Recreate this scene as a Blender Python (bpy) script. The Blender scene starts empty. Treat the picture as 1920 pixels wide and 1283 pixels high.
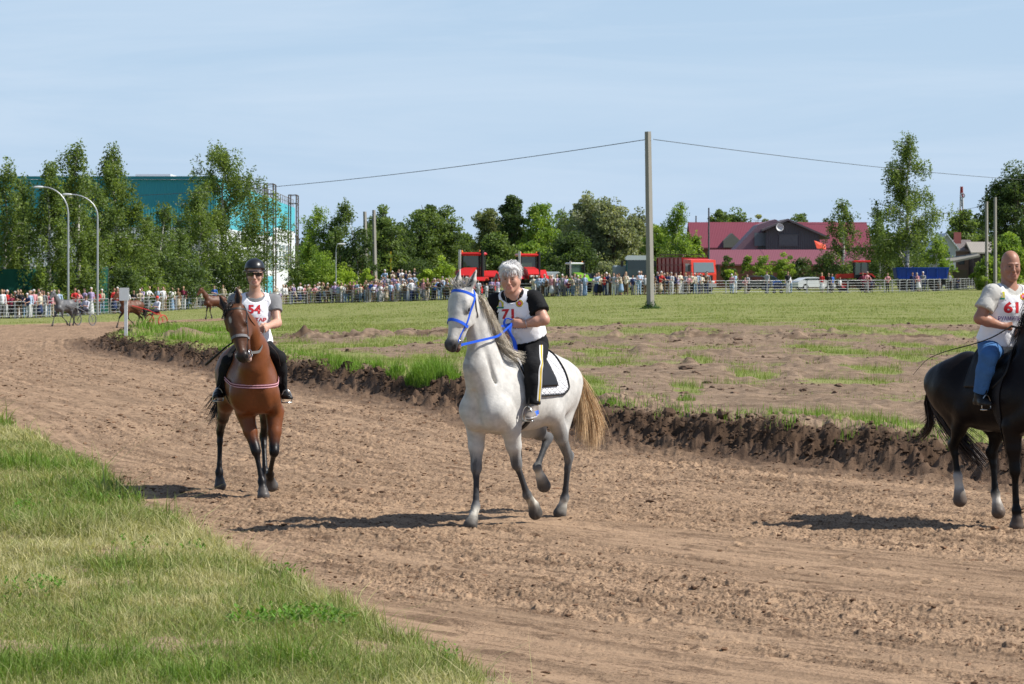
import bpy, math, random, time
import numpy as np
from mathutils import Vector, Matrix
from mathutils.bvhtree import BVHTree
T0 = time.time()
C = bpy.context.scene.collection
scn = bpy.context.scene
# ------------------------------------------------------------------ camera
F = 5350.0           # focal length in photo pixels (1920 wide), horizon at row 500
CH = 2.35            # camera height
cam = bpy.data.cameras.new('camera'); camo = bpy.data.objects.new('camera', cam); C.objects.link(camo)
camo.location = (0, 0, CH); camo.rotation_euler = (math.radians(90), 0, 0)
cam.sensor_width = 36; cam.lens = F / 1920 * 36; cam.shift_y = -(641.5 - 500) / 1920
cam.clip_start = 0.5; cam.clip_end = 4000
cam.dof.use_dof = True; cam.dof.focus_distance = 26.5; cam.dof.aperture_fstop = 12.0
scn.camera = camo
# ------------------------------------------------------------------ sky and sun
SUN_EL, SUN_AZ = math.radians(47), math.radians(-7)      # azimuth from +x towards +y
sdir = Vector((math.cos(SUN_EL) * math.cos(SUN_AZ), math.cos(SUN_EL) * math.sin(SUN_AZ), math.sin(SUN_EL)))
w = bpy.data.worlds.new('World'); scn.world = w; w.use_nodes = True
nt = w.node_tree; nt.nodes.clear()
sky = nt.nodes.new('ShaderNodeTexSky'); sky.sky_type = 'NISHITA'; sky.sun_disc = False
sky.sun_elevation = SUN_EL; sky.sun_rotation = math.radians(90) - SUN_AZ
sky.altitude = 50; sky.air_density = 1.0; sky.dust_density = 0.3; sky.ozone_density = 3.0
tcw = nt.nodes.new('ShaderNodeTexCoord')
mpw = nt.nodes.new('ShaderNodeMapping'); mpw.inputs['Scale'].default_value = (1.6, 1.6, 15)
mpw.inputs['Rotation'].default_value = (0.12, 0.2, 0)
nzw = nt.nodes.new('ShaderNodeTexNoise'); nzw.inputs['Scale'].default_value = 3.2; nzw.inputs['Detail'].default_value = 6
nzw.inputs['Roughness'].default_value = 0.62; nzw.inputs['Distortion'].default_value = 0.5
crw = nt.nodes.new('ShaderNodeMapRange'); crw.inputs[1].default_value = 0.42; crw.inputs[2].default_value = 0.70
crw.inputs[3].default_value = 0.0; crw.inputs[4].default_value = 0.42
mxw = nt.nodes.new('ShaderNodeMixRGB'); mxw.inputs[2].default_value = (5.9, 6.9, 8.1, 1)
grw = nt.nodes.new('ShaderNodeMixRGB'); grw.inputs[2].default_value = (4.3, 5.75, 7.7, 1)      # thin bright summer haze low in the sky
sxw = nt.nodes.new('ShaderNodeSeparateXYZ'); elw = nt.nodes.new('ShaderNodeMapRange')
elw.inputs[1].default_value = 0.0; elw.inputs[2].default_value = 0.42; elw.inputs[3].default_value = 0.94; elw.inputs[4].default_value = 0.0
bgw = nt.nodes.new('ShaderNodeBackground'); bgw.inputs[1].default_value = 0.085
ouw = nt.nodes.new('ShaderNodeOutputWorld')
L = nt.links.new
L(tcw.outputs['Generated'], sxw.inputs[0]); L(sxw.outputs[2], elw.inputs[0]); L(elw.outputs[0], grw.inputs[0])
L(tcw.outputs['Generated'], mpw.inputs[0]); L(mpw.outputs[0], nzw.inputs[0]); L(nzw.outputs[0], crw.inputs[0])
L(sky.outputs[0], grw.inputs[1]); L(grw.outputs[0], mxw.inputs[1]); L(crw.outputs[0], mxw.inputs[0])
L(mxw.outputs[0], bgw.inputs[0]); L(bgw.outputs[0], ouw.inputs[0])
sl = bpy.data.lights.new('sun', 'SUN'); sl.energy = 5.0; sl.angle = math.radians(0.6); sl.color = (1.0, 0.955, 0.88)
so = bpy.data.objects.new('sun', sl); C.objects.link(so)
so.rotation_euler = sdir.to_track_quat('Z', 'Y').to_euler()
scn.view_settings.view_transform = 'Standard'; scn.view_settings.look = 'None'
scn.view_settings.exposure = 0.45; scn.view_settings.gamma = 1.0
scn.cycles.max_bounces = 6; scn.cycles.transparent_max_bounces = 8; scn.cycles.use_denoising = True
# ------------------------------------------------------------------ helpers
def P(px, py, Y):
    "world point seen at photo pixel px,py at distance Y"
    return np.array([(px - 960) / F * Y, Y, CH - (py - 500) / F * Y])

def unit(v): v = np.asarray(v, float); return v / (np.linalg.norm(v) + 1e-12)
def srgb(r, g=None, b=None):
    if g is None: r, g, b = r
    f = lambda c: (c / 255 / 12.92) if c <= 10 else ((c / 255 + 0.055) / 1.055) ** 2.4
    return (f(r), f(g), f(b))

def tag(o, label=None, cat=None, group=None, kind=None):
    if label: o['label'] = label
    if cat: o['category'] = cat
    if group: o['group'] = group
    if kind: o['kind'] = kind
    return o

def empty(name, loc=(0, 0, 0), rz=0, label=None, cat=None, group=None):
    o = bpy.data.objects.new(name, None); C.objects.link(o); o.location = loc; o.rotation_euler = (0, 0, rz)
    o.empty_display_size = 0.2
    return tag(o, label, cat, group)

def mkmesh(name, V, Fq, mats=None, parent=None, smooth=True, col=None, mi=None, attrs=None):
    "V (n,3); Fq: (m,3) or (m,4) array or list of such arrays"
    V = np.asarray(V, np.float32)
    Fl = Fq if isinstance(Fq, list) else [Fq]
    Fl = [np.asarray(f, np.int32) for f in Fl if len(f)]
    me = bpy.data.meshes.new(name)
    me.vertices.add(len(V)); me.vertices.foreach_set('co', V.ravel())
    nl = sum(f.size for f in Fl); nf = sum(len(f) for f in Fl)
    me.loops.add(nl); me.polygons.add(nf)
    me.loops.foreach_set('vertex_index', np.concatenate([f.ravel() for f in Fl]))
    tot = np.concatenate([np.full(len(f), f.shape[1], np.int32) for f in Fl])
    st = np.zeros(nf, np.int32); st[1:] = np.cumsum(tot)[:-1]
    me.polygons.foreach_set('loop_start', st)
    me.polygons.foreach_set('use_smooth', np.full(nf, smooth))
    if mi is not None: me.polygons.foreach_set('material_index', np.asarray(mi, np.int32))
    me.update(calc_edges=True)
    me.validate()
    if col is not None:
        ca = me.color_attributes.new('Col', 'FLOAT_COLOR', 'POINT')
        c4 = np.ones((len(V), 4), np.float32); c4[:, :3] = col; ca.data.foreach_set('color', c4.ravel())
    for k, a in (attrs or {}).items():
        at = me.attributes.new(k, 'FLOAT', 'POINT'); at.data.foreach_set('value', np.asarray(a, np.float32))
    for m in (mats if isinstance(mats, (list, tuple)) else [mats]) if mats else []: me.materials.append(m)
    o = bpy.data.objects.new(name, me); C.objects.link(o)
    if parent is not None: setpar(o, parent)
    return o

def setlocal(o, parent):
    "parent an object whose vertices are already in world space"
    M = Matrix(); p = parent; ch = []
    while p is not None: ch.append(p); p = p.parent
    W = Matrix()
    for q in reversed(ch): W = W @ q.matrix_parent_inverse @ q.matrix_basis
    o.parent = parent; o.matrix_parent_inverse = W.inverted(); return o
def setpar(o, parent): setlocal(o, parent)

class NT:
    "tiny shader-graph helper"
    def __init__(s, name, rough=0.8, spec=0.3, metal=0.0):
        s.m = bpy.data.materials.new(name); s.m.use_nodes = True; s.t = s.m.node_tree
        s.b = s.t.nodes['Principled BSDF']; s.b.inputs['Roughness'].default_value = rough
        s.b.inputs['Specular IOR Level'].default_value = spec; s.b.inputs['Metallic'].default_value = metal
    def n(s, typ, **kw):
        x = s.t.nodes.new('ShaderNode' + typ)
        for k, v in kw.items():
            if k.startswith('i_'):
                k = k[2:]; k = int(k) if k.isdigit() else k.replace('_', ' ')
                if isinstance(v, bpy.types.NodeSocket): s.t.links.new(v, x.inputs[k])
                else: x.inputs[k].default_value = v
            else: setattr(x, k, v)
        return x
    def coord(s, scale=(1, 1, 1), rot=(0, 0, 0), kind='Object'):
        tc = s.n('TexCoord'); mp = s.n('Mapping'); s.t.links.new(tc.outputs[kind], mp.inputs[0])
        mp.inputs['Scale'].default_value = scale; mp.inputs['Rotation'].default_value = rot
        return mp.outputs[0]
    def noise(s, sc, det=4, rough=0.55, vec=None, dist=0):
        x = s.n('TexNoise', i_Scale=sc, i_Detail=det, i_Roughness=rough, i_Distortion=dist)
        s.t.links.new(vec if vec is not None else s.coord(), x.inputs['Vector']); return x.outputs[0]
    def ramp(s, fac, a, b, lo=0.0, hi=1.0):
        x = s.n('MapRange', i_1=a, i_2=b, i_3=lo, i_4=hi); s.t.links.new(fac, x.inputs[0]); return x.outputs[0]
    def mix(s, fac, c1, c2, mode='MIX'):
        x = s.n('MixRGB', blend_type=mode)
        for i, v in enumerate((fac, c1, c2)):
            if isinstance(v, bpy.types.NodeSocket): s.t.links.new(v, x.inputs[i])
            elif i == 0: x.inputs[0].default_value = v
            else: x.inputs[i].default_value = tuple(v)[:3] + (1,)
        return x.outputs[0]
    def attr(s, name):
        return s.n('Attribute', attribute_name=name)
    def color(s, c):
        if isinstance(c, bpy.types.NodeSocket): s.t.links.new(c, s.b.inputs['Base Color'])
        else: s.b.inputs['Base Color'].default_value = tuple(c)[:3] + (1,)
        return s
    def rough(s, c): s.t.links.new(c, s.b.inputs['Roughness']); return s
    def bump(s, h, strength=0.5, dist=0.01):
        x = s.n('Bump', i_Strength=strength, i_Distance=dist); s.t.links.new(h, x.inputs['Height'])
        s.t.links.new(x.outputs[0], s.b.inputs['Normal']); return s

_M = {}
def mat(name, c, rough=0.7, var=0.12, vs=6.0, bump=0.0, bs=40.0, bd=0.004, metal=0.0, spec=0.25, alpha=None):
    "plain painted / cloth / metal material with slight procedural unevenness"
    if name in _M: return _M[name]
    g = NT(name, rough, spec, metal)
    n = g.noise(vs, 5, 0.6)
    c = tuple(c)
    g.color(g.mix(n, [x * (1 - var) for x in c], [min(1, x * (1 + var)) for x in c]))
    if bump: g.bump(g.noise(bs, 3), bump, bd)
    _M[name] = g.m
    return g.m

def vcmat(name, rough=0.7, spec=0.3, var=0.1, vs=30, bump=0.3, bs=120, bd=0.002, sss=0.0, sheen=0.0, coat=0.0):
    "material whose base colour is the modelled colour of the thing, with fine procedural variation"
    if name in _M: return _M[name]
    g = NT(name, rough, spec)
    a = g.attr('Col').outputs['Color']; n = g.noise(vs, 5, 0.65)
    v = g.ramp(n, 0.25, 0.75, 1 - var, 1 + var)
    mm = g.n('VectorMath', operation='SCALE'); g.t.links.new(a, mm.inputs[0]); g.t.links.new(v, mm.inputs['Scale'])
    g.t.links.new(mm.outputs[0], g.b.inputs['Base Color'])
    if bump: g.bump(g.noise(bs, 3), bump, bd)
    if sss:
        g.b.inputs['Subsurface Weight'].default_value = sss; g.b.inputs['Subsurface Radius'].default_value = (0.012, 0.004, 0.002)
    if sheen: g.b.inputs['Sheen Weight'].default_value = sheen
    if coat: g.b.inputs['Coat Weight'].default_value = coat; g.b.inputs['Coat Roughness'].default_value = 0.35
    _M[name] = g.m
    return g.m

# ---- numpy noise
def _hash(ix, iy, seed):
    h = (ix.astype(np.int64) * 374761393 + iy.astype(np.int64) * 668265263 + seed * 1274126177) & 0xffffffff
    h = ((h ^ (h >> 13)) * 1274126177) & 0xffffffff
    return ((h ^ (h >> 16)) & 0xffff).astype(np.float32) / 65535.0
def vnoise(x, y, seed=0):
    x = np.asarray(x, np.float64); y = np.asarray(y, np.float64)
    ix = np.floor(x); iy = np.floor(y); fx = x - ix; fy = y - iy
    fx = fx * fx * fx * (fx * (fx * 6 - 15) + 10); fy = fy * fy * fy * (fy * (fy * 6 - 15) + 10)
    ix = ix.astype(np.int64); iy = iy.astype(np.int64)
    a = _hash(ix, iy, seed); b = _hash(ix + 1, iy, seed); c = _hash(ix, iy + 1, seed); d = _hash(ix + 1, iy + 1, seed)
    return (a + (b - a) * fx) * (1 - fy) + (c + (d - c) * fx) * fy      # 0..1
def fbm(x, y, sc, octv=4, seed=0, gain=0.5):
    s = 0; a = 1; t = 0
    for i in range(octv):
        s = s + a * vnoise(x * sc + 17.3 * i, y * sc - 9.1 * i, seed + i); t += a; a *= gain; sc *= 2.03
    return s / t
def sstep(a, b, x):
    t = np.clip((x - a) / (b - a), 0, 1); return t * t * (3 - 2 * t)
def in_poly(poly, x, y):
    r = np.zeros(x.shape, bool); n = len(poly)
    for i in range(n):
        x1, y1 = poly[i]; x2, y2 = poly[(i + 1) % n]
        c = ((y1 > y) != (y2 > y))
        with np.errstate(divide='ignore', invalid='ignore'):
            r ^= c & (x < (x2 - x1) * (y - y1) / (y2 - y1 + 1e-12) + x1)
    return r
def dist_line(pts, x, y):
    "distance to open polyline and arc position"
    best = np.full(x.shape, 1e9); arc = np.zeros(x.shape); s0 = 0
    for (x1, y1), (x2, y2) in zip(pts[:-1], pts[1:]):
        dx, dy = x2 - x1, y2 - y1; l2 = dx * dx + dy * dy; l = math.sqrt(l2)
        t = np.clip(((x - x1) * dx + (y - y1) * dy) / l2, 0, 1)
        d = np.hypot(x - x1 - t * dx, y - y1 - t * dy); m = d < best
        best = np.where(m, d, best); arc = np.where(m, s0 + t * l, arc); s0 += l
    return best, arc
def chaikin(pts, n=2):
    for _ in range(n):
        q = [pts[0]]
        for a, b in zip(pts[:-1], pts[1:]):
            a = np.array(a, float); b = np.array(b, float)
            q += [tuple(a * .75 + b * .25), tuple(a * .25 + b * .75)]
        q.append(pts[-1]); pts = q
    return pts

# ---- polygonal modelling
class MB:
    "collects boxes, tubes, lofts and writes one mesh"
    def __init__(s): s.v = []; s.f3 = []; s.f4 = []; s.m3 = []; s.m4 = []; s.n = 0; s.mi = 0
    def add(s, V, Fq):
        V = np.asarray(V, float); Fq = np.asarray(Fq, int)
        if len(Fq) == 0: return
        s.v.append(V)
        (s.f3 if Fq.shape[1] == 3 else s.f4).append(Fq + s.n)
        (s.m3 if Fq.shape[1] == 3 else s.m4).append(np.full(len(Fq), s.mi)); s.n += len(V)
    def box(s, c, d, R=None, bev=0.0):
        c = np.asarray(c, float); d = np.asarray(d, float) / 2
        if bev:
            # chamfered box via lofted rings along z
            b = min(bev, *(d * 0.9)); rings = []
            for z, ins in ((-d[2], b), (-d[2] + b, 0), (d[2] - b, 0), (d[2], b)):
                x, y = d[0] - ins, d[1] - ins
                rings.append([(-x + b, -y, z), (x - b, -y, z), (x, -y + b, z), (x, y - b, z), (x - b, y, z), (-x + b, y, z), (-x, y - b, z), (-x, -y + b, z)])
            V = np.array(rings).reshape(-1, 3); Fq = []
            for r in range(3):
                for k in range(8): Fq.append((r * 8 + k, r * 8 + (k + 1) % 8, r * 8 + 8 + (k + 1) % 8, r * 8 + 8 + k))
            for base, rev in ((0, 1), (24, 0)):
                q = [(base, base + 1, base + 2, base + 3), (base, base + 3, base + 4, base + 7), (base + 4, base + 5, base + 6, base + 7)]
                Fq += [t[::-1] if rev else t for t in q]
        else:
            V = np.array([(x, y, z) for z in (-1, 1) for x, y in ((-1, -1), (1, -1), (1, 1), (-1, 1))]) * d
            Fq = [(3, 2, 1, 0), (4, 5, 6, 7), (0, 1, 5, 4), (1, 2, 6, 5), (2, 3, 7, 6), (3, 0, 4, 7)]
        if R is not None: V = V @ np.asarray(R).T
        s.add(V + c, Fq); return s
    def tube(s, pts, r, n=8, cap=True, closed=False, flat=None):
        pts = [np.asarray(p, float) for p in pts]; m = len(pts)
        rs = r if hasattr(r, '__len__') else [r] * m
        V = []; up = np.array([0, 0, 1.0]); prev = None
        for i, p in enumerate(pts):
            if closed: t = pts[(i + 1) % m] - pts[i - 1]
            else: t = pts[min(i + 1, m - 1)] - pts[max(i - 1, 0)]
            t = t / (np.linalg.norm(t) + 1e-9)
            if prev is None:
                a = up if abs(t @ up) < 0.95 else np.array([1.0, 0, 0]); u = np.cross(t, a)
            else: u = prev - t * (prev @ t)
            u /= np.linalg.norm(u) + 1e-9; prev = u; v = np.cross(t, u)
            for k in range(n):
                a = 2 * math.pi * k / n
                V.append(p + (u * math.cos(a) + v * math.sin(a) * (flat or 1)) * rs[i])
        Fq = []
        for i in range(m if closed else m - 1):
            for k in range(n):
                a, b = i * n, ((i + 1) % m) * n
                Fq.append((a + k, a + (k + 1) % n, b + (k + 1) % n, b + k))
        s.add(V, Fq)
        if cap and not closed:
            for base, p, rev in ((0, pts[0], 1), ((m - 1) * n, pts[-1], 0)):
                ring = np.array(V[base:base + n]); W = np.vstack([ring, p[None]])
                t = [(k, (k + 1) % n, n) for k in range(n)]
                s.add(W, [x[::-1] for x in t] if rev else t)
        return s
    def ribbon(s, pts, side, width, th=0.003):
        "flat strap along pts with thickness; side: array of side vectors"
        pts = np.asarray(pts, float); m = len(pts)
        side = np.asarray(side, float)
        if side.ndim == 1: side = np.tile(side, (m, 1))
        tn = np.gradient(pts, axis=0)
        nr = np.cross(tn, side); nr /= np.linalg.norm(nr, axis=1)[:, None] + 1e-9
        side = side / (np.linalg.norm(side, axis=1)[:, None] + 1e-9)
        V = []
        for i in range(m):
            for a, b in ((-1, -1), (1, -1), (1, 1), (-1, 1)): V.append(pts[i] + side[i] * a * width / 2 + nr[i] * b * th / 2)
        Fq = []
        for i in range(m - 1):
            for k in range(4): Fq.append((i * 4 + k, i * 4 + (k + 1) % 4, i * 4 + 4 + (k + 1) % 4, i * 4 + 4 + k))
        Fq += [(3, 2, 1, 0), ((m - 1) * 4, (m - 1) * 4 + 1, (m - 1) * 4 + 2, (m - 1) * 4 + 3)]
        s.add(V, Fq); return s
    def prism(s, poly, y0, y1, R=None, off=(0, 0, 0)):
        "polygon in (x,z) extruded along y"
        from mathutils.geometry import tessellate_polygon
        n = len(poly); V = np.array([(x, y0, z) for x, z in poly] + [(x, y1, z) for x, z in poly], float)
        tri = tessellate_polygon([[Vector((x, z, 0)) for x, z in poly]])
        t = [tuple(q) for q in tri]
        if R is not None: V = V @ np.asarray(R).T
        V = V + np.asarray(off, float)
        area = sum(poly[i][0] * poly[(i + 1) % n][1] - poly[(i + 1) % n][0] * poly[i][1] for i in range(n))
        side = [(i, (i + 1) % n, n + (i + 1) % n, n + i) for i in range(n)]
        if area < 0: side = [q[::-1] for q in side]
        base = s.n
        s.v.append(V); s.n += len(V)
        s.f4.append(np.array(side) + base); s.m4.append(np.full(n, s.mi))
        # orient caps
        def orient(tt, want):
            a, b, c = [V[k] if R is None else V[k] for k in tt]
            return tt
        f = np.array(t); fa = []
        for q in f:
            a, b, c = [poly[k] for k in q]
            ar = (b[0] - a[0]) * (c[1] - a[1]) - (c[0] - a[0]) * (b[1] - a[1])
            q = tuple(q) if ar > 0 else tuple(q[::-1])
            fa.append(q); fa.append(tuple(k + n for k in q[::-1]))
        s.f3.append(np.array(fa) + base); s.m3.append(np.full(len(fa), s.mi)); return s
    def sphere(s, c, r, n=10, R=None):
        r = np.asarray(r if hasattr(r, '__len__') else (r, r, r), float); V = []; m = n // 2 + 1
        for i in range(m):
            th = math.pi * i / (m - 1)
            for k in range(n):
                a = 2 * math.pi * k / n
                V.append((math.sin(th) * math.cos(a) * r[0], math.sin(th) * math.sin(a) * r[1], math.cos(th) * r[2]))
        V = np.array(V)
        if R is not None: V = V @ np.asarray(R).T
        Fq = [(i * n + k, i * n + n + k, i * n + n + (k + 1) % n, i * n + (k + 1) % n) for i in range(m - 1) for k in range(n)]
        s.add(V + np.asarray(c, float), Fq); return s
    def wheel(s, c, r, w, axis=(0, 1, 0), prof=None, n=20):
        "lathe: prof list of (radius fraction, width fraction)"
        ax = np.asarray(axis, float); ax /= np.linalg.norm(ax)
        u = np.cross(ax, (0, 0, 1.0)); u /= np.linalg.norm(u); v = np.cross(ax, u)
        prof = prof or [(0.6, -.5), (0.93, -.5), (1, -.3), (1, .3), (0.93, .5), (0.6, .5)]
        V = []; m = len(prof)
        for k in range(n):
            a = 2 * math.pi * k / n; d = u * math.cos(a) + v * math.sin(a)
            for pr, pw in prof: V.append(np.asarray(c) + d * r * pr + ax * w * pw)
        Fq = [(k * m + j, k * m + j + 1, ((k + 1) % n) * m + j + 1, ((k + 1) % n) * m + j) for k in range(n) for j in range(m - 1)]
        s.add(V, Fq); return s
    def build(s, name, mats, parent=None, smooth=False, col=None):
        if s.n == 0: return None
        V = np.vstack(s.v); fl = []; mi = []
        if s.f4: fl.append(np.vstack(s.f4)); mi.append(np.concatenate(s.m4))
        if s.f3: fl.append(np.vstack(s.f3)); mi.append(np.concatenate(s.m3))
        return mkmesh(name, V, fl, mats, parent, smooth, col, np.concatenate(mi))

def copy_tree(o, parent=None):
    c = o.copy(); C.objects.link(c)
    if parent is not None: c.parent = parent
    for ch in [x for x in o.children]: copy_tree(ch, c)
    return c

def rotz(a):
    c, s_ = math.cos(a), math.sin(a); return np.array([[c, -s_, 0], [s_, c, 0], [0, 0, 1.0]])

# ---- signed-distance sculpting: one continuous smooth skin from blended primitives
class SDF:
    def __init__(s): s.p = []
    def cap(s, a, b, ra, rb, col=(1, 1, 1), k=0.03, side=None, w=1.0, sub=False, cw=1.0, col2=None):
        a = np.asarray(a, float); b = np.asarray(b, float)
        sd = None
        if side is not None:
            ax = unit(b - a); sd = np.asarray(side, float); sd = unit(sd - ax * (sd @ ax))
        m = max(ra, rb) * max(w, 1) + k + 0.01
        s.p.append(dict(t='c', a=a, b=b, ra=ra, rb=rb, side=sd, w=w, k=k, sub=sub, col=np.array(col, float), col2=None if col2 is None else np.array(col2, float), cw=cw, lo=np.minimum(a, b) - m, hi=np.maximum(a, b) + m)); return s
    def ell(s, c, r, R=None, col=(1, 1, 1), k=0.03, sub=False, cw=1.0):
        c = np.asarray(c, float); r = np.asarray(r, float); R = np.eye(3) if R is None else np.asarray(R, float)
        e = np.sqrt(((R * r) ** 2).sum(1)) + k + 0.01
        s.p.append(dict(t='e', c=c, r=r, R=R, k=k, sub=sub, col=np.array(col, float), col2=None, cw=cw, lo=c - e, hi=c + e)); return s
    def chain(s, pts, rs, col=(1, 1, 1), k=0.03, side=None, w=1.0, cols=None):
        for i in range(len(pts) - 1):
            ww = w[i] if hasattr(w, '__len__') else w
            s.cap(pts[i], pts[i + 1], rs[i], rs[i + 1], cols[i] if cols else col, k, side, ww, col2=cols[i + 1] if cols else None)
        return s
    @staticmethod
    def dist(p, X, Y, Z):
        if p['t'] == 'e':
            R, r, c = p['R'], p['r'], p['c']; x, y, z = X - c[0], Y - c[1], Z - c[2]
            u = [(x * R[0, i] + y * R[1, i] + z * R[2, i]) for i in range(3)]
            k0 = np.sqrt((u[0] / r[0]) ** 2 + (u[1] / r[1]) ** 2 + (u[2] / r[2]) ** 2)
            k1 = np.sqrt((u[0] / r[0] ** 2) ** 2 + (u[1] / r[1] ** 2) ** 2 + (u[2] / r[2] ** 2) ** 2) + 1e-9
            return k0 * (k0 - 1) / k1
        a, b = p['a'], p['b']; ab = b - a; l2 = ab @ ab + 1e-12
        x, y, z = X - a[0], Y - a[1], Z - a[2]
        t = np.clip((x * ab[0] + y * ab[1] + z * ab[2]) / l2, 0, 1)
        x = x - t * ab[0]; y = y - t * ab[1]; z = z - t * ab[2]
        if p['side'] is not None and p['w'] != 1:
            sd = p['side']; q = x * sd[0] + y * sd[1] + z * sd[2]; d2 = x * x + y * y + z * z - q * q + (q / p['w']) ** 2
            d = np.sqrt(np.maximum(d2, 0))
        else: d = np.sqrt(x * x + y * y + z * z)
        return d - (p['ra'] + (p['rb'] - p['ra']) * t)
    def field(s, xs, ys, zs, infl=0.0):
        G = np.full((len(xs), len(ys), len(zs)), 0.2, np.float32)
        for p in s.p:
            i0, i1 = np.searchsorted(xs, p['lo'][0] - infl), np.searchsorted(xs, p['hi'][0] + infl)
            j0, j1 = np.searchsorted(ys, p['lo'][1] - infl), np.searchsorted(ys, p['hi'][1] + infl)
            k0, k1 = np.searchsorted(zs, p['lo'][2] - infl), np.searchsorted(zs, p['hi'][2] + infl)
            if i1 <= i0 or j1 <= j0 or k1 <= k0: continue
            d = s.dist(p, xs[i0:i1, None, None], ys[None, j0:j1, None], zs[None, None, k0:k1]).astype(np.float32) - (infl if not p['sub'] else -infl)
            g = G[i0:i1, j0:j1, k0:k1]; k = p['k']
            if p['sub']:
                h = np.maximum(k - np.abs(g + d), 0) / k; G[i0:i1, j0:j1, k0:k1] = np.maximum(g, -d) + h * h * k / 4
            else:
                h = np.maximum(k - np.abs(g - d), 0) / k; G[i0:i1, j0:j1, k0:k1] = np.minimum(g, d) - h * h * k / 4
        return G
    def colors(s, V, c=0.012):
        n = len(V); W = np.zeros(n); A = np.zeros((n, 3)); D = []
        ps = [p for p in s.p if not p['sub']]
        for p in ps: D.append(s.dist(p, V[:, 0], V[:, 1], V[:, 2]))
        D = np.array(D); dm = D.min(0)
        for p, d in zip(ps, D):
            w_ = np.exp(-np.minimum((d - dm) / c, 40)) * p['cw']
            if p['col2'] is not None:
                ab = p['b'] - p['a']; t = np.clip(((V - p['a']) @ ab) / (ab @ ab), 0, 1)[:, None]; cc = p['col'] * (1 - t) + p['col2'] * t
            else: cc = p['col']
            A += w_[:, None] * cc; W += w_
        return (A / W[:, None])
    def mesh(s, vox, infl=0.0, cut=None, extra=None):
        lo = np.min([p['lo'] for p in s.p if not p['sub']], axis=0) - infl - 2 * vox
        hi = np.max([p['hi'] for p in s.p if not p['sub']], axis=0) + infl + 2 * vox
        ax = [np.arange(lo[i], hi[i] + vox, vox) for i in range(3)]
        G = s.field(*ax, infl=infl)
        if extra is not None: G = extra(G, ax)
        if cut is not None:
            G = np.maximum(G, cut(ax[0][:, None, None], ax[1][None, :, None], ax[2][None, None, :]).astype(np.float32))
        return surface_nets(G, ax, vox)

def surface_nets(G, ax, vox):
    nx, ny, nz = G.shape; ins = G < 0
    c = np.zeros((nx - 1, ny - 1, nz - 1), np.int8)
    for dx in (0, 1):
        for dy in (0, 1):
            for dz in (0, 1): c += ins[dx:nx - 1 + dx, dy:ny - 1 + dy, dz:nz - 1 + dz]
    act = (c > 0) & (c < 8)
    idx = np.full(act.shape, -1, np.int32); I, J, K = np.nonzero(act); n = len(I); idx[I, J, K] = np.arange(n)
    acc = np.zeros((n, 3)); cnt = np.zeros(n)
    g = {(dx, dy, dz): G[I + dx, J + dy, K + dz].astype(np.float64) for dx in (0, 1) for dy in (0, 1) for dz in (0, 1)}
    for a in g:
        for d in range(3):
            if a[d] == 0:
                b = list(a); b[d] = 1; b = tuple(b); ga, gb = g[a], g[b]
                m = (ga < 0) != (gb < 0); t = np.where(m, ga / np.where(m, ga - gb, 1), 0)
                for q in range(3): acc[:, q] += np.where(m, a[q] + (t if q == d else 0), 0)
                cnt += m
    V = acc / cnt[:, None] + np.stack([I, J, K], 1)
    V = V * vox + np.array([ax[0][0], ax[1][0], ax[2][0]])
    Fs = []
    for d in range(3):
        sl0 = [slice(None)] * 3; sl1 = [slice(None)] * 3; sl0[d] = slice(0, -1); sl1[d] = slice(1, None)
        a = ins[tuple(sl0)]; b = ins[tuple(sl1)]; ch = a != b
        e, f = [q for q in range(3) if q != d]
        I = np.array(np.nonzero(ch)).T
        I = I[(I[:, e] > 0) & (I[:, f] > 0) & (I[:, e] < G.shape[e] - 1) & (I[:, f] < G.shape[f] - 1)]
        fl = a[I[:, 0], I[:, 1], I[:, 2]]
        if d == 1: fl = ~fl
        def at(oe, of):
            q = I.copy(); q[:, e] += oe; q[:, f] += of; return idx[q[:, 0], q[:, 1], q[:, 2]]
        Q = np.stack([at(-1, -1), at(0, -1), at(0, 0), at(-1, 0)], 1)
        Q[~fl] = Q[~fl][:, ::-1]; Fs.append(Q[(Q >= 0).all(1)])
    return V, np.vstack(Fs)

def relax(V, Fq, it=1, lam=0.5):
    for _ in range(it):
        S = np.zeros_like(V); n = np.zeros(len(V))
        for a, b in ((0, 1), (1, 2), (2, 3), (3, 0)):
            np.add.at(S, Fq[:, a], V[Fq[:, b]]); np.add.at(n, Fq[:, a], 1)
            np.add.at(S, Fq[:, b], V[Fq[:, a]]); np.add.at(n, Fq[:, b], 1)
        V = V + lam * (S / np.maximum(n, 1)[:, None] - V)
    return V
def vnormals(V, Fq):
    a = V[Fq[:, 2]] - V[Fq[:, 0]]; b = V[Fq[:, 3]] - V[Fq[:, 1]]; n = np.cross(a, b); N = np.zeros_like(V)
    for i in range(4): np.add.at(N, Fq[:, i], n)
    return N / (np.linalg.norm(N, axis=1)[:, None] + 1e-12)
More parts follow.
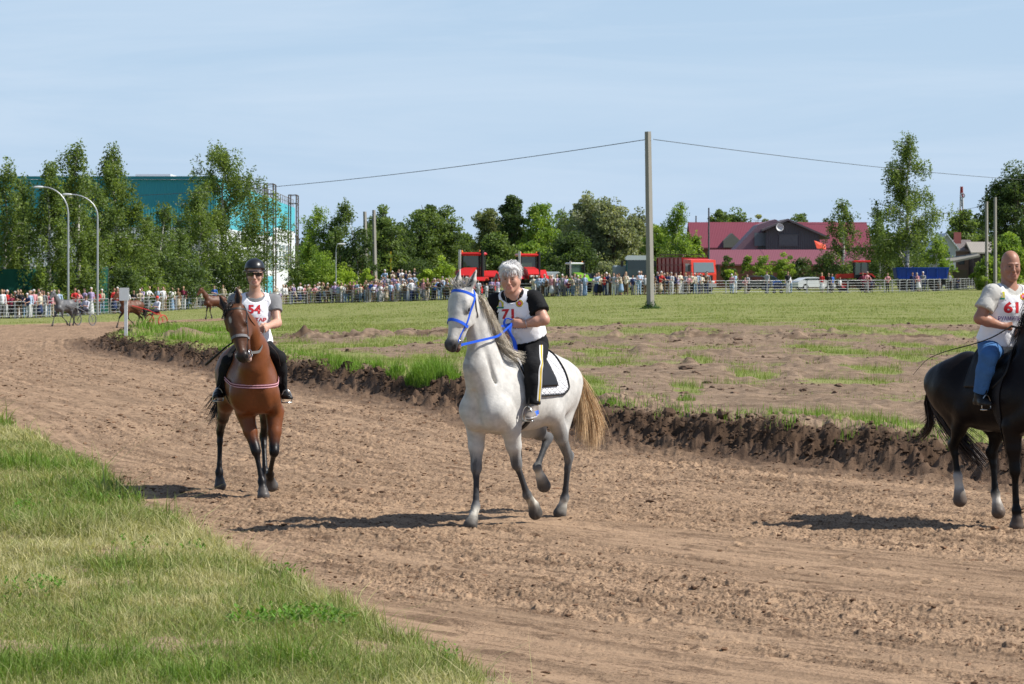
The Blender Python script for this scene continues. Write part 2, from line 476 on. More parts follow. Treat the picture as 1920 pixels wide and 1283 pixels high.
# ------------------------------------------------------------------ ground
INNER = chaikin([(60, -4), (30, 10), (20, 16), (12, 23), (8.2, 27.3), (5.57, 31), (3.43, 34), (2.0, 36.8), (1.15, 38.6), (-0.85, 47.3), (-4.55, 58), (-6.9, 66), (-8.4, 71.4),
         (-10.9, 79.6), (-13.2, 90), (-14.3, 103), (-16.3, 128), (-18.6, 148), (-19.8, 165), (-16.0, 184)], 2)
OUTER = chaikin([(3.5, -6), (1.6, 8), (-0.03, 16.05), (-0.35, 17.1), (-0.94, 19.3), (-1.7, 21.9), (-2.6, 24.6), (-3.33, 27), (-4.6, 32.6), (-6.0, 37.5), (-7.9, 44.1), (-12.5, 60),
         (-20, 85), (-32, 108), (-55, 125), (-90, 138)], 2)
FARO = [(-90, 150), (-50, 156), (-36, 162), (-30, 167), (-25, 179), (-19, 189)]
TRACK = OUTER + FARO + INNER[::-1] + [(60, -30), (10, -30)]
VERGE = OUTER + [(-90, 100), (-60, -30), (3, -30)]
def base_z(x, y):
    return -1.12 * sstep(58, 168, y) * sstep(12, -24, x)
def edge_h(x, y):
    return 0.335 - 0.09 * sstep(60, 100, y) - 0.08 * sstep(30, 24, y)
# green patches of the trampled field: photo centre and half-size, all lying on the ground
PATCH = [(1122, 660, 50, 7), (1304, 673, 30, 6), (1634, 691, 42, 9), (1553, 650, 58, 10), (1711, 666, 36, 7), (1800, 648, 50, 7), (1408, 710, 50, 8), (1590, 722, 95, 7),
         (1104, 738, 46, 20), (1290, 743, 26, 10), (1530, 800, 40, 14), (1616, 806, 45, 12), (1690, 815, 45, 12), (1834, 832, 70, 16), (1458, 802, 26, 8), (1780, 618, 60, 7), (1600, 612, 80, 8),
         (1250, 612, 90, 7), (1110, 690, 40, 6), (1700, 640, 40, 5), (1215, 760, 30, 6),
         (800, 690, 62, 22), (740, 690, 40, 14), (690, 684, 40, 13), (640, 680, 45, 14), (580, 668, 45, 14), (545, 650, 30, 8), (400, 640, 90, 20), (320, 640, 60, 18), (700, 648, 70, 7), (800, 632, 110, 8),
         (620, 655, 50, 7), (880, 665, 50, 9), (960, 650, 60, 8), (1060, 640, 40, 6), (300, 622, 60, 14), (450, 618, 100, 10), (360, 662, 50, 10), (420, 668, 60, 10)]
def _patches():
    r = []
    for px, py, rx, ry in PATCH:
        h = CH - 0.25 - (-0.25 if px < 450 else 0); Y = F * h / (py - 500); r.append(((px - 960) / F * Y, Y, rx * Y / F * 1.05, ry * Y * Y / (F * h) * 1.15))
    return r
PW = _patches()
def ground_fields(x, y):
    "height and masks for any ground point"
    tr = in_poly(TRACK, x, y); vg = in_poly(VERGE, x, y) & ~tr
    di, ai = dist_line(INNER, x, y); do, ao = dist_line(OUTER, x, y)
    fd = ~tr & ~vg
    z = base_z(x, y)
    wob = (fbm(x, y, 1.1, 3, 5) - 0.5) * 0.55 + (fbm(x, y, 4.5, 3, 6) - 0.5) * 0.13
    # field plateau behind the dug edge
    dd = np.where(fd, di, -di) + wob
    eh = edge_h(x, y) * (0.82 + 0.5 * fbm(x, y, 0.55, 2, 9)) * sstep(186, 150, y)
    lip = sstep(-0.34, 0.52, dd)
    back = 1 - 0.55 * sstep(1.0, 18, dd) - 0.45 * sstep(25, 90, dd)
    z = z + eh * lip * back
    near = sstep(3.0, 0.3, np.abs(dd - 0.15)) * sstep(186, 150, y)
    cl = fbm(x, y, 7.0, 4, 21, 0.62) - 0.5
    cl2 = np.abs(fbm(x, y, 3.2, 3, 31) - 0.5) * 2
    z = z + near * (cl * 0.17 + (0.35 - cl2) * 0.16) * sstep(-0.5, 0.0, dd)
    # loose rubble at the foot of the edge
    foot = sstep(-1.2, -0.1, dd) * sstep(0.2, -0.1, dd)
    z = z + foot * np.maximum(0, fbm(x, y, 3.0, 3, 77, 0.6) - 0.55) * 0.42 * sstep(186, 150, y)
    # grass amount in the field
    n1 = fbm(x, y, 0.30, 4, 41); n2 = fbm(x * 0.35, y * 0.16, 1.0, 4, 43); n3 = fbm(x, y, 2.4, 3, 47)
    far_line = 112 + 18 * (n2 - 0.5) + np.where(x < -3, -12, 0)
    g = sstep(far_line - 5, far_line + 5, y)
    strip = sstep(8, 3, np.abs(y - 152 - 8 * (n1 - 0.5))) * sstep(2, 10, x) * 0.0
    g = g - strip
    for cx, cy, rx, ry in PW:
        if ry < 0.3: ry = 0.3
        q = np.sqrt(((x - cx) / rx) ** 2 + ((y - cy) / ry) ** 2); g = np.maximum(g, sstep(1.25, 0.55, q + (n3 - 0.5) * 1.3))
    g = np.maximum(g, 0.55 * sstep(0.56, 0.70, n1 + 0.25 * (n3 - 0.5)) * sstep(0.5, 2.0, dd))
    g = g * sstep(0.15, 0.6, dd)
    # clods strewn over the mud, a broken ridge near 90 m
    ridge = sstep(9, 2, np.abs(y - 92 - 0.10 * x)) * sstep(-12, -6, x)
    mud = (1 - g) * fd
    z = z + mud * sstep(1.5, 4, dd) * ((fbm(x, y, 1.6, 4, 55, 0.6) - 0.5) * 0.14 + (fbm(x * .5, y, 5.0, 3, 56, 0.65) - .5) * .07 * sstep(120, 50, y) + (fbm(x * .12 + y * .05, y, 2.4, 2, 58) - .5) * .10 + ridge * np.maximum(0, fbm(x, y, 0.9, 4, 57, 0.6) - 0.5) * 0.9)
    z = z + mud * np.maximum(0, fbm(x * 0.7, y * 0.25, 0.8, 4, 63, 0.6) - 0.6) * 0.6 * sstep(3, 8, dd)
    # heaps at the left end of the edge
    for hx, hy, hr, hh in ((-13.0, 100, 1.0, 0.30), (-9.6, 84, 0.9, 0.3), (-14.2, 92, 1.2, 0.22)):
        q = np.hypot(x - hx, (y - hy) / 2.4) / hr; z = z + hh * np.exp(-q * q) * (0.7 + 0.6 * n3); g = g * (1 - 0.9 * np.exp(-q * q * 1.3) * (hy != 92))
    # dirt track: ruts along its direction, hoof-churned clods
    u = di; a = ai
    rut = (fbm(u * 1.0, a * 0.035, 2.6, 4, 71, 0.6) - 0.5)
    churn = sstep(0.36, 0.66, .55 * fbm(u * 0.55, a * 0.10, 1.0, 3, 73) + .45 * fbm(u * 2.6, a * 0.42, 1.0, 3, 75) + 0.16 * (sstep(9.0, 3.5, di) - 0.45))
    c1 = fbm(u, a * .62, 15.0, 3, 81, 0.65) - 0.5; c2 = fbm(x, y, 30.0, 3, 85, 0.65) - 0.5; c3 = fbm(u, a * .7, 5.0, 2, 88) - 0.5
    fo = np.clip(24 / np.maximum(y, 1), .35, 1.0)
    zt = rut * 0.040 + (fbm(u, a * 0.012, 5.5, 2, 78) - .5) * .030 + churn * (c1 * 0.038 * fo + np.maximum(0, c2) * 0.045 * fo + c3 * 0.028) + (1 - churn) * (c1 * 0.010 + c2 * 0.006)
    zt = zt + 0.012 * sstep(0.62, 0.75, fbm(x, y, 13.0, 2, 91)) * (0.4 + churn)
    # a tyre rut with lug marks beside the edge
    rd = np.abs(di - 1.25 - 0.25 * (fbm(a, a * 0, 0.1, 2, 5) - 0.5)); lug = 0.5 + 0.5 * np.sin(a * 2 * math.pi / 0.22 + (di - 1.25) * 9)
    rutm = sstep(0.32, 0.22, rd) * sstep(200, 120, y)
    zt = zt - rutm * (0.028 - 0.03 * lug)
    z = z + np.where(tr, zt * sstep(0, 0.5, np.minimum(di, do)), 0)
    # grass verge: low turf with bumps
    z = z + np.where(vg, 0.05 * sstep(0, 0.8, do) + (fbm(x, y, 1.3, 3, 95) - 0.5) * 0.09 * sstep(0, 0.8, do), 0)
    vgr = sstep(-0.12, 0.30, do + (n3 - 0.5) * 0.5) * vg
    bare = sstep(0.70, 0.78, fbm(x, y * 0.8, 1.3, 3, 97)) * 0.8
    gg = np.where(fd, g, np.where(vg, vgr * (1 - bare), 0))
    dark_amt = np.where(tr, sstep(1.6, 0.2, di + (n3 - 0.5)) * 0.8, 0) + np.where(fd, sstep(0.9, 0.1, dd - 0.1), 0)  # mask for a darker soil tone along the dug edge
    dark_amt = np.maximum(dark_amt, fd * ridge * sstep(.50, .66, fbm(x, y * .5, 0.9, 4, 57, 0.6)) * .8)
    return z, tr, vg, fd, gg, np.clip(dark_amt, 0, 1), churn * tr
def ground_z(x, y):
    x = np.atleast_1d(np.asarray(x, float)); y = np.atleast_1d(np.asarray(y, float)); return ground_fields(x, y)[0]

def dirt_material(name, dry, dark, darkest):
    g = NT(name, 0.95, 0.1)
    c = g.coord()
    if name == 'track_dirt':
        cx = g.n('CombineXYZ', i_X=g.attr('across').outputs['Fac'], i_Y=g.attr('along').outputs['Fac'])
        mpp = g.n('Mapping'); g.t.links.new(cx.outputs[0], mpp.inputs[0]); mpp.inputs['Scale'].default_value = (1.0, 0.28, 1); cs = mpp.outputs[0]
        mp2 = g.n('Mapping'); g.t.links.new(cx.outputs[0], mp2.inputs[0]); mp2.inputs['Scale'].default_value = (1.0, 0.10, 1); cs2 = mp2.outputs[0]
    else: cs = g.coord((.35, 1.1, 1)); cs2 = g.coord((.12, 1.0, 1))
    if name == 'track_dirt':
        mp3 = g.n('Mapping'); g.t.links.new(cx.outputs[0], mp3.inputs[0]); mp3.inputs['Scale'].default_value = (7.0, 0.16, 1); nst = g.noise(1.0, 5, 0.7, mp3.outputs[0])
    else: nst = g.noise(1.0, 5, 0.7, g.coord((.5, 5, 1)))
    n1 = g.noise(2.2, 6, 0.70, cs2); n2 = g.noise(26, 5, 0.78, c); n3 = g.noise(6.5, 6, 0.75, cs, 0.5)
    ch = g.attr('churn').outputs['Fac']; mo = g.attr('dark_amt').outputs['Fac']; gr = g.attr('grass').outputs['Fac']
    col = g.mix(g.ramp(n1, 0.38, 0.66), [x * 1.10 for x in dry], [x * 0.70 for x in dry])
    col = g.mix(g.ramp(n3, 0.50, 0.62, 0, 0.62), col, dark)
    sp = g.n('Math', operation='MULTIPLY', i_0=g.ramp(n2, 0.50, 0.62), i_1=g.ramp(ch, 0, 1, 0.15, 0.95))
    col = g.mix(sp.outputs[0], col, dark)
    col = g.mix(g.ramp(n2, 0.44, 0.34, 0, 0.35), col, [min(1, x * 1.18) for x in dry])
    n4 = g.noise(52, 4, 0.8, c); sp2 = g.n('Math', operation='MULTIPLY', i_0=g.ramp(n4, 0.52, 0.60), i_1=g.ramp(n3, 0.38, 0.60, 0.15, 1.0)); col = g.mix(sp2.outputs[0], col, [x * .8 for x in dark])
    col = g.mix(g.ramp(nst, 0.54, 0.62, 0, 0.32), col, dark); col = g.mix(g.ramp(nst, 0.45, 0.38, 0, 0.40), col, [min(1, x * 1.22) for x in dry])
    col = g.mix(mo, col, darkest)
    # sparse turf colour between the modelled blades
    ng = g.noise(0.55, 6, 0.7, c); nb = g.noise(16, 4, 0.7, c)
    gc = g.mix(g.ramp(ng, 0.38, 0.62), (0.150, 0.185, 0.045), (0.230, 0.235, 0.085))
    gc = g.mix(g.ramp(nb, 0.42, 0.66, 0, 0.7), gc, (0.23, 0.21, 0.10))
    gf = g.n('Math', operation='ADD', i_0=gr, i_1=g.ramp(nb, 0.3, 0.7, -0.35, 0.35))
    col = g.mix(g.ramp(gf.outputs[0], 0.35, 0.65), col, gc)
    g.color(col)
    hh = g.n('Math', operation='ADD', i_0=g.noise(55, 5, 0.75, c), i_1=n2)
    g.bump(hh.outputs[0], 0.55, 0.018)
    return g.m

def build_ground():
    py = np.concatenate([np.geomspace(60000, 1420, 40), np.arange(1415, 1000, -1.15), np.arange(1000, 640, -0.85), np.arange(640, 560, -0.6), np.arange(560, 520, -0.8)])
    Y = F * CH / (py - 500)
    Y = np.concatenate([Y, np.geomspace(Y[-1] * 1.02, 3500, 40)])
    t = np.concatenate([-np.geomspace(14, 0.2605, 46), np.arange(-0.26, -0.2, 0.0016), np.arange(-0.2, 0.2, 0.00033), np.arange(0.2, 0.26, 0.0016), np.geomspace(0.2605, 14, 46)])
    ny, nx = len(Y), len(t)
    y = np.repeat(Y, nx); x = (np.tile(t, ny) * y)
    out = [np.zeros(len(x), np.float64) for _ in range(7)]; AC = np.zeros(len(x)); AL = np.zeros(len(x))
    step = 150000
    for i in range(0, len(x), step):
        r = ground_fields(x[i:i + step], y[i:i + step])
        for k in range(7): out[k][i:i + step] = r[k]
        AC[i:i + step], AL[i:i + step] = dist_line(INNER, x[i:i + step], y[i:i + step])
    z, tr, vg, fd, gg, mo, ch = out
    z = np.where(y > 320, base_z(x, np.minimum(y, 320)) * sstep(900, 320, y), z)
    # hoof prints pressed into the loose dirt
    rng = np.random.default_rng(44); Z2 = z.reshape(ny, nx); X2 = x.reshape(ny, nx); T2 = (tr > .5).reshape(ny, nx)
    lines = [((-3.2, 45), (1.0, 17), 40), ((-1.0, 45), (3.6, 17), 46), ((0.6, 42), (5.2, 19), 40), ((-5, 48), (-.6, 22), 40), ((1.8, 36), (5.5, 20), 36), ((-9, 80), (-2.2, 30), 60)]
    for (xa, ya), (xb, yb), n_ in lines:
        d = unit((xb - xa, yb - ya, 0))
        for i in range(n_ * 2):
            t_ = rng.uniform(); cx = xa + (xb - xa) * t_ + rng.normal(0, .35); cy = ya + (yb - ya) * t_ + rng.normal(0, .2); r_ = np.nonzero(np.abs(Y - cy) < .16)[0]
            if len(r_) < 2: continue
            cs_ = np.nonzero(np.abs(t * cy - cx) < .16)[0]
            if len(cs_) < 2: continue
            sl_ = (slice(r_[0], r_[-1] + 1), slice(cs_[0], cs_[-1] + 1)); q = np.hypot(X2[sl_] - cx, Y[r_][:, None] - cy) / .062
            Z2[sl_] += T2[sl_] * (-.034 * np.exp(-(q / .8) ** 4) + .014 * np.exp(-((q - 1.35) / .32) ** 2))
    z = Z2.ravel()
    V = np.stack([x, y, z], 1)
    ii = (np.arange(ny - 1)[:, None] * nx + np.arange(nx - 1)[None]).ravel()
    Q = np.stack([ii, ii + 1, ii + nx + 1, ii + nx], 1)
    reg = np.where(tr[ii] > .5, 0, np.where(vg[ii] > .5, 1, 2))
    mats = [dirt_material('track_dirt', (0.352, 0.238, 0.152), (0.092, 0.054, 0.034), (0.080, 0.050, 0.034)),
            dirt_material('verge_soil', (0.330, 0.240, 0.160), (0.14, 0.10, 0.06), (0.10, 0.07, 0.045)),
            dirt_material('field_soil', (0.262, 0.188, 0.130), (0.085, 0.056, 0.037), (0.070, 0.043, 0.027))]
    for r, nm in enumerate(('dirt_track', 'grass_verge', 'field')):
        q = Q[reg == r]; u, inv = np.unique(q, return_inverse=True); q = inv.reshape(q.shape)
        o = mkmesh(nm, V[u], q, mats[r], smooth=True, attrs={'grass': gg[u], 'dark_amt': mo[u], 'churn': ch[u], 'across': AC[u], 'along': AL[u]})
        tag(o, {'dirt_track': 'churned brown dirt racetrack curving away to the left', 'grass_verge': 'grassy bank at the lower left beside the track', 'field': 'muddy infield with grass patches and a long green meadow beyond'}[nm], {'dirt_track': 'track', 'grass_verge': 'ground', 'field': 'ground'}[nm], kind='structure')
build_ground()
print('ground', round(time.time() - T0, 1))
# ------------------------------------------------------------------ grass blades, clods
def blades(name, x, y, z, h, wd, cols, lean=0.5, parent=None, label=None, seed=1, seg=2, cat='grass', wind=0.0, m=None):
    rng = np.random.default_rng(seed); n = len(x)
    az = rng.uniform(0, 2 * np.pi, n); ln = np.abs(rng.normal(0, lean, n)) * h; fa = az + rng.normal(1.57, .4, n)
    dx, dy = np.cos(az) * ln + wind * h, np.sin(az) * ln; sx, sy = np.cos(fa) * wd / 2, np.sin(fa) * wd / 2
    rows = []
    for k in range(seg):
        t = k / seg; q = t ** 1.8
        bx, by, bz = x + dx * q, y + dy * q, z - 0.01 + (h + .01) * t * (1 - 0.15 * lean * t); ww = 1 - 0.45 * t
        rows += [np.stack([bx - sx * ww, by - sy * ww, bz], 1), np.stack([bx + sx * ww, by + sy * ww, bz], 1)]
    rows.append(np.stack([x + dx, y + dy, z + h * (1 - 0.15 * lean)], 1))
    m_ = 2 * seg + 1; V = np.stack(rows, 1).reshape(-1, 3); b = np.arange(n) * m_
    Q = np.concatenate([np.stack([b + 2 * k, b + 2 * k + 1, b + 2 * k + 3, b + 2 * k + 2], 1) for k in range(seg - 1)]) if seg > 1 else np.zeros((0, 4), int)
    T = np.stack([b + 2 * seg - 2, b + 2 * seg - 1, b + 2 * seg], 1)
    col = np.repeat(cols, m_, axis=0)
    o = mkmesh(name, V, [Q, T] if len(Q) else [T], m or GRASSM, parent, smooth=False, col=col)
    if label: tag(o, label, cat, kind='stuff')
    return o
def _gm():
    g = NT('grass_blade', 0.62, 0.25); a = g.attr('Col').outputs['Color']
    g.color(a)
    tr = g.n('BsdfTranslucent'); mx = g.n('MixShader', i_0=0.35)
    sc = g.mix(1.0, a, (1.15, 1.2, 0.6), 'MULTIPLY'); g.t.links.new(sc, tr.inputs[0])
    out = g.t.nodes['Material Output']; g.t.links.new(g.b.outputs[0], mx.inputs[1]); g.t.links.new(tr.outputs[0], mx.inputs[2]); g.t.links.new(mx.outputs[0], out.inputs[0])
    return g.m
GRASSM = _gm()
def gcol(rng, n, mixv, fresh=(0.140, 0.235, 0.035), mid=(0.215, 0.240, 0.075), dry=(0.46, 0.42, 0.22)):
    "mixv 0 fresh green .. 1 straw"
    r = np.clip(mixv + rng.normal(0, 0.22, n), 0, 1)[:, None]
    c = np.where(r < .5, np.array(fresh) * (1 - 2 * r) + np.array(mid) * 2 * r, np.array(mid) * (2 - 2 * r) + np.array(dry) * (2 * r - 1))
    return c * rng.uniform(0.75, 1.25, (n, 1))
def scatter(rng, Y0, Y1, dens, tmax=0.26, tmin=-0.24, pw=0.0):
    "uniform points in the wedge in front of the viewer"
    A = (Y1 ** 2 - Y0 ** 2) / 2 * (tmax - tmin); n = int(A * dens)
    y = np.sqrt(rng.uniform(Y0 ** 2, Y1 ** 2, n)); x = rng.uniform(tmin, tmax, n) * y
    return x, y
def build_grass():
    rng = np.random.default_rng(7)
    # near verge
    xs, ys = [], []
    for Y0, Y1, d in ((11.5, 16, 2300), (16, 21, 2900), (21, 28, 2100), (28, 38, 1300), (38, 50, 800)):
        x, y = scatter(rng, Y0, Y1, d, 0.03, -0.235); k = in_poly(VERGE, x, y); 
        do, _ = dist_line(OUTER, x, y); wobble = (fbm(x, y, 2.4, 3, 47) - .5) * .5
        k &= (do + wobble > 0.02) & (x > -0.2 * y - 1.0); xs.append(x[k]); ys.append(y[k])
    x = np.concatenate(xs); y = np.concatenate(ys)
    z, tr, vg, fd, gg, mo, ch = ground_fields(x, y)
    do, _ = dist_line(OUTER, x, y)
    keep = rng.uniform(0, 1, len(x)) < np.clip(gg, 0.12, 1)
    n0 = fbm(x, y, 0.55, 4, 201); n1 = fbm(x, y, 1.7, 3, 203); n2 = fbm(x, y, 5, 2, 205)
    lush = sstep(0.50, 0.66, n0 * .5 + n1 * .5)
    straw = sstep(0.40, 0.56, fbm(x, y * .8, 0.42, 3, 209) * .6 + n1 * .4)
    h = (0.038 + 0.055 * n2 + 0.085 * lush) * np.exp(rng.normal(-.1, .42, len(x))); h *= 1 + 0.7 * sstep(0.5, 0.15, do) * n2
    mixv = np.clip(0.78 - 0.70 * lush + 0.85 * (straw - 0.35), 0, 1)
    c = gcol(rng, len(x), mixv)
    k = keep
    blades('verge_grass', x[k], y[k], z[k], h[k], 0.0048 * rng.uniform(.6, 1.8, k.sum()) * np.clip(y[k] / 18, 1, 2.2), c[k], 1.15, label='short green and straw coloured grass covering the bank at the lower left', seed=8)
    q = (rng.uniform(0, 1, len(x)) < .16 + .3 * straw) & (lush < .6); n_ = q.sum()      # dead straw lying flat
    blades('dry_straw', x[q], y[q], z[q] + .012, rng.uniform(.012, .05, n_), np.full(n_, .0042) * np.clip(y[q] / 18, 1, 2.2), np.array([[.56, .48, .28]]) * rng.uniform(.6, 1.2, (n_, 1)), 3.2, label='dead straw and thatch lying flat in the bank grass', seed=18)
    # broad leaved weeds in the verge
    M = MB(); cs = []
    cen = []
    for px, py, n, r in ((560, 1190, 60, .35), (600, 1185, 50, .3), (500, 1190, 40, .28), (430, 945, 30, .45), (330, 925, 30, .4), (200, 950, 26, .4), (60, 1130, 40, .3), (40, 965, 24, .3), (300, 1050, 20, .5), (850, 1240, 14, .2), (560, 1085, 14, .2), (330, 985, 22, .3)):
        Y = F * CH / (py - 500)
        for _ in range(n):
            a = rng.uniform(0, 6.28); q = r * rng.uniform(0, 1) ** .6; cen.append(((px - 960) / F * Y + q * math.cos(a), Y + 1.6 * q * math.sin(a)))
    cen = np.array(cen); cen = cen[in_poly(VERGE, cen[:, 0], cen[:, 1])]; zz = ground_z(cen[:, 0], cen[:, 1]); V = []; Fq = []; b = 0
    for (cx, cy), cz in zip(cen, zz):
        for q in range(6):
            a = rng.uniform(0, 6.28); ln = rng.uniform(.02, .05); wd = ln * .5; el = rng.uniform(.2, 1.0); hz = cz + rng.uniform(.03, .10)
            d = np.array([math.cos(a) * math.cos(el), math.sin(a) * math.cos(el), math.sin(el)]); s_ = np.array([-math.sin(a), math.cos(a), 0]) * wd / 2; p = np.array([cx, cy, hz])
            V += [p, p + d * ln * .5 + s_, p + d * ln, p + d * ln * .5 - s_]; Fq.append((b, b + 1, b + 2, b + 3)); b += 4
            cs += [np.array([0.12, 0.235, 0.035]) * rng.uniform(.7, 1.4)] * 4
    o = mkmesh('verge_weeds', V, np.array(Fq), GRASSM, None, False, np.array(cs)); tag(o, 'low broad leaved weeds and clover growing among the bank grass', 'weeds', kind='stuff')
    # field grass: patches, tufts on the dug edge, meadow
    xs, ys = [], []
    for Y0, Y1, d in ((30, 50, 420), (50, 80, 230), (80, 125, 95), (125, 175, 36), (175, 262, 15), (262, 330, 5)):
        x, y = scatter(rng, Y0, Y1, d); xs.append(x); ys.append(y)
    x = np.concatenate(xs); y = np.concatenate(ys)
    z, tr, vg, fd, gg, mo, ch = ground_fields(x, y)
    n1 = fbm(x, y, 0.9, 3, 303)
    k = (fd) & (rng.uniform(0, 1, len(x)) < gg * (0.25 + 1.1 * n1)) 
    x, y, z, gg, n1 = x[k], y[k], z[k], gg[k], n1[k]
    near = sstep(130, 60, y)
    h = (0.05 + 0.14 * sstep(.45, .75, n1)) * rng.uniform(.5, 1.4, len(x)) * (1 - 0.45 * (1 - near)); w_ = 0.006 * y / 45 * rng.uniform(.7, 1.5, len(x)); w_ = np.clip(w_, .006, .045)
    mv = np.clip(0.30 + 0.4 * (fbm(x * .5, y * .12, .5, 3, 305) - .3) + .15 * (1 - near), 0, 1)
    blades('field_grass', x, y, z, h, w_, gcol(rng, len(x), mv, (0.155, 0.250, 0.035), (0.215, 0.255, 0.062), (0.34, 0.33, 0.14)), 0.55, label='thin patchy grass growing across the muddy infield and meadow', seed=9, seg=1)
    # tall fresh grass along the berm top
    xs = []; ys = []; hs = []
    T = [(810, 706, 40, 700, .46), (775, 704, 18, 240, .42), (735, 700, 22, 220, .30), (845, 708, 20, 200, .3), (705, 692, 14, 90, .2), (690, 683, 26, 130, .22), (640, 684, 36, 260, .26), (610, 676, 30, 200, .2), (660, 690, 20, 100, .2), (565, 666, 40, 120, .18),
         (1530, 812, 16, 90, .28), (1590, 812, 30, 90, .24), (1660, 822, 36, 120, .2), (1460, 805, 18, 50, .2), (1700, 828, 40, 120, .2), (1840, 838, 24, 120, .32), (1800, 840, 40, 120, .2), (1880, 850, 30, 160, .28), (1110, 745, 30, 120, .17), (1150, 758, 30, 90, .14), (1290, 752, 18, 50, .14),
         (300, 640, 50, 160, .45), (360, 640, 40, 150, .5), (340, 655, 30, 110, .45), (400, 660, 50, 150, .35), (280, 625, 40, 140, .45), (520, 655, 40, 90, .2), (330, 615, 50, 130, .45), (400, 615, 50, 130, .35), (450, 630, 50, 110, .3)]
    for px, py, r, n, h_ in T:
        dz = 0.42 if px > 450 else 0.05; Y = F * (CH - dz) / (py - 500); cx = (px - 960) / F * Y; rr = r * Y / F
        a = rng.uniform(0, 6.28, n * 2); q = rr * rng.uniform(0, 1, n * 2) ** .6
        xs.append(cx + q * np.cos(a)); ys.append(Y + 0.5 + 2.2 * q * np.sin(a)); hs.append(h_ * rng.uniform(.35, 1.15, n * 2) * (1 - .4 * (q / rr) ** 2))
    La = np.array(INNER); q_ = (La[:-1, 1] > 28) & (La[:-1, 1] < 120) & (La[:-1, 0] < 8); ii = rng.choice(np.nonzero(q_)[0], 260)
    for i_ in ii:        # small ragged tufts hanging on the lip
        t_ = rng.uniform(); c_ = La[i_] * (1 - t_) + La[i_ + 1] * t_; d_ = (La[i_ + 1] - La[i_]); d_ /= np.hypot(*d_); c_ = c_ + np.array([d_[1], -d_[0]]) * rng.uniform(.35, 1.6); k_ = rng.integers(8, 26); r_ = rng.uniform(.05, .16)
        xs.append(c_[0] + rng.normal(0, r_, k_)); ys.append(c_[1] + rng.normal(0, r_, k_)); hs.append(rng.uniform(.06, .20) * rng.uniform(.5, 1.2, k_))
    x = np.concatenate(xs); y = np.concatenate(ys); h = np.concatenate(hs)
    z, tr, vg, fd, gg, mo, ch = ground_fields(x, y); di, _ = dist_line(INNER, x, y)
    k = fd & (di > .25)
    blades('tall_grass', x[k], y[k], z[k], h[k], np.clip(.010 * y[k] / 45, .008, .03), gcol(rng, k.sum(), np.full(k.sum(), .12), (0.145, 0.27, 0.028), (0.20, 0.29, 0.05), (0.32, 0.32, .12)), 0.38, label='tall bright green grass tufts along the crumbling dug edge', seed=10, seg=2)
build_grass()
def ico():
    t = (1 + 5 ** .5) / 2; V = np.array([(-1, t, 0), (1, t, 0), (-1, -t, 0), (1, -t, 0), (0, -1, t), (0, 1, t), (0, -1, -t), (0, 1, -t), (t, 0, -1), (t, 0, 1), (-t, 0, -1), (-t, 0, 1)]) / math.hypot(1, t)
    Fq = np.array([(0, 11, 5), (0, 5, 1), (0, 1, 7), (0, 7, 10), (0, 10, 11), (1, 5, 9), (5, 11, 4), (11, 10, 2), (10, 7, 6), (7, 1, 8), (3, 9, 4), (3, 4, 2), (3, 2, 6), (3, 6, 8), (3, 8, 9), (4, 9, 5), (2, 4, 11), (6, 2, 10), (8, 6, 7), (9, 8, 1)])
    return V, Fq
def subdiv(V, Fq):
    V = [tuple(v) for v in V]; cache = {}; out = []
    def mid(a, b):
        k = (min(a, b), max(a, b))
        if k not in cache:
            m = (np.array(V[a]) + np.array(V[b])) / 2; V.append(tuple(m / np.linalg.norm(m))); cache[k] = len(V) - 1
        return cache[k]
    for a, b, c in Fq:
        x, y, z = mid(a, b), mid(b, c), mid(c, a); out += [(a, x, z), (b, y, x), (c, z, y), (x, y, z)]
    return np.array(V), np.array(out)
def clod_mesh(name, x, y, z, r, colr, label, seed=3, fl=0.6):
    rng = np.random.default_rng(seed); V0, F0 = ico(); big = len(x) < 3000
    if big: V0, F0 = subdiv(V0, F0)
    n = len(x); m = len(V0); jit = rng.uniform(.50, 1.3, (n, m)); a = rng.uniform(0, 6.28, n); sx = rng.uniform(.8, 1.6, n)
    P0 = V0[None] * jit[:, :, None] * r[:, None, None]; P0[:, :, 0] *= sx[:, None]; P0[:, :, 2] *= fl
    ca, sa = np.cos(a)[:, None], np.sin(a)[:, None]; X = P0[:, :, 0] * ca - P0[:, :, 1] * sa; Yy = P0[:, :, 0] * sa + P0[:, :, 1] * ca
    V = np.stack([X + x[:, None], Yy + y[:, None], P0[:, :, 2] + z[:, None]], 2).reshape(-1, 3)
    Fq = (F0[None] + (np.arange(n) * m)[:, None, None]).reshape(-1, 3)
    c = np.repeat(np.array(colr) * rng.uniform(.55, 1.3, (n, 1)), m, axis=0)
    o = mkmesh(name, V, Fq, vcmat('clod', 0.95, 0.1, 0.25, 30, 0.6, 60, 0.01), None, False, c); return tag(o, label, 'clods', kind='stuff')
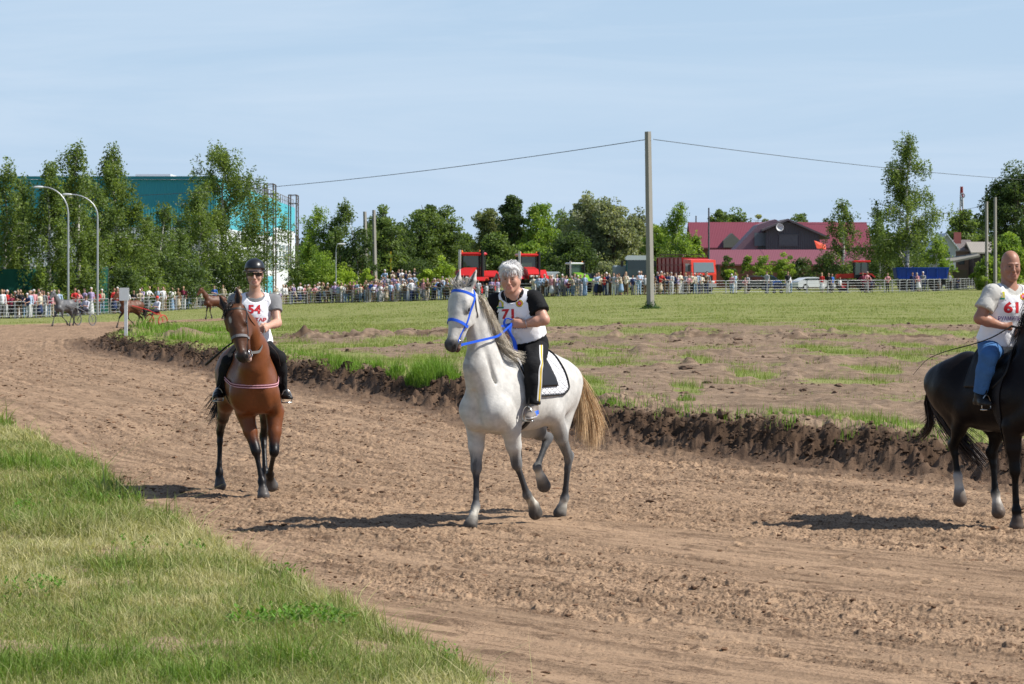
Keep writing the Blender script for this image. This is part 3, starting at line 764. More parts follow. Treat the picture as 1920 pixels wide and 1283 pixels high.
def build_clods():
    rng = np.random.default_rng(17); xs, ys = [], []
    for Y0, Y1, d in ((14, 22, 75), (22, 32, 52), (32, 48, 24), (48, 80, 7), (80, 110, 1.6)):
        x, y = scatter(rng, Y0, Y1, d, .2, -.2); xs.append(x); ys.append(y)
    x = np.concatenate(xs); y = np.concatenate(ys)
    z, tr, vg, fd, gg, mo, ch = ground_fields(x, y); di, _ = dist_line(INNER, x, y)
    k = (tr & (rng.uniform(0, 1, len(x)) < .10 + 0.9 * ch)); x, y, z = x[k], y[k], z[k]
    r = np.exp(rng.normal(-4.75, .50, len(x))) * np.clip(y / 26, 1, 2)
    clod_mesh('loose_clods', x, y, z + r * .15, np.clip(r, .006, .045), (0.16, 0.092, 0.055), 'crumbs and small clods of dark earth kicked up over the track', 5, .45)
    # rubble on the dug edge
    n = 15000; L_ = np.array(INNER); seg = np.hypot(*(L_[1:] - L_[:-1]).T); 
    m = (L_[1:, 1] > 26) & (L_[1:, 1] < 160) & (L_[1:, 0] < 9); wgt = seg * m / np.clip(L_[1:, 1], 25, 200) ** .6; wgt /= wgt.sum(); i = rng.choice(len(seg), n, p=wgt); t = rng.uniform(0, 1, n)
    p = L_[i] * (1 - t[:, None]) + L_[i + 1] * t[:, None]; d = (L_[i + 1] - L_[i]) / seg[i][:, None]; nr = np.stack([-d[:, 1], d[:, 0]], 1)
    off = rng.normal(0.28, .28, n); q = p + nr * np.where(rng.uniform(0, 1, n) < .5, off, off)[:, None] * -1
    x, y = q[:, 0], q[:, 1]; z, tr, vg, fd, gg, mo, ch = ground_fields(x, y)
    r = np.clip(np.exp(rng.normal(-4.3, .60, n)) * (0.8 + .2 * np.clip(y / 40, 1, 2)), .009, .10)
    clod_mesh('edge_rubble', x, y, z + r * .2, r, (0.088, 0.056, 0.037), 'crumbly dark clods of dug earth along the edge between track and infield', 6, .75)
    # clods over the mud field
    x, y = scatter(rng, 34, 110, 4.5); z, tr, vg, fd, gg, mo, ch = ground_fields(x, y)
    k = fd & (gg < .4) & (rng.uniform(0, 1, len(x)) < sstep(.42, .7, fbm(x, y * .4, .5, 3, 401))); x, y, z = x[k], y[k], z[k]; r = np.clip(np.exp(rng.normal(-3.7, .55, len(x))), .015, .12)
    clod_mesh('field_clods', x, y, z + r * .1, r, (0.15, 0.10, 0.07), 'lumps of earth scattered on the trampled infield', 8, .6)
build_clods()
print('grass', round(time.time() - T0, 1))
# ------------------------------------------------------------------ buildings, poles, machines
def gpt(px, py, dz=0.0):
    "ground point under photo pixel"
    Y = 200.0
    for _ in range(30):
        x = (px - 960) / F * Y; z = float(base_z(np.array(x), np.array(Y))) + dz; Y = .5 * Y + .5 * F * (CH - z) / (py - 500)
    return np.array([(px - 960) / F * Y, Y, z])
def gat(px, Y):
    x = (px - 960) / F * Y; return np.array([x, Y, float(base_z(np.array(x), np.array(Y)))])
def zat(py, Y): return CH - (py - 500) / F * Y
FENCE_PX = [(-60, 600), (0, 598), (60, 597), (118, 594), (170, 590.5), (240, 588), (300, 584), (345, 581), (400, 577), (470, 574), (560, 570.5), (650, 568), (760, 565.3), (860, 562), (960, 558.5), (1080, 555.5), (1200, 553.5), (1360, 551), (1500, 550), (1655, 549), (1760, 546), (1840, 541)]
FPX = np.array([p[0] for p in FENCE_PX], float); FPY = np.array([p[1] for p in FENCE_PX], float)
def fence_at(px, back=0.0):
    p = gpt(px, float(np.interp(px, FPX, FPY))); Y = p[1] + back; return gat(px, Y)
def lp(o, root): o.parent = root; return o
def clad(name, c, rib=3.0, ax='X', strength=.5, var=.06):
    if name in _M: return _M[name]
    g = NT(name, .55, .4); co = g.coord(); wv = g.n('TexWave', i_Scale=rib, wave_type='BANDS', bands_direction=ax); g.t.links.new(co, wv.inputs[0])
    n = g.noise(.5, 4, .6, co); g.color(g.mix(n, [x * (1 - var) for x in c], [min(1, x * (1 + var)) for x in c])); g.bump(wv.outputs[1], strength, .04); _M[name] = g.m; return g.m
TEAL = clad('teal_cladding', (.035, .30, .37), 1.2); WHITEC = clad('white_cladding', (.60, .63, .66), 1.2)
TEAL_LIT = clad('teal_cladding_sunlit', (.07, .40, .49), .5, 'Y'); WHITE_LIT = clad('white_cladding_sunlit', (.66, .68, .70), .5, 'Y')  # sunlit side copies lighter than the shaded front, light put into the colour
def build_hall():
    A = np.array([(405 - 960) / F * 262, 262.0]); B = np.array([(553 - 960) / F * 398, 398.0]); zt = zat(337, 262); zt2 = zat(390, 398); g = -1.3
    root = empty('sports_hall', (A[0], A[1], g), 0, 'big teal and white clad hall behind the birches on the left', 'building')
    W = 70; x0 = A[0] - W
    M = MB(); fz = zat(425, 262)
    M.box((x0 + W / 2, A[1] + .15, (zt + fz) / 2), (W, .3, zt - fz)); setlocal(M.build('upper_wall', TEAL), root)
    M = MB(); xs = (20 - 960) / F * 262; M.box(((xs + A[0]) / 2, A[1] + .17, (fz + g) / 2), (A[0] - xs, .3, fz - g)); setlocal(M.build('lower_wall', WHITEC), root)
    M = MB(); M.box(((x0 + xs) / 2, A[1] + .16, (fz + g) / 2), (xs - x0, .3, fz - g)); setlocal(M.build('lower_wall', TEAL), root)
    d = unit(np.array([B[0] - A[0], B[1] - A[1], 0])); n = np.array([d[1], -d[0], 0]); Ls = np.hypot(*(B - A)); R = np.stack([d, -n, np.array([0, 0, 1.0])], 1)
    def panel(s0, s1, z0, z1, m, nm, out=0.0, th=.3):
        M = MB(); c = np.array([A[0], A[1], 0]) + d * (s0 + s1) / 2 + n * (out - th / 2); c[2] = (z0 + z1) / 2; M.box(c, (s1 - s0, th, z1 - z0), R); return setlocal(M.build(nm, m), root)
    def s_at(px):
        k = (px - 960) / F; return (k * A[1] - A[0]) / (d[0] - k * d[1])
    s1, s2, s3 = s_at(497), s_at(514), Ls
    zb = 5.2 + 1.0
    panel(0.02, s2, zb - .2, zt2, TEAL_LIT, 'side_upper_wall'); panel(s2, Ls, zb + 1.0, zt2, TEAL_LIT, 'side_upper_wall')
    panel(0.02, s1, g, zb - .2, WHITE_LIT, 'side_wall'); panel(s2, Ls, g, zb + 1.0, WHITE_LIT, 'side_wall'); panel(s1, s2, 1.2, zb - .2, WHITE_LIT, 'side_wall'); panel(s1, s2, g, 1.2, TEAL_LIT, 'side_wall')
    gl = mat('hall_glass', (.30, .38, .42), .2, .1, 1, spec=.6); fr = mat('hall_frame', (.70, .70, .70), .5)
    for a, b in [(s1 + .5, s1 + 4.2), (s1 + 5.2, s2 - .6)] + [(s2 + 2 + i * 7.5, s2 + 6.5 + i * 7.5) for i in range(5)]:
        w_ = panel(a, b, 1.9, 5.2, fr, 'window', .05, .1)
        M = MB(); 
        for i in range(2):
            for k in range(4):
                c = np.array([A[0], A[1], 0]) + d * (a + (b - a) * (.27 + .46 * i)) + n * .07; c[2] = 2.3 + k * .83; M.box(c, ((b - a) * .40, .03, .66), R)
        setlocal(M.build('pane', gl), w_)
    # roof, coping, roof box
    M = MB(); M.prism([(A[0] - .4, A[1] + .5), (x0, A[1] + .5), (x0, A[1] + 120), (B[0] - .4, B[1] - .4)], -zt - .02, -zt + .4, np.array([[1, 0, 0], [0, 0, 1], [0, -1, 0]])); setlocal(M.build('roof', mat('roof_grey', (.35, .36, .37), .7)), root)
    M = MB(); M.box((x0 + W / 2, A[1] - .05, zt + .16), (W + .2, .5, .28)); setlocal(M.build('coping', mat('coping_teal', (.02, .16, .20), .5)), root)
    M = MB(); xa, xb = (250 - 960) / F * 268, (316 - 960) / F * 268; M.box(((xa + xb) / 2, 272, zat(334, 270)), (xb - xa, 5, .7)); setlocal(M.build('roof_box', mat('pale_metal', (.62, .64, .68), .5)), root)
    M = MB(); M.box(((0 - 960) / F * 268 + .5, 272, zat(340, 270)), (4, 5, .7)); setlocal(M.build('roof_box', mat('pale_metal', (.62, .64, .68), .5)), root)
    # roof railing on the side wall
    M = MB(); rl = mat('rail_grey', (.22, .20, .20), .6)
    for s in np.arange(30, Ls, 5): c = np.array([A[0], A[1], 0]) + d * s - n * .2; M.tube([c + [0, 0, zt2 - .2], c + [0, 0, zt2 + 1.1]], .05, 5)
    for h in (.55, 1.1): M.tube([np.array([A[0], A[1], zt2 + h]) + d * 30 - n * .2, np.array([A[0], A[1], zt2 + h]) + d * Ls - n * .2], .045, 5)
    setlocal(M.build('roof_railing', rl), root)
    # ladder towers with cage
    for s in (s_at(536), s_at(490)):
        M = MB(); c = np.array([A[0], A[1], 0]) + d * s + n * 1.5; hh = zt2 + 1.2
        for a, b in ((-.4, 0), (.4, 0), (-.4, 1.0), (.4, 1.0)):
            q = c + d * a * 6 - n * b; M.tube([q + [0, 0, g], q + [0, 0, hh]], .09, 5)
        for z in np.arange(g + .5, hh, .8): M.tube([c - d * 2.4 + [0, 0, z], c + d * 2.4 + [0, 0, z]], .04, 4)
        for z in (hh, hh - 1.1): M.tube([c - d * 2.4 + [0, 0, z], c + d * 2.4 + [0, 0, z], c + d * 2.4 - n + [0, 0, z], c - d * 2.4 - n + [0, 0, z]], .06, 4, closed=True)
        setlocal(M.build('ladder_cage', mat('ladder_brown', (.10, .075, .065), .7)), root)
build_hall()
def box_part(root, nm, m, *bs, bev=.0):
    M = MB()
    for b in bs: M.box(b[0], b[1], b[2] if len(b) > 2 else None, bev)
    return lp(M.build(nm, m), root)
def gable(root, nm, m, x0, x1, y0, y1, ze, zr, axis='x', ov=.4, th=.18):
    "two roof slopes"
    M = MB()
    if axis == 'x':
        yc = (y0 + y1) / 2
        for ya, yb in ((y0 - ov, yc), (y1 + ov, yc)):
            sl = (zr - ze) / abs(yc - (y0 if ya < yc else y1)); za = zr - sl * abs(ya - yc)
            V = [(x0 - ov, ya, za), (x1 + ov, ya, za), (x1 + ov, yb, zr), (x0 - ov, yb, zr)]; V += [(a, b, c + th) for a, b, c in V]
            M.add(V, [(3, 2, 1, 0), (4, 5, 6, 7), (0, 1, 5, 4), (1, 2, 6, 5), (2, 3, 7, 6), (3, 0, 4, 7)])
    else:
        xc = (x0 + x1) / 2
        for xa, xb in ((x0 - ov, xc), (x1 + ov, xc)):
            sl = (zr - ze) / abs(xc - (x0 if xa < xc else x1)); za = zr - sl * abs(xa - xc)
            V = [(xa, y0 - ov, za), (xb, y0 - ov, zr), (xb, y1 + ov, zr), (xa, y1 + ov, za)]; V += [(a, b, c + th) for a, b, c in V]
            M.add(V, [(3, 2, 1, 0), (4, 5, 6, 7), (0, 1, 5, 4), (1, 2, 6, 5), (2, 3, 7, 6), (3, 0, 4, 7)])
    return lp(M.build(nm, m), root)
def walls(root, m, x0, x1, y0, y1, ze, zr, axis='x', nm='wall'):
    M = MB(); xc, yc = (x0 + x1) / 2, (y0 + y1) / 2
    if axis == 'x': M.prism([(y0, 0), (y1, 0), (y1, ze), (yc, zr - .02), (y0, ze)], x0, x1, np.array([[0, 1, 0], [1, 0, 0], [0, 0, 1.0]]))
    else: M.prism([(x0, 0), (x1, 0), (x1, ze), (xc, zr - .02), (x0, ze)], y0, y1)
    return lp(M.build(nm, m), root)
CRIM = clad('crimson_roof_sheet', (.165, .034, .050), 1.6, 'X', .3, .1); PLANK = clad('grey_planks', (.085, .085, .092), 1.3, 'X', .8, .35); BRICK = mat('brick_wall', (.22, .10, .08), .9, .25, 3)
def build_farm():
    X = lambda px, Y: (px - 960) / F * Y
    # long barn
    Y = 338; r = empty('long_barn', (X(1302, Y), Y, 0), 0, 'long farm building with a crimson sheet roof behind the grey plank house', 'barn'); w_ = X(1630, Y) - X(1302, Y)
    walls(r, BRICK, 0, w_, 0, 12, zat(466, Y) + .1, zat(415, Y) - .2); gable(r, 'roof', CRIM, 0, w_, 0, 12, zat(466, Y) + .1, zat(415, Y) - .2)
    # small dormer with corrugated asbestos roof
    x = X(1372, Y) - X(1302, Y); M = MB(); M.prism([(x - 1.0, 4.6), (x + 1.0, 4.6), (x + 1.0, 5.4), (x, 6.3), (x - 1.0, 5.4)], -.6, 3); d = lp(M.build('dormer', mat('dormer_wood', (.20, .19, .17), .9)), r)
    # grey plank house, gable towards the viewer
    Y = 322; x0, x1 = X(1436, Y), X(1537, Y); r = empty('plank_house', (x0, Y, 0), 0, 'dark grey plank house with a gable end and a white dish', 'house')
    zr, ze = zat(414, Y), zat(436, Y); M = MB(); pk = X(1477, Y) - x0; M.prism([(0, 0), (x1 - x0, 0), (x1 - x0, ze - .2), (pk, zr - .1), (0, zat(432, Y))], 0, 9); lp(M.build('wall', PLANK), r)
    M = MB()
    for a, b, za, zb in ((-.45, pk, zat(434, Y), zr), (pk, x1 - x0 + 1.1, zr, ze - .75)):
        V = [(a, -.6, za), (b, -.6, zb), (b, 9.4, zb), (a, 9.4, za)]; V += [(p, q, s + .22) for p, q, s in V]; M.add(V, [(3, 2, 1, 0), (4, 5, 6, 7), (0, 1, 5, 4), (1, 2, 6, 5), (2, 3, 7, 6), (3, 0, 4, 7)])
    lp(M.build('roof', mat('old_roof', (.13, .115, .125), .8, .2)), r)
    w1 = box_part(r, 'window', mat('dusty_glass', (.13, .135, .14), .3, .3), ((X(1478, Y) - x0, -.06, (zat(441, Y) + zat(461, Y)) / 2), (2.1, .08, 1.15))); box_part(w1, 'frame', mat('grey_wood', (.16, .16, .16), .8), ((X(1478, Y) - x0, -.08, zat(440.5, Y)), (2.3, .1, .08))); box_part(w1, 'sill', mat('grey_wood', (.16, .16, .16), .8), ((X(1478, Y) - x0, -.08, zat(461.5, Y)), (2.3, .1, .08)))
    # side annex with long sloping roof to the left
    M = MB(); a0 = X(1374, Y) - x0; V = [(a0, 1, zat(473, Y)), (a0 + 1.2, 1, zat(473, Y)), (-.2, 1, zat(421, Y)), (X(1465, Y) - x0 - .4, 1, zat(411, Y)), (a0, 8, zat(473, Y))]
    pts = [(a0, zat(474, Y)), (a0 + 2.6, zat(474, Y)), (X(1435, Y) - x0, zat(441, Y)), (X(1462, Y) - x0, zat(414, Y)), (X(1455, Y) - x0, zat(411, Y)), (X(1424, Y) - x0, zat(421, Y))]
    M.prism(pts, 1.2, 8); lp(M.build('annex_roof', mat('annex_roof_sheet', (.24, .15, .18), .6, .15)), r)
    M = MB(); M.prism([(a0 + 2.6, zat(474, Y)), (X(1436, Y) - x0, zat(474, Y)), (X(1436, Y) - x0, zat(440, Y))], 1.5, 7.5); lp(M.build('annex_wall', mat('annex_blue', (.16, .21, .25), .8, .1)), r)
    for i in range(3): box_part(r, 'annex_window', mat('dusty_glass', (.13, .135, .14)), ((X(1423 + i * 5, Y) - x0, 1.1, zat(449, Y)), (.2, .1, 1.1)))
    box_part(r, 'annex_post', mat('annex_trim', (.15, .18, .20), .8), ((X(1427, Y) - x0, .9, zat(449, Y)), (1.35, .12, 1.5)))
    M = MB(); c = np.array([X(1460, Y) - x0, -.9, zat(427, Y)]); prof = [(0.02, -.18), (.4, -.15), (.75, -.05), (1, .12), (1, .16), (.7, 0), (.02, -.12)]; M.wheel(c, .45, 1.0, (.25, -1, .1), prof, 20); M.tube([c + [0, .15, 0], c + [0, .9, -.3]], .04, 5); lp(M.build('satellite_dish', mat('dish_white', (.62, .62, .62), .6), smooth=True), r)
    # low wing in front
    Y = 312; x0, x1 = X(1340, Y), X(1640, Y); r = empty('low_wing', (x0, Y, 0), 0, 'low farm wing with a pinkish crimson roof and brick wall behind the young trees', 'building'); w_ = x1 - x0
    walls(r, BRICK, 0, w_, 0, 7, zat(497, Y) + .1, zat(471, Y)); gable(r, 'roof', clad('crimson_roof_pale', (.19, .062, .082), 1.6, 'X', .3, .1), 0, w_, 0, 7, zat(497, Y) + .1, zat(471, Y), ov=.5)
    # orange tarp on the plank house corner
    Y = 318; x = X(1527, Y); M = MB(); M.add([(x, Y, zat(452, Y)), (x + .25, Y - .2, zat(466, Y)), (x + 1.3, Y, zat(468, Y)), (x + 1.3, Y + .5, zat(459, Y)), (x, Y + .1, zat(452, Y) + .05), (x + .25, Y - .1, zat(466, Y)), (x + 1.3, Y + .1, zat(468, Y)), (x + 1.3, Y + .6, zat(459, Y))], [(0, 1, 2, 3), (7, 6, 5, 4), (0, 4, 5, 1), (2, 6, 7, 3), (1, 5, 6, 2), (3, 7, 4, 0)])
    o = M.build('tarpaulin', mat('orange_tarp', (.62, .07, .03), .6)); tag(o, 'orange red tarpaulin hanging at the corner of the plank house', 'tarpaulin')
    # cottages at the right
    def cottage(px0, px1, Y, pe, pr, roofc, wallc, lab, axis='x', dep=7):
        x0, x1 = X(px0, Y), X(px1, Y); r = empty('cottage', (x0, Y, 0), 0, lab, 'house', 'cottages beyond the meadow'); w_ = x1 - x0
        wl = walls(r, mat('wall_' + lab[:9], wallc, .9, .15, 2), 0, w_, 0, dep, zat(pe, Y), zat(pr, Y), axis); gable(r, 'roof', clad('roof_' + lab[:9], roofc, 1.5, 'X', .4, .2), 0, w_, 0, dep, zat(pe, Y), zat(pr, Y), axis)
        box_part(r, 'window', mat('cottage_glass', (.05, .06, .07), .2), ((w_ * .5, -.04, zat(pe, Y) - 1.2), (.8, .08, 1.0)))
        return r
    cottage(1757, 1792, 345, 462, 440, (.50, .56, .62), (.40, .44, .48), 'pale blue house with a shiny metal gable roof', 'y')
    cottage(1782, 1822, 352, 470, 452, (.16, .13, .12), (.20, .14, .11), 'brown cottage with a dark roof beside the pale blue house')
    r = cottage(1826, 1862, 348, 474, 456, (.30, .27, .23), (.05, .04, .04), 'grey roofed cottage with a dark open gable by the twin concrete posts')
    M = MB(); c = np.array([X(1800, 350), 352, zat(446, 350)]); M.box(c, (.8, .8, 1.4)); o = M.build('chimney', mat('chimney_red', (.28, .09, .08), .9)); setlocal(o, bpy.data.objects['cottage.001'])
    Y = 300; r = empty('shed', (X(1778, Y), Y, 0), 0, 'weathered open shed with a sagging grey roof behind the blue trailer', 'shed'); w_ = X(1838, Y) - X(1778, Y)
    M = MB(); V = [(0, 0, zat(495, Y)), (w_, 0, zat(482, Y)), (w_ + .3, 4, zat(478, Y)), (0, 4, zat(488, Y))]; V += [(a, b, c + .2) for a, b, c in V]; M.add(V, [(3, 2, 1, 0), (4, 5, 6, 7), (0, 1, 5, 4), (1, 2, 6, 5), (2, 3, 7, 6), (3, 0, 4, 7)]); lp(M.build('roof', mat('old_shed_roof', (.22, .21, .18), .9, .2)), r)
    box_part(r, 'post', mat('shed_wood', (.12, .10, .08), .9), ((.4, .3, 1.1), (.2, .2, 2.2))); box_part(r, 'post', mat('shed_wood', (.12, .10, .08), .9), ((w_ - .4, .3, 1.4), (.2, .2, 2.8))); box_part(r, 'back_wall', mat('shed_wood', (.12, .10, .08)), ((w_ * .4, 3.2, 1.0), (w_ * .7, .1, 2.0)))
    # lattice mast far away
    Y = 620; b = np.array([X(1803, Y), Y, 0.0]); r = empty('lattice_mast', b, 0, 'distant red and white lattice mast above the trees at the right', 'mast'); H_ = zat(350, Y)
    for k in range(8):
        M = MB(); z0, z1 = H_ * k / 8, H_ * (k + 1) / 8; w0, w1 = .75 - .6 * k / 8, .75 - .6 * (k + 1) / 8; c = [(-1, -1), (1, -1), (1, 1), (-1, 1)]
        for i in range(4):
            a, bb = c[i], c[(i + 1) % 4]; M.tube([(a[0] * w0, a[1] * w0, z0), (a[0] * w1, a[1] * w1, z1)], .13, 4); M.tube([(a[0] * w0, a[1] * w0, z0), (bb[0] * w1, bb[1] * w1, z1)], .09, 4); M.tube([(bb[0] * w0, bb[1] * w0, z0), (a[0] * w1, a[1] * w1, z1)], .09, 4)
        lp(M.build('section', mat('mast_red' if k % 2 else 'mast_white', (.30, .05, .04) if k % 2 else (.5, .5, .5), .6)), r)
    M = MB(); 
    for z in (.9,): M.wheel((.1, -.6, H_ * z), .6, .4, (0, 1, 0), n=10)
    lp(M.build('antenna', mat('antenna_grey', (.4, .4, .42), .5)), r)
build_farm()
CONC = NT('weathered_concrete', .9, .2); _n = CONC.noise(3, 6, .7, CONC.coord((1, 1, .25))); CONC.color(CONC.mix(_n, (.20, .19, .17), (.33, .31, .28))); CONC.bump(CONC.noise(25, 4), .4, .01); CONC = CONC.m
GALV = mat('galvanised_steel', (.42, .43, .44), .45, .1, 4, metal=.6)
def pole(px, base, top_py, wb, wt, label, name='utility_pole', m=CONC, group=None, lean=0, square=True):
    r = empty(name, base, 0, label, 'pole', group); h = zat(top_py, base[1]) - base[2]; M = MB(); n = 4 if square else 8
    M.tube([(0, 0, -.3), (lean, 0, h)], [wb * .72, wt * .72] if square else [wb / 2, wt / 2], n); o = lp(M.build('post', m, smooth=False), r); return r, h
def build_poles():
    b = gpt(1220, 583); r, h = pole(1220, b, 247, .30, .24, 'tall square weathered concrete pole standing in the meadow, wires at its top', lean=-.15)
    M = MB(); M.tube([(-.2, 0, h - .45), (.02, 0, h - .45)], .05, 6); M.tube([(-.22, 0, h - .45), (-.22, 0, h - .3)], .045, 6); lp(M.build('insulator', mat('ceramic', (.45, .43, .40), .3)), r)
    top = b + np.array([-.2, 0, h - .42])
    def wire(nm, A, B, sag, lab, r_=.016, n=40):
        t = np.linspace(0, 1, n)[:, None]; P_ = A * (1 - t) + B * t; P_[:, 2] -= (4 * sag * t * (1 - t))[:, 0]; M = MB(); M.tube(list(P_), r_, 5); o = M.build(nm, mat('wire_black', (.05, .055, .06), .6), smooth=True); tag(o, lab, 'wire'); return o
    wire('power_line', top, P(-120, 356, 330), 1.75, 'overhead wire sagging from the concrete pole to the left behind the birches', .021)
    wire('power_line', top + [.35, 0, 0], P(2080, 345, 290), .45, 'overhead wire running from the concrete pole to the right past the birch top', .019)
    wire('power_line', P(150, 466, 300), P(700, 432, 300), .6, 'thin low wire crossing between the hall and the lamp posts', .020); wire('power_line', P(1328, 399, 330), P(1848, 385, 282), 1.6, 'thin far wire from the dark pole to the twin posts at the right', .018)
    def pl(px, Y, pb, pt_, wb, wt, lab, sq=True, m=CONC, lean=0, name='utility_pole'):
        b = gat(px, Y); return pole(px, b, pt_, wb, wt, lab, m=m, lean=lean, square=sq, name=name)
    pl(688, 268, 0, 397, .34, .22, 'left one of two leaning concrete posts above the spectators', lean=-.2); pl(704, 270, 0, 394, .34, .22, 'right one of two leaning concrete posts above the spectators', lean=-.15)
    pl(1850, 282, 0, 378, .26, .2, 'left one of the two grey posts behind the bald rider'); pl(1866, 280, 0, 370, .26, .2, 'right one of the two grey posts behind the bald rider'); pl(1329, 300, 0, 390, .22, .16, 'slim dark pole in front of the crimson roofed barn', m=mat('dark_pole', (.09, .09, .10), .8), sq=False); pl(1305, 345, 0, 405, .2, .16, 'short distant pole behind the young green tree left of the barn', m=mat('dark_pole', (.09, .09, .10)), sq=False)
    def lamp(px, Y, py_top, arm_px, arm_py, lab, r0=.09, on=False, grp='street lamps'):
        b = gat(px, Y); r = empty('street_lamp', b, 0, lab, 'street lamp', grp); zt = zat(py_top, Y) - b[2]; ax = (arm_px - px) / F * Y; az = zat(arm_py, Y) - b[2]
        M = MB(); p = [(0, 0, -.2), (0, 0, zt - .8)]; rr = [r0, r0 * .75]
        for t in np.linspace(0, 1, 9)[1:]: a = t * math.pi / 2; p.append((ax * (1 - math.cos(a)) * .9 * (1 if 1 else 0), 0, zt - .8 + (az - zt + .8) * math.sin(a))); rr.append(r0 * .6)
        M.tube(p, rr, 7); lp(M.build('post', GALV, smooth=True), r); s = 1 if ax > 0 else -1
        M = MB(); M.sphere((ax * .9 + s * .30, 0, az), (.42, .14, .09), 10); lp(M.build('lamp_head', mat('lamp_shell', (.60, .61, .62), .4), smooth=True), r); return r
    lamp(128, 203, 380, 75, 351, 'taller street lamp with its arm reaching left over the green screen'); lamp(183, 204, 385, 128, 365, 'street lamp just right of the taller one, arm reaching left')
    lamp(661, 285, 425, 632, 411, 'thin curved street lamp left of the two leaning concrete posts', .08); lamp(618, 300, 440, 619, 437, 'small street lamp among the lime green saplings', .06); lamp(719, 300, 438, 717, 434, 'small street lamp just right of the two leaning concrete posts', .06); lamp(694, 310, 452, 700, 448, 'thin lamp post between the two leaning concrete posts', .07)
    lamp(630, 262, 460, 634, 458, 'short grey lamp post in front of the weeping birch', .06)
    # finish sign post
    b = gpt(236, 637, .25); b[2] = float(ground_z(b[0], b[1])[0]) - .1; r = empty('marker_post', b, 0, 'white post with a blank square board at the end of the dug edge', 'sign post'); h = zat(541, b[1]) - b[2]; hb = zat(565, b[1]) - b[2]
    w_ = mat('sign_white', (.74, .74, .74), .55); box_part(r, 'post', w_, ((.0, .02, h / 2), (.10, .07, h))); box_part(r, 'board', w_, ((-.05, -.035, (h + hb) / 2 + .02), (.30, .03, h - hb)))
    # green wind screens
    def screen(p0, p1, top, lab, dark=1.0):
        r = empty('wind_screen', p0, 0, lab, 'screen', 'green mesh screens behind the crowd'); d = np.array(p1) - np.array(p0); L_ = np.hypot(d[0], d[1]); ang = math.atan2(d[1], d[0]); r.rotation_euler = (0, 0, ang); h = zat(top, p0[1]) - p0[2]
        n = 24; V = []; rng = np.random.default_rng(int(L_ * 10))
        for i in range(n + 1):
            for k in range(6): V.append((L_ * i / n, .12 * math.sin(i * 1.1) * math.sin(k * .6) + rng.normal(0, .02), h * k / 5))
        Q = [(i * 6 + k, (i + 1) * 6 + k, (i + 1) * 6 + k + 1, i * 6 + k + 1) for i in range(n) for k in range(5)]; V = np.array(V); V2 = V + [0, .03, 0]; Q2 = Q + [tuple(a + len(V) for a in q[::-1]) for q in Q]
        g = mkmesh('netting', np.vstack([V, V2]), np.array(Q2), mat('green_net', (.012, .085, .060), .9, .25, .8, .3, 8), None, True); lp(g, r)
        M = MB(); 
        for i in range(6): M.tube([(L_ * i / 5, .1, 0), (L_ * i / 5, .1, h + .05)], .04, 6)
        lp(M.build('frame', mat('dark_post', (.05, .06, .055), .6)), r)
    screen(gat(75, 211), gat(203, 213), 501, 'dark green mesh wind screen under the street lamps'); screen(gat(-60, 205), gat(72, 208), 505, 'green mesh wind screen at the far left edge behind the crowd')
    # kiosk
    b = gat(762, 300); r = empty('kiosk', b, 0, 'small yellow framed kiosk with a dark flat roof behind the crowd', 'kiosk'); box_part(r, 'wall', mat('kiosk_green', (.03, .20, .15), .7), ((0, 0, 1.1), (2.6, 2, 2.2))); box_part(r, 'roof', mat('kiosk_roof', (.03, .03, .03), .7), ((-.1, -.1, 2.4), (3.4, 2.8, .3))); box_part(r, 'frame', mat('kiosk_yellow', (.60, .40, .03), .6), ((1.35, -1.05, 1.1), (.25, .2, 2.2)), ((0, -1.05, 2.05), (2.6, .12, .35)), ((-1.6, -1.05, 2.9), (.14, .14, 3.6)))
    b = gat(677, 330); o = MB(); o.prism([(-1.3, 1.8), (-.3, 4.2), (.6, 4.9), (1.3, 4.4), (1.3, 1.8)], 0, 3.5, off=b); o = o.build('barn_roof', CRIM); tag(o, 'glimpse of a crimson roof between the trees behind the leaning posts', 'roof')
build_poles()
TY = mat('tyre_rubber', (.014, .014, .014), .85, .2, 8); GLS = mat('vehicle_glass', (.035, .055, .055), .08, .1, 2, spec=.7); BLK = mat('black_plastic', (.018, .018, .019), .5)
def wheelp(root, c, r, w_, rim, axis=(0, 1, 0), rr=.55):
    M = MB(); M.wheel(c, r, w_, axis, [(rr, -.5), (.9, -.5), (1, -.34), (.97, -.1), (1, 0), (.97, .1), (1, .34), (.9, .5), (rr, .5)], 22); o = lp(M.build('wheel', TY, smooth=True), root)
    M = MB(); M.wheel(c, r * rr, w_ * .7, axis, [(.02, -.2), (.35, -.25), (.4, -.5), (.92, -.42), (1.0, -.6), (1.0, .6), (.92, .42), (.4, .5), (.35, .25), (.02, .2)], 18); lp(M.build('rim', rim, smooth=True), o); return o
def copyset(o, loc, rz, label):
    c = copy_tree(o); c.location = loc; c.rotation_euler = (0, 0, rz); c['label'] = label; return c
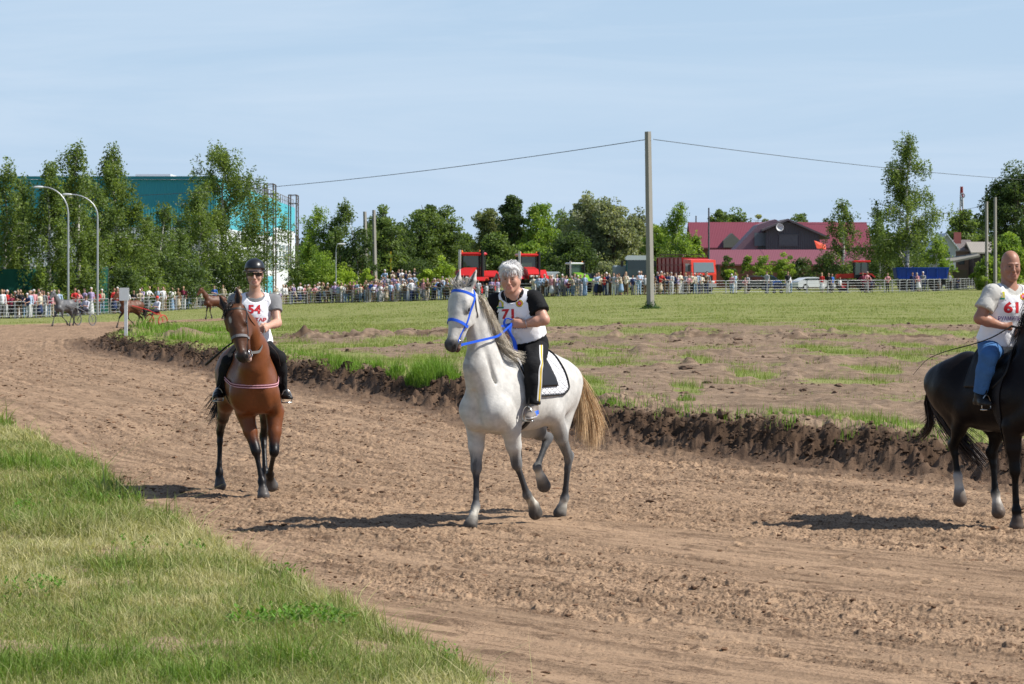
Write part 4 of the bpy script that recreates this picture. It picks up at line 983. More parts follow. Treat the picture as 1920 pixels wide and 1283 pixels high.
def big_tractor(loc, rz, label, red, roofc, sc=1.0, grp=None):
    r = empty('tractor', loc, rz, label, 'tractor', grp); r.scale = (sc, sc, sc)
    M = MB(); M.prism([(.3, 1.35), (2.75, 1.30), (2.8, 1.75), (2.3, 2.15), (.3, 2.35)], -.48, .48); lp(M.build('bonnet', red), r)
    box_part(r, 'grille', BLK, ((2.80, 0, 1.25), (.10, .80, .75))); box_part(r, 'chassis', BLK, ((.9, 0, .95), (4.0, .6, .6)), bev=.05)
    M = MB(); 
    for x, y in ((-1.55, -.78), (-1.55, .78), (.28, -.70), (.28, .70), (-.7, -.80), (-.7, .80)): M.tube([(x, y, 1.5), (x * .96, y * .93, 3.25)], .055, 6)
    M.box((-.65, 0, 1.5), (1.9, 1.6, .25)); cab = lp(M.build('cab', BLK), r)
    box_part(cab, 'glass', mat('cab_glass', (.06, .10, .07), .08, .3, 1.5, spec=.8), ((-.64, 0, 2.42), (1.72, 1.42, 1.62))); box_part(cab, 'driver_seat', BLK, ((-.1, .1, 2.1), (.35, .5, .8)))
    box_part(cab, 'cab_roof', roofc, ((-.68, 0, 3.38), (2.15, 1.75, .26)), bev=.1)
    M = MB(); M.tube([(.45, -.82, 1.7), (.45, -.82, 3.7)], .11, 8); lp(M.build('exhaust', mat('exhaust_silver', (.50, .50, .48), .35, metal=.7), smooth=True), r)
    M = MB(); M.tube([(.2, .90, 1.6), (.2, .90, 3.65)], .15, 8); lp(M.build('air_intake', BLK, smooth=True), r)
    for y in (-1, 1):
        M = MB(); pr = [(-2.3, 1.35), (-1.9, 1.95), (-1.0, 2.1), (-.3, 1.7), (-.25, 1.6), (-1.0, 1.95), (-1.9, 1.8), (-2.2, 1.3)]; M.prism(pr, .75 * y if y > 0 else -1.75, 1.75 if y > 0 else -.75); lp(M.build('fender', red), r)
        M = MB(); M.prism([(.9, 1.40), (1.2, 1.62), (2.2, 1.62), (2.6, 1.35), (2.5, 1.30), (2.15, 1.5), (1.25, 1.5), (1.0, 1.35)], .75 if y > 0 else -1.6, 1.6 if y > 0 else -.75); lp(M.build('fender', red), r)
        wheelp(r, (-1.15, 1.30 * y, .98), .98, .80, red); wheelp(r, (1.75, 1.0 * y, .74), .74, .52, red)
        M = MB(); M.sphere((2.86, .25 * y, 1.55), (.04, .13, .09), 8); lp(M.build('headlight', mat('lamp_glass', (.7, .7, .68), .15), smooth=True), r)
        M = MB(); M.sphere((.2, .7 * y, 3.56), (.09, .09, .12), 8); lp(M.build('beacon', mat('beacon_orange', (.75, .22, .02), .3), smooth=True), r)
    return r
def build_machines():
    RD = mat('tractor_red', (.55, .020, .018), .30, .06, 2, spec=.5); DR = mat('truck_red', (.30, .010, .014), .35, .1, 1, spec=.5)
    g1 = gat(884, 255); big_tractor(g1, math.radians(-102), 'large red tractor with a silver exhaust left of the woman rider', RD, RD, 1.16, 'red tractors on display')
    g2 = gat(990, 266); big_tractor(g2, math.radians(-80), 'large red tractor partly hidden behind the woman rider', RD, RD, 1.08, 'red tractors on display')
    g3 = gat(1080, 268); big_tractor(g3, math.radians(-75), 'green tractor with a white cab roof between the red tractor and the harvester', mat('lime_green', (.16, .34, .02), .4), mat('roof_white', (.62, .63, .62), .5), .80)
    # harvester with tall glass cab
    b = gat(1196, 262); r = empty('harvester', b, 0, 'pale harvester with tall glass cab and white roof beside the concrete pole', 'harvester'); PW_ = mat('harvester_white', (.62, .66, .68), .4)
    M = MB(); M.prism([(-1.15, 0), (1.15, 0), (1.15, .22), (.9, .42), (-.9, .42), (-1.15, .22)], -.9, 1.2, off=(0, 0, 2.95)); lp(M.build('cab_roof', PW_), r); box_part(r, 'cab_glass', GLS, ((0, 0, 2.15), (2.0, 1.6, 1.6)))
    M = MB()
    for x in (-1.03, 1.03):
        for y in (-.82, .82): M.box((x, y, 2.15), (.10, .10, 1.65))
    lp(M.build('cab_frame', mat('harvester_teal', (.03, .09, .10), .5)), r); box_part(r, 'front_body', PW_, ((0, -.2, 1.10), (2.3, 2.2, .45)), bev=.1); box_part(r, 'engine_body', mat('harvester_grey', (.25, .30, .33), .5), ((-.9, 2.6, 1.6), (2.6, 3.2, 1.7)), bev=.1)
    M = MB(); M.tube([(1.0, -.7, 2.9), (1.45, -.9, 2.85)], .03, 5); M.box((1.5, -.95, 2.6), (.25, .08, .5)); M.tube([(-1.0, -.7, 2.9), (-1.45, -.9, 2.85)], .03, 5); M.box((-1.5, -.95, 2.6), (.25, .08, .5)); lp(M.build('mirror', BLK), r)
    for x in (-1.15, 1.15): wheelp(r, (x, .2, .8), .8, .5, PW_, (1, 0, 0)); wheelp(r, (x, 3.4, .6), .6, .4, PW_, (1, 0, 0))
    # red truck
    b = gat(1302, 262); r = empty('truck', b, math.radians(-90 + 20), 'bright red truck with a dark red box body behind the fence', 'truck'); OR = mat('cab_red', (.70, .045, .022), .35, .05, 1, spec=.5)
    M = MB(); M.prism([(.2, .75), (2.15, .75), (2.2, 1.65), (2.0, 2.95), (.2, 3.05)], -1.22, 1.22); cab = lp(M.build('cab', OR), r)
    M = MB(); V = [(2.215, -1.02, 1.82), (2.215, 1.02, 1.82), (2.06, .98, 2.72), (2.06, -.98, 2.72)]; V += [(x - .06, y, z) for x, y, z in V]; M.add(V, [(0, 1, 2, 3), (7, 6, 5, 4), (0, 4, 5, 1), (1, 5, 6, 2), (2, 6, 7, 3), (3, 7, 4, 0)]); lp(M.build('windscreen', mat('truck_glass', (.16, .20, .22), .12, spec=.7)), cab)
    for y in (-1, 1):
        box_part(cab, 'side_window', GLS, ((1.25, 1.225 * y, 2.25), (.95, .03, .75))); box_part(r, 'mirror', BLK, ((2.15, 1.45 * y, 2.2), (.1, .22, .6)), ((2.1, 1.32 * y, 2.45), (.05, .3, .05)))
        M = MB(); M.sphere((2.22, .85 * y, .95), (.05, .2, .12), 8); lp(M.build('headlight', mat('lamp_glass', (.7, .7, .68)), smooth=True), r)
    box_part(r, 'grille', BLK, ((2.21, 0, 1.28), (.06, 1.7, .55))); box_part(r, 'bumper', mat('bumper_grey', (.25, .25, .26), .5), ((2.2, 0, .62), (.2, 2.4, .38)), bev=.05)
    box_part(r, 'chassis', BLK, ((-2.6, 0, .8), (7.4, .9, .3)))
    M = MB(); M.box((-2.9, 0, 2.15), (5.9, 2.45, 2.0)); bx_ = lp(M.build('box_body', DR), r)
    M = MB()
    for x in np.linspace(-5.8, 0, 7): M.box((x, -1.25, 2.15), (.12, .08, 2.05)); M.box((x, 1.25, 2.15), (.12, .08, 2.05))
    for z in (1.15, 1.8, 2.5, 3.15): M.box((-2.9, -1.25, z), (5.9, .10, .09)); M.box((-2.9, 1.25, z), (5.9, .10, .09))
    lp(M.build('ribs', mat('rib_red', (.22, .008, .012), .4)), bx_)
    M = MB(); M.tube([(-5.8, -1.0, 3.2), (-5.6, -1.0, 3.45), (-.4, -1.0, 3.45), (-.2, -1.0, 3.2)], .04, 5); M.tube([(-5.8, 1.0, 3.2), (-5.6, 1.0, 3.45), (-.4, 1.0, 3.45), (-.2, 1.0, 3.2)], .04, 5); lp(M.build('roof_rail', mat('rail_dark', (.10, .05, .05), .6)), bx_)
    for x in (1.2, -3.4, -4.7):
        for y in (-1.0, 1.0): wheelp(r, (x, y, .52), .52, .32, mat('rim_grey', (.3, .3, .3), .5))
    # small red tractor, side view, facing left
    b = gat(1607, 272); r = empty('tractor', b, math.radians(180), 'red farm tractor seen from the side beneath the thin birch', 'tractor')
    M = MB(); M.prism([(.35, 1.25), (2.0, 1.20), (2.05, 1.60), (.35, 1.72)], -.38, .38); lp(M.build('bonnet', mat('faded_red', (.50, .035, .02), .4)), r); box_part(r, 'chassis', BLK, ((.6, 0, .85), (2.6, .5, .5)))
    M = MB()
    for x in (-1.0, .3):
        for y in (-.68, .68): M.tube([(x, y, 1.3), (x * .95, y * .96, 2.75)], .05, 6)
    M.box((-.35, 0, 1.4), (1.35, 1.3, .35)); M.tube([(-.3, -.68, 1.4), (-.3, -.66, 2.75)], .04, 5); M.tube([(-.3, .68, 1.4), (-.3, .66, 2.75)], .04, 5); cab = lp(M.build('cab', BLK), r)
    box_part(cab, 'glass', mat('clear_glass', (.12, .16, .14), .1, spec=.7), ((-.35, 0, 2.12), (1.22, 1.26, 1.15))); box_part(cab, 'cab_roof', RD, ((-.38, 0, 2.84), (1.65, 1.5, .17)), bev=.06)
    for y in (-1, 1):
        wheelp(r, (-.78, .85 * y, .82), .82, .42, mat('rim_darkred', (.30, .015, .02), .5), rr=.62); wheelp(r, (1.35, .78 * y, .60), .60, .30, mat('rim_darkred', (.30, .015, .02)), rr=.5)
        M = MB(); M.prism([(-1.65, 1.35), (-1.3, 1.68), (-.2, 1.74), (-.1, 1.65), (-1.2, 1.58), (-1.55, 1.3)], .62 if y > 0 else -1.1, 1.1 if y > 0 else -.62); lp(M.build('fender', RD), r)
    # blue tipper trailer
    b = gat(1727, 276); r = empty('trailer', b, 0, 'blue tipping trailer parked under the tall birch', 'trailer'); BL = clad('trailer_blue', (.010, .050, .30), .9, 'X', .3, .1)
    M = MB(); M.prism([(-2.45, 1.55), (2.3, 1.55), (2.55, 2.55), (-2.6, 2.60)], -1.2, 1.2, off=(0, 0, -.35)); bd = lp(M.build('box_body', BL), r)
    M = MB()
    for x in np.linspace(-2.4, 2.3, 6): M.box((x, -1.25, 1.7), (.08, .08, 1.0))
    M.box((0, -1.25, 2.22), (5.1, .10, .10)); M.box((0, -1.25, 1.22), (4.7, .10, .10)); lp(M.build('ribs', mat('trailer_rib', (.012, .06, .34), .5)), bd)
    box_part(r, 'chassis', BLK, ((0, 0, .85), (4.6, 1.0, .55)))
    for x in (-1.7, -.6, 1.4):
        for y in (-.9, .9): wheelp(r, (x, y, .48), .48, .32, BLK)
    # parked cars
    def car(px, Y, rz, c, lab, roof=1.45):
        b = gat(px, Y); r = empty('parked_car', b, rz, lab, 'car', 'cars parked behind the crowd'); m = mat('car_' + lab.split()[0] + lab.split()[1], c, .25, .04, 1, spec=.6)
        M = MB(); M.prism([(-2.1, .3), (2.1, .3), (2.12, .62), (1.95, .78), (1.0, .92), (.35, roof - .06), (-.2, roof), (-1.3, roof - .08), (-1.95, .95), (-2.12, .8)], -.82, .82); lp(M.build('body', m), r)
        M = MB(); M.prism([(.92, .95), (.36, roof - .12), (-1.25, roof - .14), (-1.75, .97)], -.835, .835); lp(M.build('window', GLS), r)
        for x in (-1.3, 1.3):
            for y in (-.75, .75): wheelp(r, (x, y, .32), .32, .2, mat('rim_grey', (.3, .3, .3)))
    car(1408, 285, math.radians(170), (.10, .11, .12), 'dark grey car parked before the low farm wing'); car(1440, 300, math.radians(8), (.03, .10, .40), 'blue car half hidden by the young trees of the farm'); car(1526, 285, math.radians(20), (.62, .65, .68), 'white car parked left of the side on tractor', 1.3); car(658, 280, math.radians(100), (.60, .64, .64), 'white car below the thin curved street lamp', 1.9); car(1033, 276, math.radians(80), (.30, .33, .32), 'pale off road car between the red and green tractors', 2.0); car(1112, 290, math.radians(70), (.05, .06, .07), 'black car in the shade under the willows', 1.7)
    car(1170, 285, math.radians(85), (.38, .52, .58), 'light blue van beside the harvester cab', 2.4); car(722, 290, math.radians(10), (.04, .16, .12), 'dark green car behind the mound of spectators', 1.7)
build_machines()
print('bg', round(time.time() - T0, 1))
# ------------------------------------------------------------------ trees
def leafmat(name, k=.45):
    g = NT(name, .55, .3); a = g.attr('Col').outputs['Color']; g.color(a); tr = g.n('BsdfTranslucent'); mx = g.n('MixShader', i_0=k)
    sc = g.mix(1.0, a, (1.25, 1.25, .55), 'MULTIPLY'); g.t.links.new(sc, tr.inputs[0]); out = g.t.nodes['Material Output']; g.t.links.new(g.b.outputs[0], mx.inputs[1]); g.t.links.new(tr.outputs[0], mx.inputs[2]); g.t.links.new(mx.outputs[0], out.inputs[0]); return g.m
LEAF = leafmat('leaf')
def birch_bark():
    g = NT('birch_bark', .8, .2); c = g.coord((1, 1, 3)); n = g.noise(2.2, 4, .7, c); g.color(g.mix(g.ramp(n, .50, .60), (.50, .48, .44), (.05, .045, .04))); return g.m
BARKB = birch_bark(); BARK = mat('bark', (.10, .08, .06), .9, .35, 3, .5, 12, .03)
def quads(P_, size, rng, tilt=1.0, up=None):
    n = len(P_); a = rng.normal(0, 1, (n, 3)); a[:, 2] *= tilt; a /= np.linalg.norm(a, axis=1)[:, None]; b = np.cross(a, rng.normal(0, 1, (n, 3))); b /= np.linalg.norm(b, axis=1)[:, None] + 1e-9
    s = (size * rng.uniform(.6, 1.4, n))[:, None]; V = np.stack([P_ + a * s * .62, P_ + b * s * .38, P_ - a * s * .62, P_ - b * s * .38], 1).reshape(-1, 3)
    Q = np.arange(4 * n).reshape(n, 4); return V, Q
PAL = dict(birch=[(0.145, 0.205, 0.052), (0.190, 0.255, 0.064), (0.108, 0.156, 0.043)], light=[(0.207, 0.304, 0.052), (0.261, 0.353, 0.066), (0.153, 0.241, 0.046)], dark=[(0.077, 0.121, 0.040), (0.101, 0.149, 0.048), (0.058, 0.093, 0.034)], willow=[(0.245, 0.276, 0.160), (0.306, 0.326, 0.205), (0.176, 0.205, 0.114)], mid=[(0.130, 0.190, 0.055), (0.168, 0.233, 0.064), (0.095, 0.141, 0.046)], olive=[(0.190, 0.219, 0.084), (0.230, 0.255, 0.114), (0.138, 0.163, 0.064)], lime=[(0.290, 0.396, 0.048), (0.360, 0.468, 0.068), (0.215, 0.311, 0.043)])
def tree(px, top_py, hw_px, Y, kind, pal, label, n=9000, seed=0, crown0=.12, leafs=.17, cat='tree', name=None, lean=0, group=None, shape=None):
    rng = np.random.default_rng(seed * 7 + 3 + int(px))
    if px < 870: Y = max(Y, fence_at(px)[1] + (5 if kind == 'bush' else 9))
    b = gat(px, Y); H = zat(top_py, Y) - b[2]; W = hw_px / F * Y
    name = name or {'birch': 'birch_tree', 'round': 'broadleaf_tree', 'cone': 'conifer_tree', 'bush': 'bush'}[kind]
    r = empty(name, b, 0, label, cat, group)
    ncl = 0; P_ = []; ci = []
    M = MB(); bark = BARKB if kind == 'birch' else BARK
    tr = max(.10, H * .016); nn = 8; tp = np.array([(rng.normal(0, .12) * i * .25 + lean * (i / nn), rng.normal(0, .12) * i * .25, H * .93 * i / nn) for i in range(nn + 1)]); tp[0] = (0, 0, -.2)
    if kind != 'bush': M.tube(list(tp), list(np.linspace(tr, tr * .18, nn + 1)), 7)
    ax = lambda t: np.array([np.interp(t, np.linspace(0, 1, nn + 1), tp[:, i]) for i in range(3)])
    if kind == 'birch':
        nb = 46 if n > 6000 else 26
        prof = shape or (lambda t: (np.interp(t, [0, .15, .35, .6, .82, 1], [.60, .95, 1.0, .82, .48, .07])))
        for i in range(nb):
            t = crown0 + (1 - crown0) * ((i + rng.uniform(0, 1)) / nb) ** .95; t = min(t, .99); az = rng.uniform(0, 6.283); L_ = W * prof(t) * rng.uniform(.45, 1.2)
            p0 = ax(max(.05, t - .08 * (1 - t))); d = np.array([math.cos(az), math.sin(az), 0]); rise = L_ * rng.uniform(.35, .9) * (1 if t < .85 else 1.6); pm = p0 + d * L_ * .55 + [0, 0, rise * .75]; pe = p0 + d * L_ + [0, 0, rise * .72]
            M.tube([p0, pm, pe], [tr * .28 * (1.1 - t), tr * .16 * (1.1 - t), .015], 4, cap=False)
            m = int(n / nb * (.35 + prof(t)) * rng.uniform(.5, 1.3)); ns = max(3, m // 26); s_ = rng.uniform(.2, 1.0, ns) ** .8
            st = np.where((s_ < .5)[:, None], p0 + (pm - p0) * (s_ * 2)[:, None], pm + (pe - pm) * (s_ * 2 - 1)[:, None]) + rng.normal(0, .16 + .03 * W, (ns, 3))
            hl = rng.uniform(.5, 1.0, ns) * np.clip(H * .12, .7, 2.2)
            for q in range(ns):
                k = max(4, int(m / ns)); u = rng.uniform(0, 1, k); pp = st[q] + np.stack([rng.normal(0, .13, k) + .25 * math.sin(q) * u, rng.normal(0, .13, k), -u * hl[q] + rng.normal(0, .08, k) + .25], 1); P_.append(pp); ci.append(np.full(k, rng.integers(0, 3)))
    elif kind in ('round', 'bush'):
        nc = int(np.clip(n / 75, 26, 190)); c0 = crown0 if kind == 'round' else 0.05
        lob = [(rng.uniform(-.5, .5), rng.uniform(-.5, .5), rng.uniform(.35, .92), rng.uniform(.35, .6)) for _ in range(6)]
        for i in range(nc):
            if rng.uniform() < .42 and kind == 'round':
                lx, ly, lz, lr = lob[rng.integers(0, 6)]; v = unit(rng.normal(0, 1, 3)) * lr * rng.uniform(.6, 1.05); u = np.array([lx + v[0], ly + v[1], 0]); zf = lz + v[2] * .45 * (W * 2 / H)
            else:
                v = unit(rng.normal(0, 1, 3)) * rng.uniform(.45, 1.0); u = np.array([v[0], v[1], 0]); zf = c0 + (1 - c0) * (v[2] * .5 + .5)
            zf = np.clip(zf, c0, .97); env = (1 - ((zf - .45) / .58) ** 2) ** .5 if abs((zf - .45) / .58) < 1 else .1; env = max(env, .2); rr = np.hypot(u[0], u[1]); u = u / max(1, rr) * env * W
            c = np.array([u[0], u[1], zf * H]) + (ax(zf) * [1, 1, 0]); cr = W * rng.uniform(.14, .30) + .15
            if kind == 'round' and i % 3 == 0: M.tube([ax(max(.12, zf * .55)), c], [tr * .22, .03], 4, cap=False)
            k = int(n / nc * rng.uniform(.6, 1.4)); q = rng.normal(0, 1, (k, 3)); q /= np.linalg.norm(q, axis=1)[:, None]; q *= (rng.uniform(.25, 1.0, k) ** .5)[:, None] * cr; q[:, 2] *= .72; P_.append(c + q); ci.append(np.full(k, rng.integers(0, 3)))
    else:
        nb = 30
        for i in range(nb * 3):
            t = crown0 + (1 - crown0) * rng.uniform(0, 1) ** 1.2; az = rng.uniform(0, 6.283); L_ = W * (1 - t) ** .8 * rng.uniform(.7, 1.1) + .1; p0 = ax(t); d = np.array([math.cos(az), math.sin(az), -.15]); k = int(n / nb / 3); u = rng.uniform(.1, 1, k)
            P_.append(p0 + d * L_ * u[:, None] + rng.normal(0, .14, (k, 3)) * (1 + W * .15)); ci.append(np.full(k, rng.integers(0, 3)))
    P_ = np.vstack(P_); ci = np.concatenate(ci); P_[:, 2] = np.maximum(P_[:, 2], .05)
    V, Q = quads(P_, leafs, rng, .8); pc = np.array(PAL[pal])[ci] * rng.uniform(.72, 1.3, (len(P_), 1)); col = np.repeat(pc, 4, axis=0)
    o = mkmesh('crown', V, Q, LEAF, None, False, col); lp(o, r)
    if kind != 'bush': lp(M.build('trunk', bark, smooth=True), r)
    else:
        M.tube([(0, 0, -.1), (0, 0, H * .4)], [.05, .02], 5); M.tube([(.1, 0, -.1), (W * .3, 0, H * .5)], [.04, .02], 5); lp(M.build('stem', bark, smooth=True), r)
    return r
def build_trees():
    bsh = lambda t: np.interp(t, [0, .1, .3, .5, .7, .85, 1], [.35, .7, .95, .75, .55, .32, .06])
    G1 = 'birches before the teal hall'
    L = [(8, 292, 40, 208, 'birch', 'birch', 'birch at the very left edge in front of the teal hall', 7000), (42, 318, 36, 212, 'birch', 'mid', 'birch second from the left edge, forked white trunk', 7000), (92, 290, 38, 206, 'birch', 'birch', 'birch behind the head of the taller street lamp', 8500), (146, 252, 46, 203, 'birch', 'birch', 'tallest birch of the left group, between the two lamp arms', 11000),
         (216, 258, 50, 202, 'birch', 'birch', 'tall birch at the right end of the left group', 11500), (185, 330, 40, 200, 'birch', 'mid', 'shorter birch between the two tallest left birches', 8000), (268, 408, 36, 207, 'birch', 'birch', 'small birch left of the gap in front of the white hall wall', 6000), (303, 372, 34, 208, 'birch', 'mid', 'slender birch in the gap before the teal wall', 6000), (336, 430, 32, 206, 'birch', 'mid', 'low birch just left of the big birch', 5000),
         (418, 266, 84, 204, 'birch', 'birch', 'big broad birch behind the helmeted rider', 21000), (372, 345, 46, 206, 'birch', 'birch', 'left shoulder birch of the big broad birch', 8000), (470, 380, 34, 207, 'birch', 'mid', 'thin birch right behind the helmet against the hall corner', 5000),
         (548, 468, 15, 225, 'birch', 'mid', 'sparse sapling before the white hall end', 900), (590, 380, 34, 238, 'birch', 'light', 'pale birch with a white trunk right of the hall', 7000), (636, 370, 38, 246, 'birch', 'mid', 'dark weeping birch behind the pale birch', 9000), (672, 424, 30, 262, 'birch', 'dark', 'dark birch left of the leaning concrete posts', 5000),
         (1581, 368, 36, 276, 'birch', 'mid', 'thin birch over the side on tractor', 5200), (1700, 236, 74, 278, 'birch', 'birch', 'very tall pointed weeping birch over the blue trailer', 20000), (1650, 390, 32, 290, 'birch', 'mid', 'birch left beside the very tall pointed one', 6000), (1755, 440, 26, 292, 'birch', 'light', 'light birch right beside the very tall pointed one', 4000),
         (720, 386, 34, 300, 'round', 'mid', 'broad tree behind the leaning concrete posts', 7000), (752, 418, 28, 305, 'round', 'dark', 'dark tree right of the leaning concrete posts', 5500), (795, 372, 40, 310, 'round', 'mid', 'tall tree with feathery top left of the sky gap', 9000), (838, 388, 36, 312, 'round', 'mid', 'rounded tree forming the left side of the sky gap', 8000), (872, 440, 26, 330, 'round', 'mid', 'low tree in the sky gap behind the first red tractor', 4500),
         (918, 388, 32, 322, 'round', 'olive', 'olive green tree right of the sky gap', 7500), (962, 362, 26, 318, 'round', 'dark', 'dark narrow tree behind the woman rider head', 8000), (1012, 376, 34, 316, 'round', 'light', 'bright green tree right of the dark narrow one', 7500), (1058, 376, 30, 325, 'round', 'mid', 'tree filling the gap behind the grey willows', 6000), (1104, 360, 46, 302, 'round', 'willow', 'tallest grey green willow behind the green tractor', 12000), (1150, 374, 42, 300, 'round', 'willow', 'grey green willow left of the concrete pole', 11000), (1196, 390, 28, 306, 'round', 'willow', 'willow directly behind the concrete pole', 6500),
         (1068, 440, 42, 292, 'round', 'dark', 'dark low tree beneath the tallest willow', 7000), (930, 440, 40, 300, 'round', 'mid', 'lower green tree behind the first red tractor', 6500), (1000, 455, 32, 295, 'round', 'light', 'light green low tree behind the second red tractor', 4500), (1236, 412, 24, 292, 'round', 'light', 'light green tree right of the concrete pole', 5000), (1270, 377, 34, 288, 'birch', 'light', 'pointed young birch above the red truck', 7000), (1303, 440, 16, 290, 'round', 'light', 'small light green tree at the left end of the barn', 2500),
         (1345, 392, 26, 430, 'round', 'mid', 'distant tree above the left part of the barn roof', 3000), (1382, 388, 30, 440, 'round', 'mid', 'distant rounded tree above the barn roof', 3500), (1420, 400, 20, 450, 'round', 'willow', 'pale distant tree left of the plank house peak', 2000), (1508, 402, 30, 460, 'round', 'mid', 'distant tree above the plank house peak', 2600), (1550, 404, 26, 470, 'round', 'olive', 'distant tree behind the right half of the barn roof', 2200), (1620, 420, 26, 430, 'round', 'mid', 'distant tree at the right end of the barn', 2500),
         (1806, 396, 32, 430, 'round', 'mid', 'distant hazy tree below the lattice mast', 3500), (1842, 392, 28, 440, 'round', 'dark', 'distant dark tree right of the lattice mast', 3000), (1770, 440, 24, 420, 'round', 'mid', 'distant tree behind the pale blue house', 2400), (1908, 300, 56, 305, 'round', 'dark', 'large dark tree at the right edge', 15000), (1895, 440, 36, 285, 'round', 'light', 'bright green tree behind the bald rider', 7000), (1850, 478, 22, 283, 'bush', 'light', 'bright green bush left of the bald rider', 2600)]
    for i, (px, tp, hw, Y, kd, pal, lab, n) in enumerate(L):
        tree(px, tp, hw * (1.42 if kd == 'birch' and px < 480 else 1.18), Y, kd, pal, lab, int(n * (1.55 if kd == 'birch' else 2.0)), i, leafs=.15 if kd == 'birch' else .20 * (1 if Y < 350 else 1.5), group=G1 if px < 480 and kd == 'birch' else None, shape=bsh if px == 1700 else None, crown0=.10 if kd == 'birch' else .05)
    B = [(258, 505, 20, 196, 'light', 'light green bush beside the marker post board'), (640, 496, 38, 236, 'lime', 'lime green bush beneath the thin curved street lamp'), (600, 470, 44, 234, 'light', 'green undergrowth beneath the pale birch'), (690, 500, 16, 244, 'lime', 'lime green sapling at the foot of the leaning posts'), (566, 500, 24, 232, 'birch', 'dark bush at the hall corner'), (832, 478, 24, 252, 'lime', 'lime green sapling left of the first red tractor'), (806, 500, 18, 250, 'lime', 'smaller lime sapling beside the spectators'), (900, 492, 16, 290, 'mid', 'bush behind the first red tractor'),
         (1402, 472, 12, 292, 'light', 'leftmost young tree before the low farm wing'), (1432, 468, 20, 292, 'light', 'widest light green young tree before the low farm wing'), (1470, 470, 20, 292, 'light', 'upright young tree before the farm window'), (1504, 482, 26, 294, 'dark', 'dark round bush before the plank house corner'), (1548, 478, 30, 292, 'dark', 'dark bush under the thin birch'), (1366, 478, 16, 290, 'dark', 'dark clipped bush beside the red truck'), (1370, 502, 12, 288, 'lime', 'small yellow green bush beside the red truck'), (1836, 498, 16, 286, 'lime', 'low lime green bush by the shed'),
         (1040, 480, 30, 290, 'dark', 'dark undergrowth behind the green tractor'), (1140, 490, 26, 288, 'willow', 'pale willow shrub left of the harvester'), (1250, 470, 40, 286, 'mid', 'undergrowth behind the red truck'), (780, 480, 40, 300, 'dark', 'dark undergrowth behind the kiosk'), (860, 490, 30, 300, 'mid', 'undergrowth behind the first sapling and tractor'), (960, 490, 30, 300, 'mid', 'undergrowth between the two red tractors'), (1640, 480, 40, 296, 'dark', 'dark undergrowth behind the side on tractor'), (1700, 470, 60, 298, 'dark', 'dark undergrowth behind the blue trailer'),
         (60, 505, 60, 213, 'dark', 'dark undergrowth behind the left green screen'), (230, 500, 34, 212, 'dark', 'dark undergrowth right of the green screen'), (330, 490, 60, 212, 'dark', 'dark undergrowth below the slender birch'), (430, 480, 70, 211, 'dark', 'dark undergrowth below the big broad birch'), (150, 490, 60, 214, 'dark', 'dark undergrowth behind the right green screen')]
    for i, (px, tp, hw, Y, pal, lab) in enumerate(B): tree(px, tp, hw, Y, 'bush', pal, lab, int(hw * 130), 100 + i, leafs=.15, cat='bush')
    # bush at the foot of the concrete pole
    b = gpt(1220, 583); rng = np.random.default_rng(77); n = 900; r = empty('nettle_bush', b, 0, 'dark green nettles around the foot of the concrete pole', 'bush'); q = rng.normal(0, 1, (n, 3)) * [.30, .35, .22]; q[:, 2] = np.abs(q[:, 2]) + .02; q[:, 2] *= np.exp(-(q[:, 0] / .5) ** 2); V, Q = quads(q, .09, rng); lp(mkmesh('leaves', V, Q, LEAF, None, False, np.repeat(np.array([[.045, .10, .025]]) * rng.uniform(.6, 1.4, (n, 1)), 4, 0)), r)
    # far woodland belt
    rng = np.random.default_rng(5); P_ = []; 
    for px in np.arange(-900, 2900, 9):
        Y = rng.uniform(520, 640); H_ = rng.uniform(6, 11) * (1.0 if (px < 880 or px > 900) else .6); b = gat(px, Y); k = 260; q = rng.normal(0, 1, (k, 3)); q /= np.linalg.norm(q, axis=1)[:, None]; q *= np.array([3.0, 3.0, H_ * .55]); P_.append(b + [0, 0, H_ * .5] + q * rng.uniform(.5, 1, (k, 1)))
    P_ = np.vstack(P_); V, Q = quads(P_, .8, rng); o = mkmesh('far_woodland', V, Q, LEAF, None, False, np.repeat(np.array([[.05, .085, .028]]) * rng.uniform(.6, 1.4, (len(P_), 1)), 4, 0)); tag(o, 'far belt of woodland along the horizon behind the farm and hall', 'woodland', kind='stuff')
build_trees()
print('trees', round(time.time() - T0, 1))
# ------------------------------------------------------------------ horses
SKINV = 0.0105
class Horse:
    def __init__(s, opx, Oy, yaw, gz=0.0, sc=1.0):
        "yaw: image-space heading, forward = (sin yaw, -cos yaw)"
        s.O = np.array([(opx - 960) / F * Oy, Oy, gz]); s.Fv = np.array([math.sin(yaw), -math.cos(yaw), 0]); s.Lv = np.array([math.cos(yaw), math.sin(yaw), 0])
        s.sc = sc
    def loc(s, x, y, z): return s.O + (s.Fv * x + s.Lv * y + np.array([0, 0, z])) * s.sc
    def Jy(s, px, py, y):
        k = (px - 960) / F; O, A, B = s.O, s.Fv, s.Lv
        x = (k * (O[1] + B[1] * y) - O[0] - B[0] * y) / (A[0] - k * A[1]); p = O + A * x + B * y; p[2] = CH - (py - 500) * p[1] / F; return p
    def Jx(s, px, py, x):
        k = (px - 960) / F; O, A, B = s.O, s.Fv, s.Lv
        y = (k * (O[1] + A[1] * x) - O[0] - A[0] * x) / (B[0] - k * B[1]); p = O + A * x + B * y; p[2] = CH - (py - 500) * p[1] / F; return p
    def R(s): return np.stack([s.Fv, s.Lv, np.array([0, 0, 1.0])], 1)

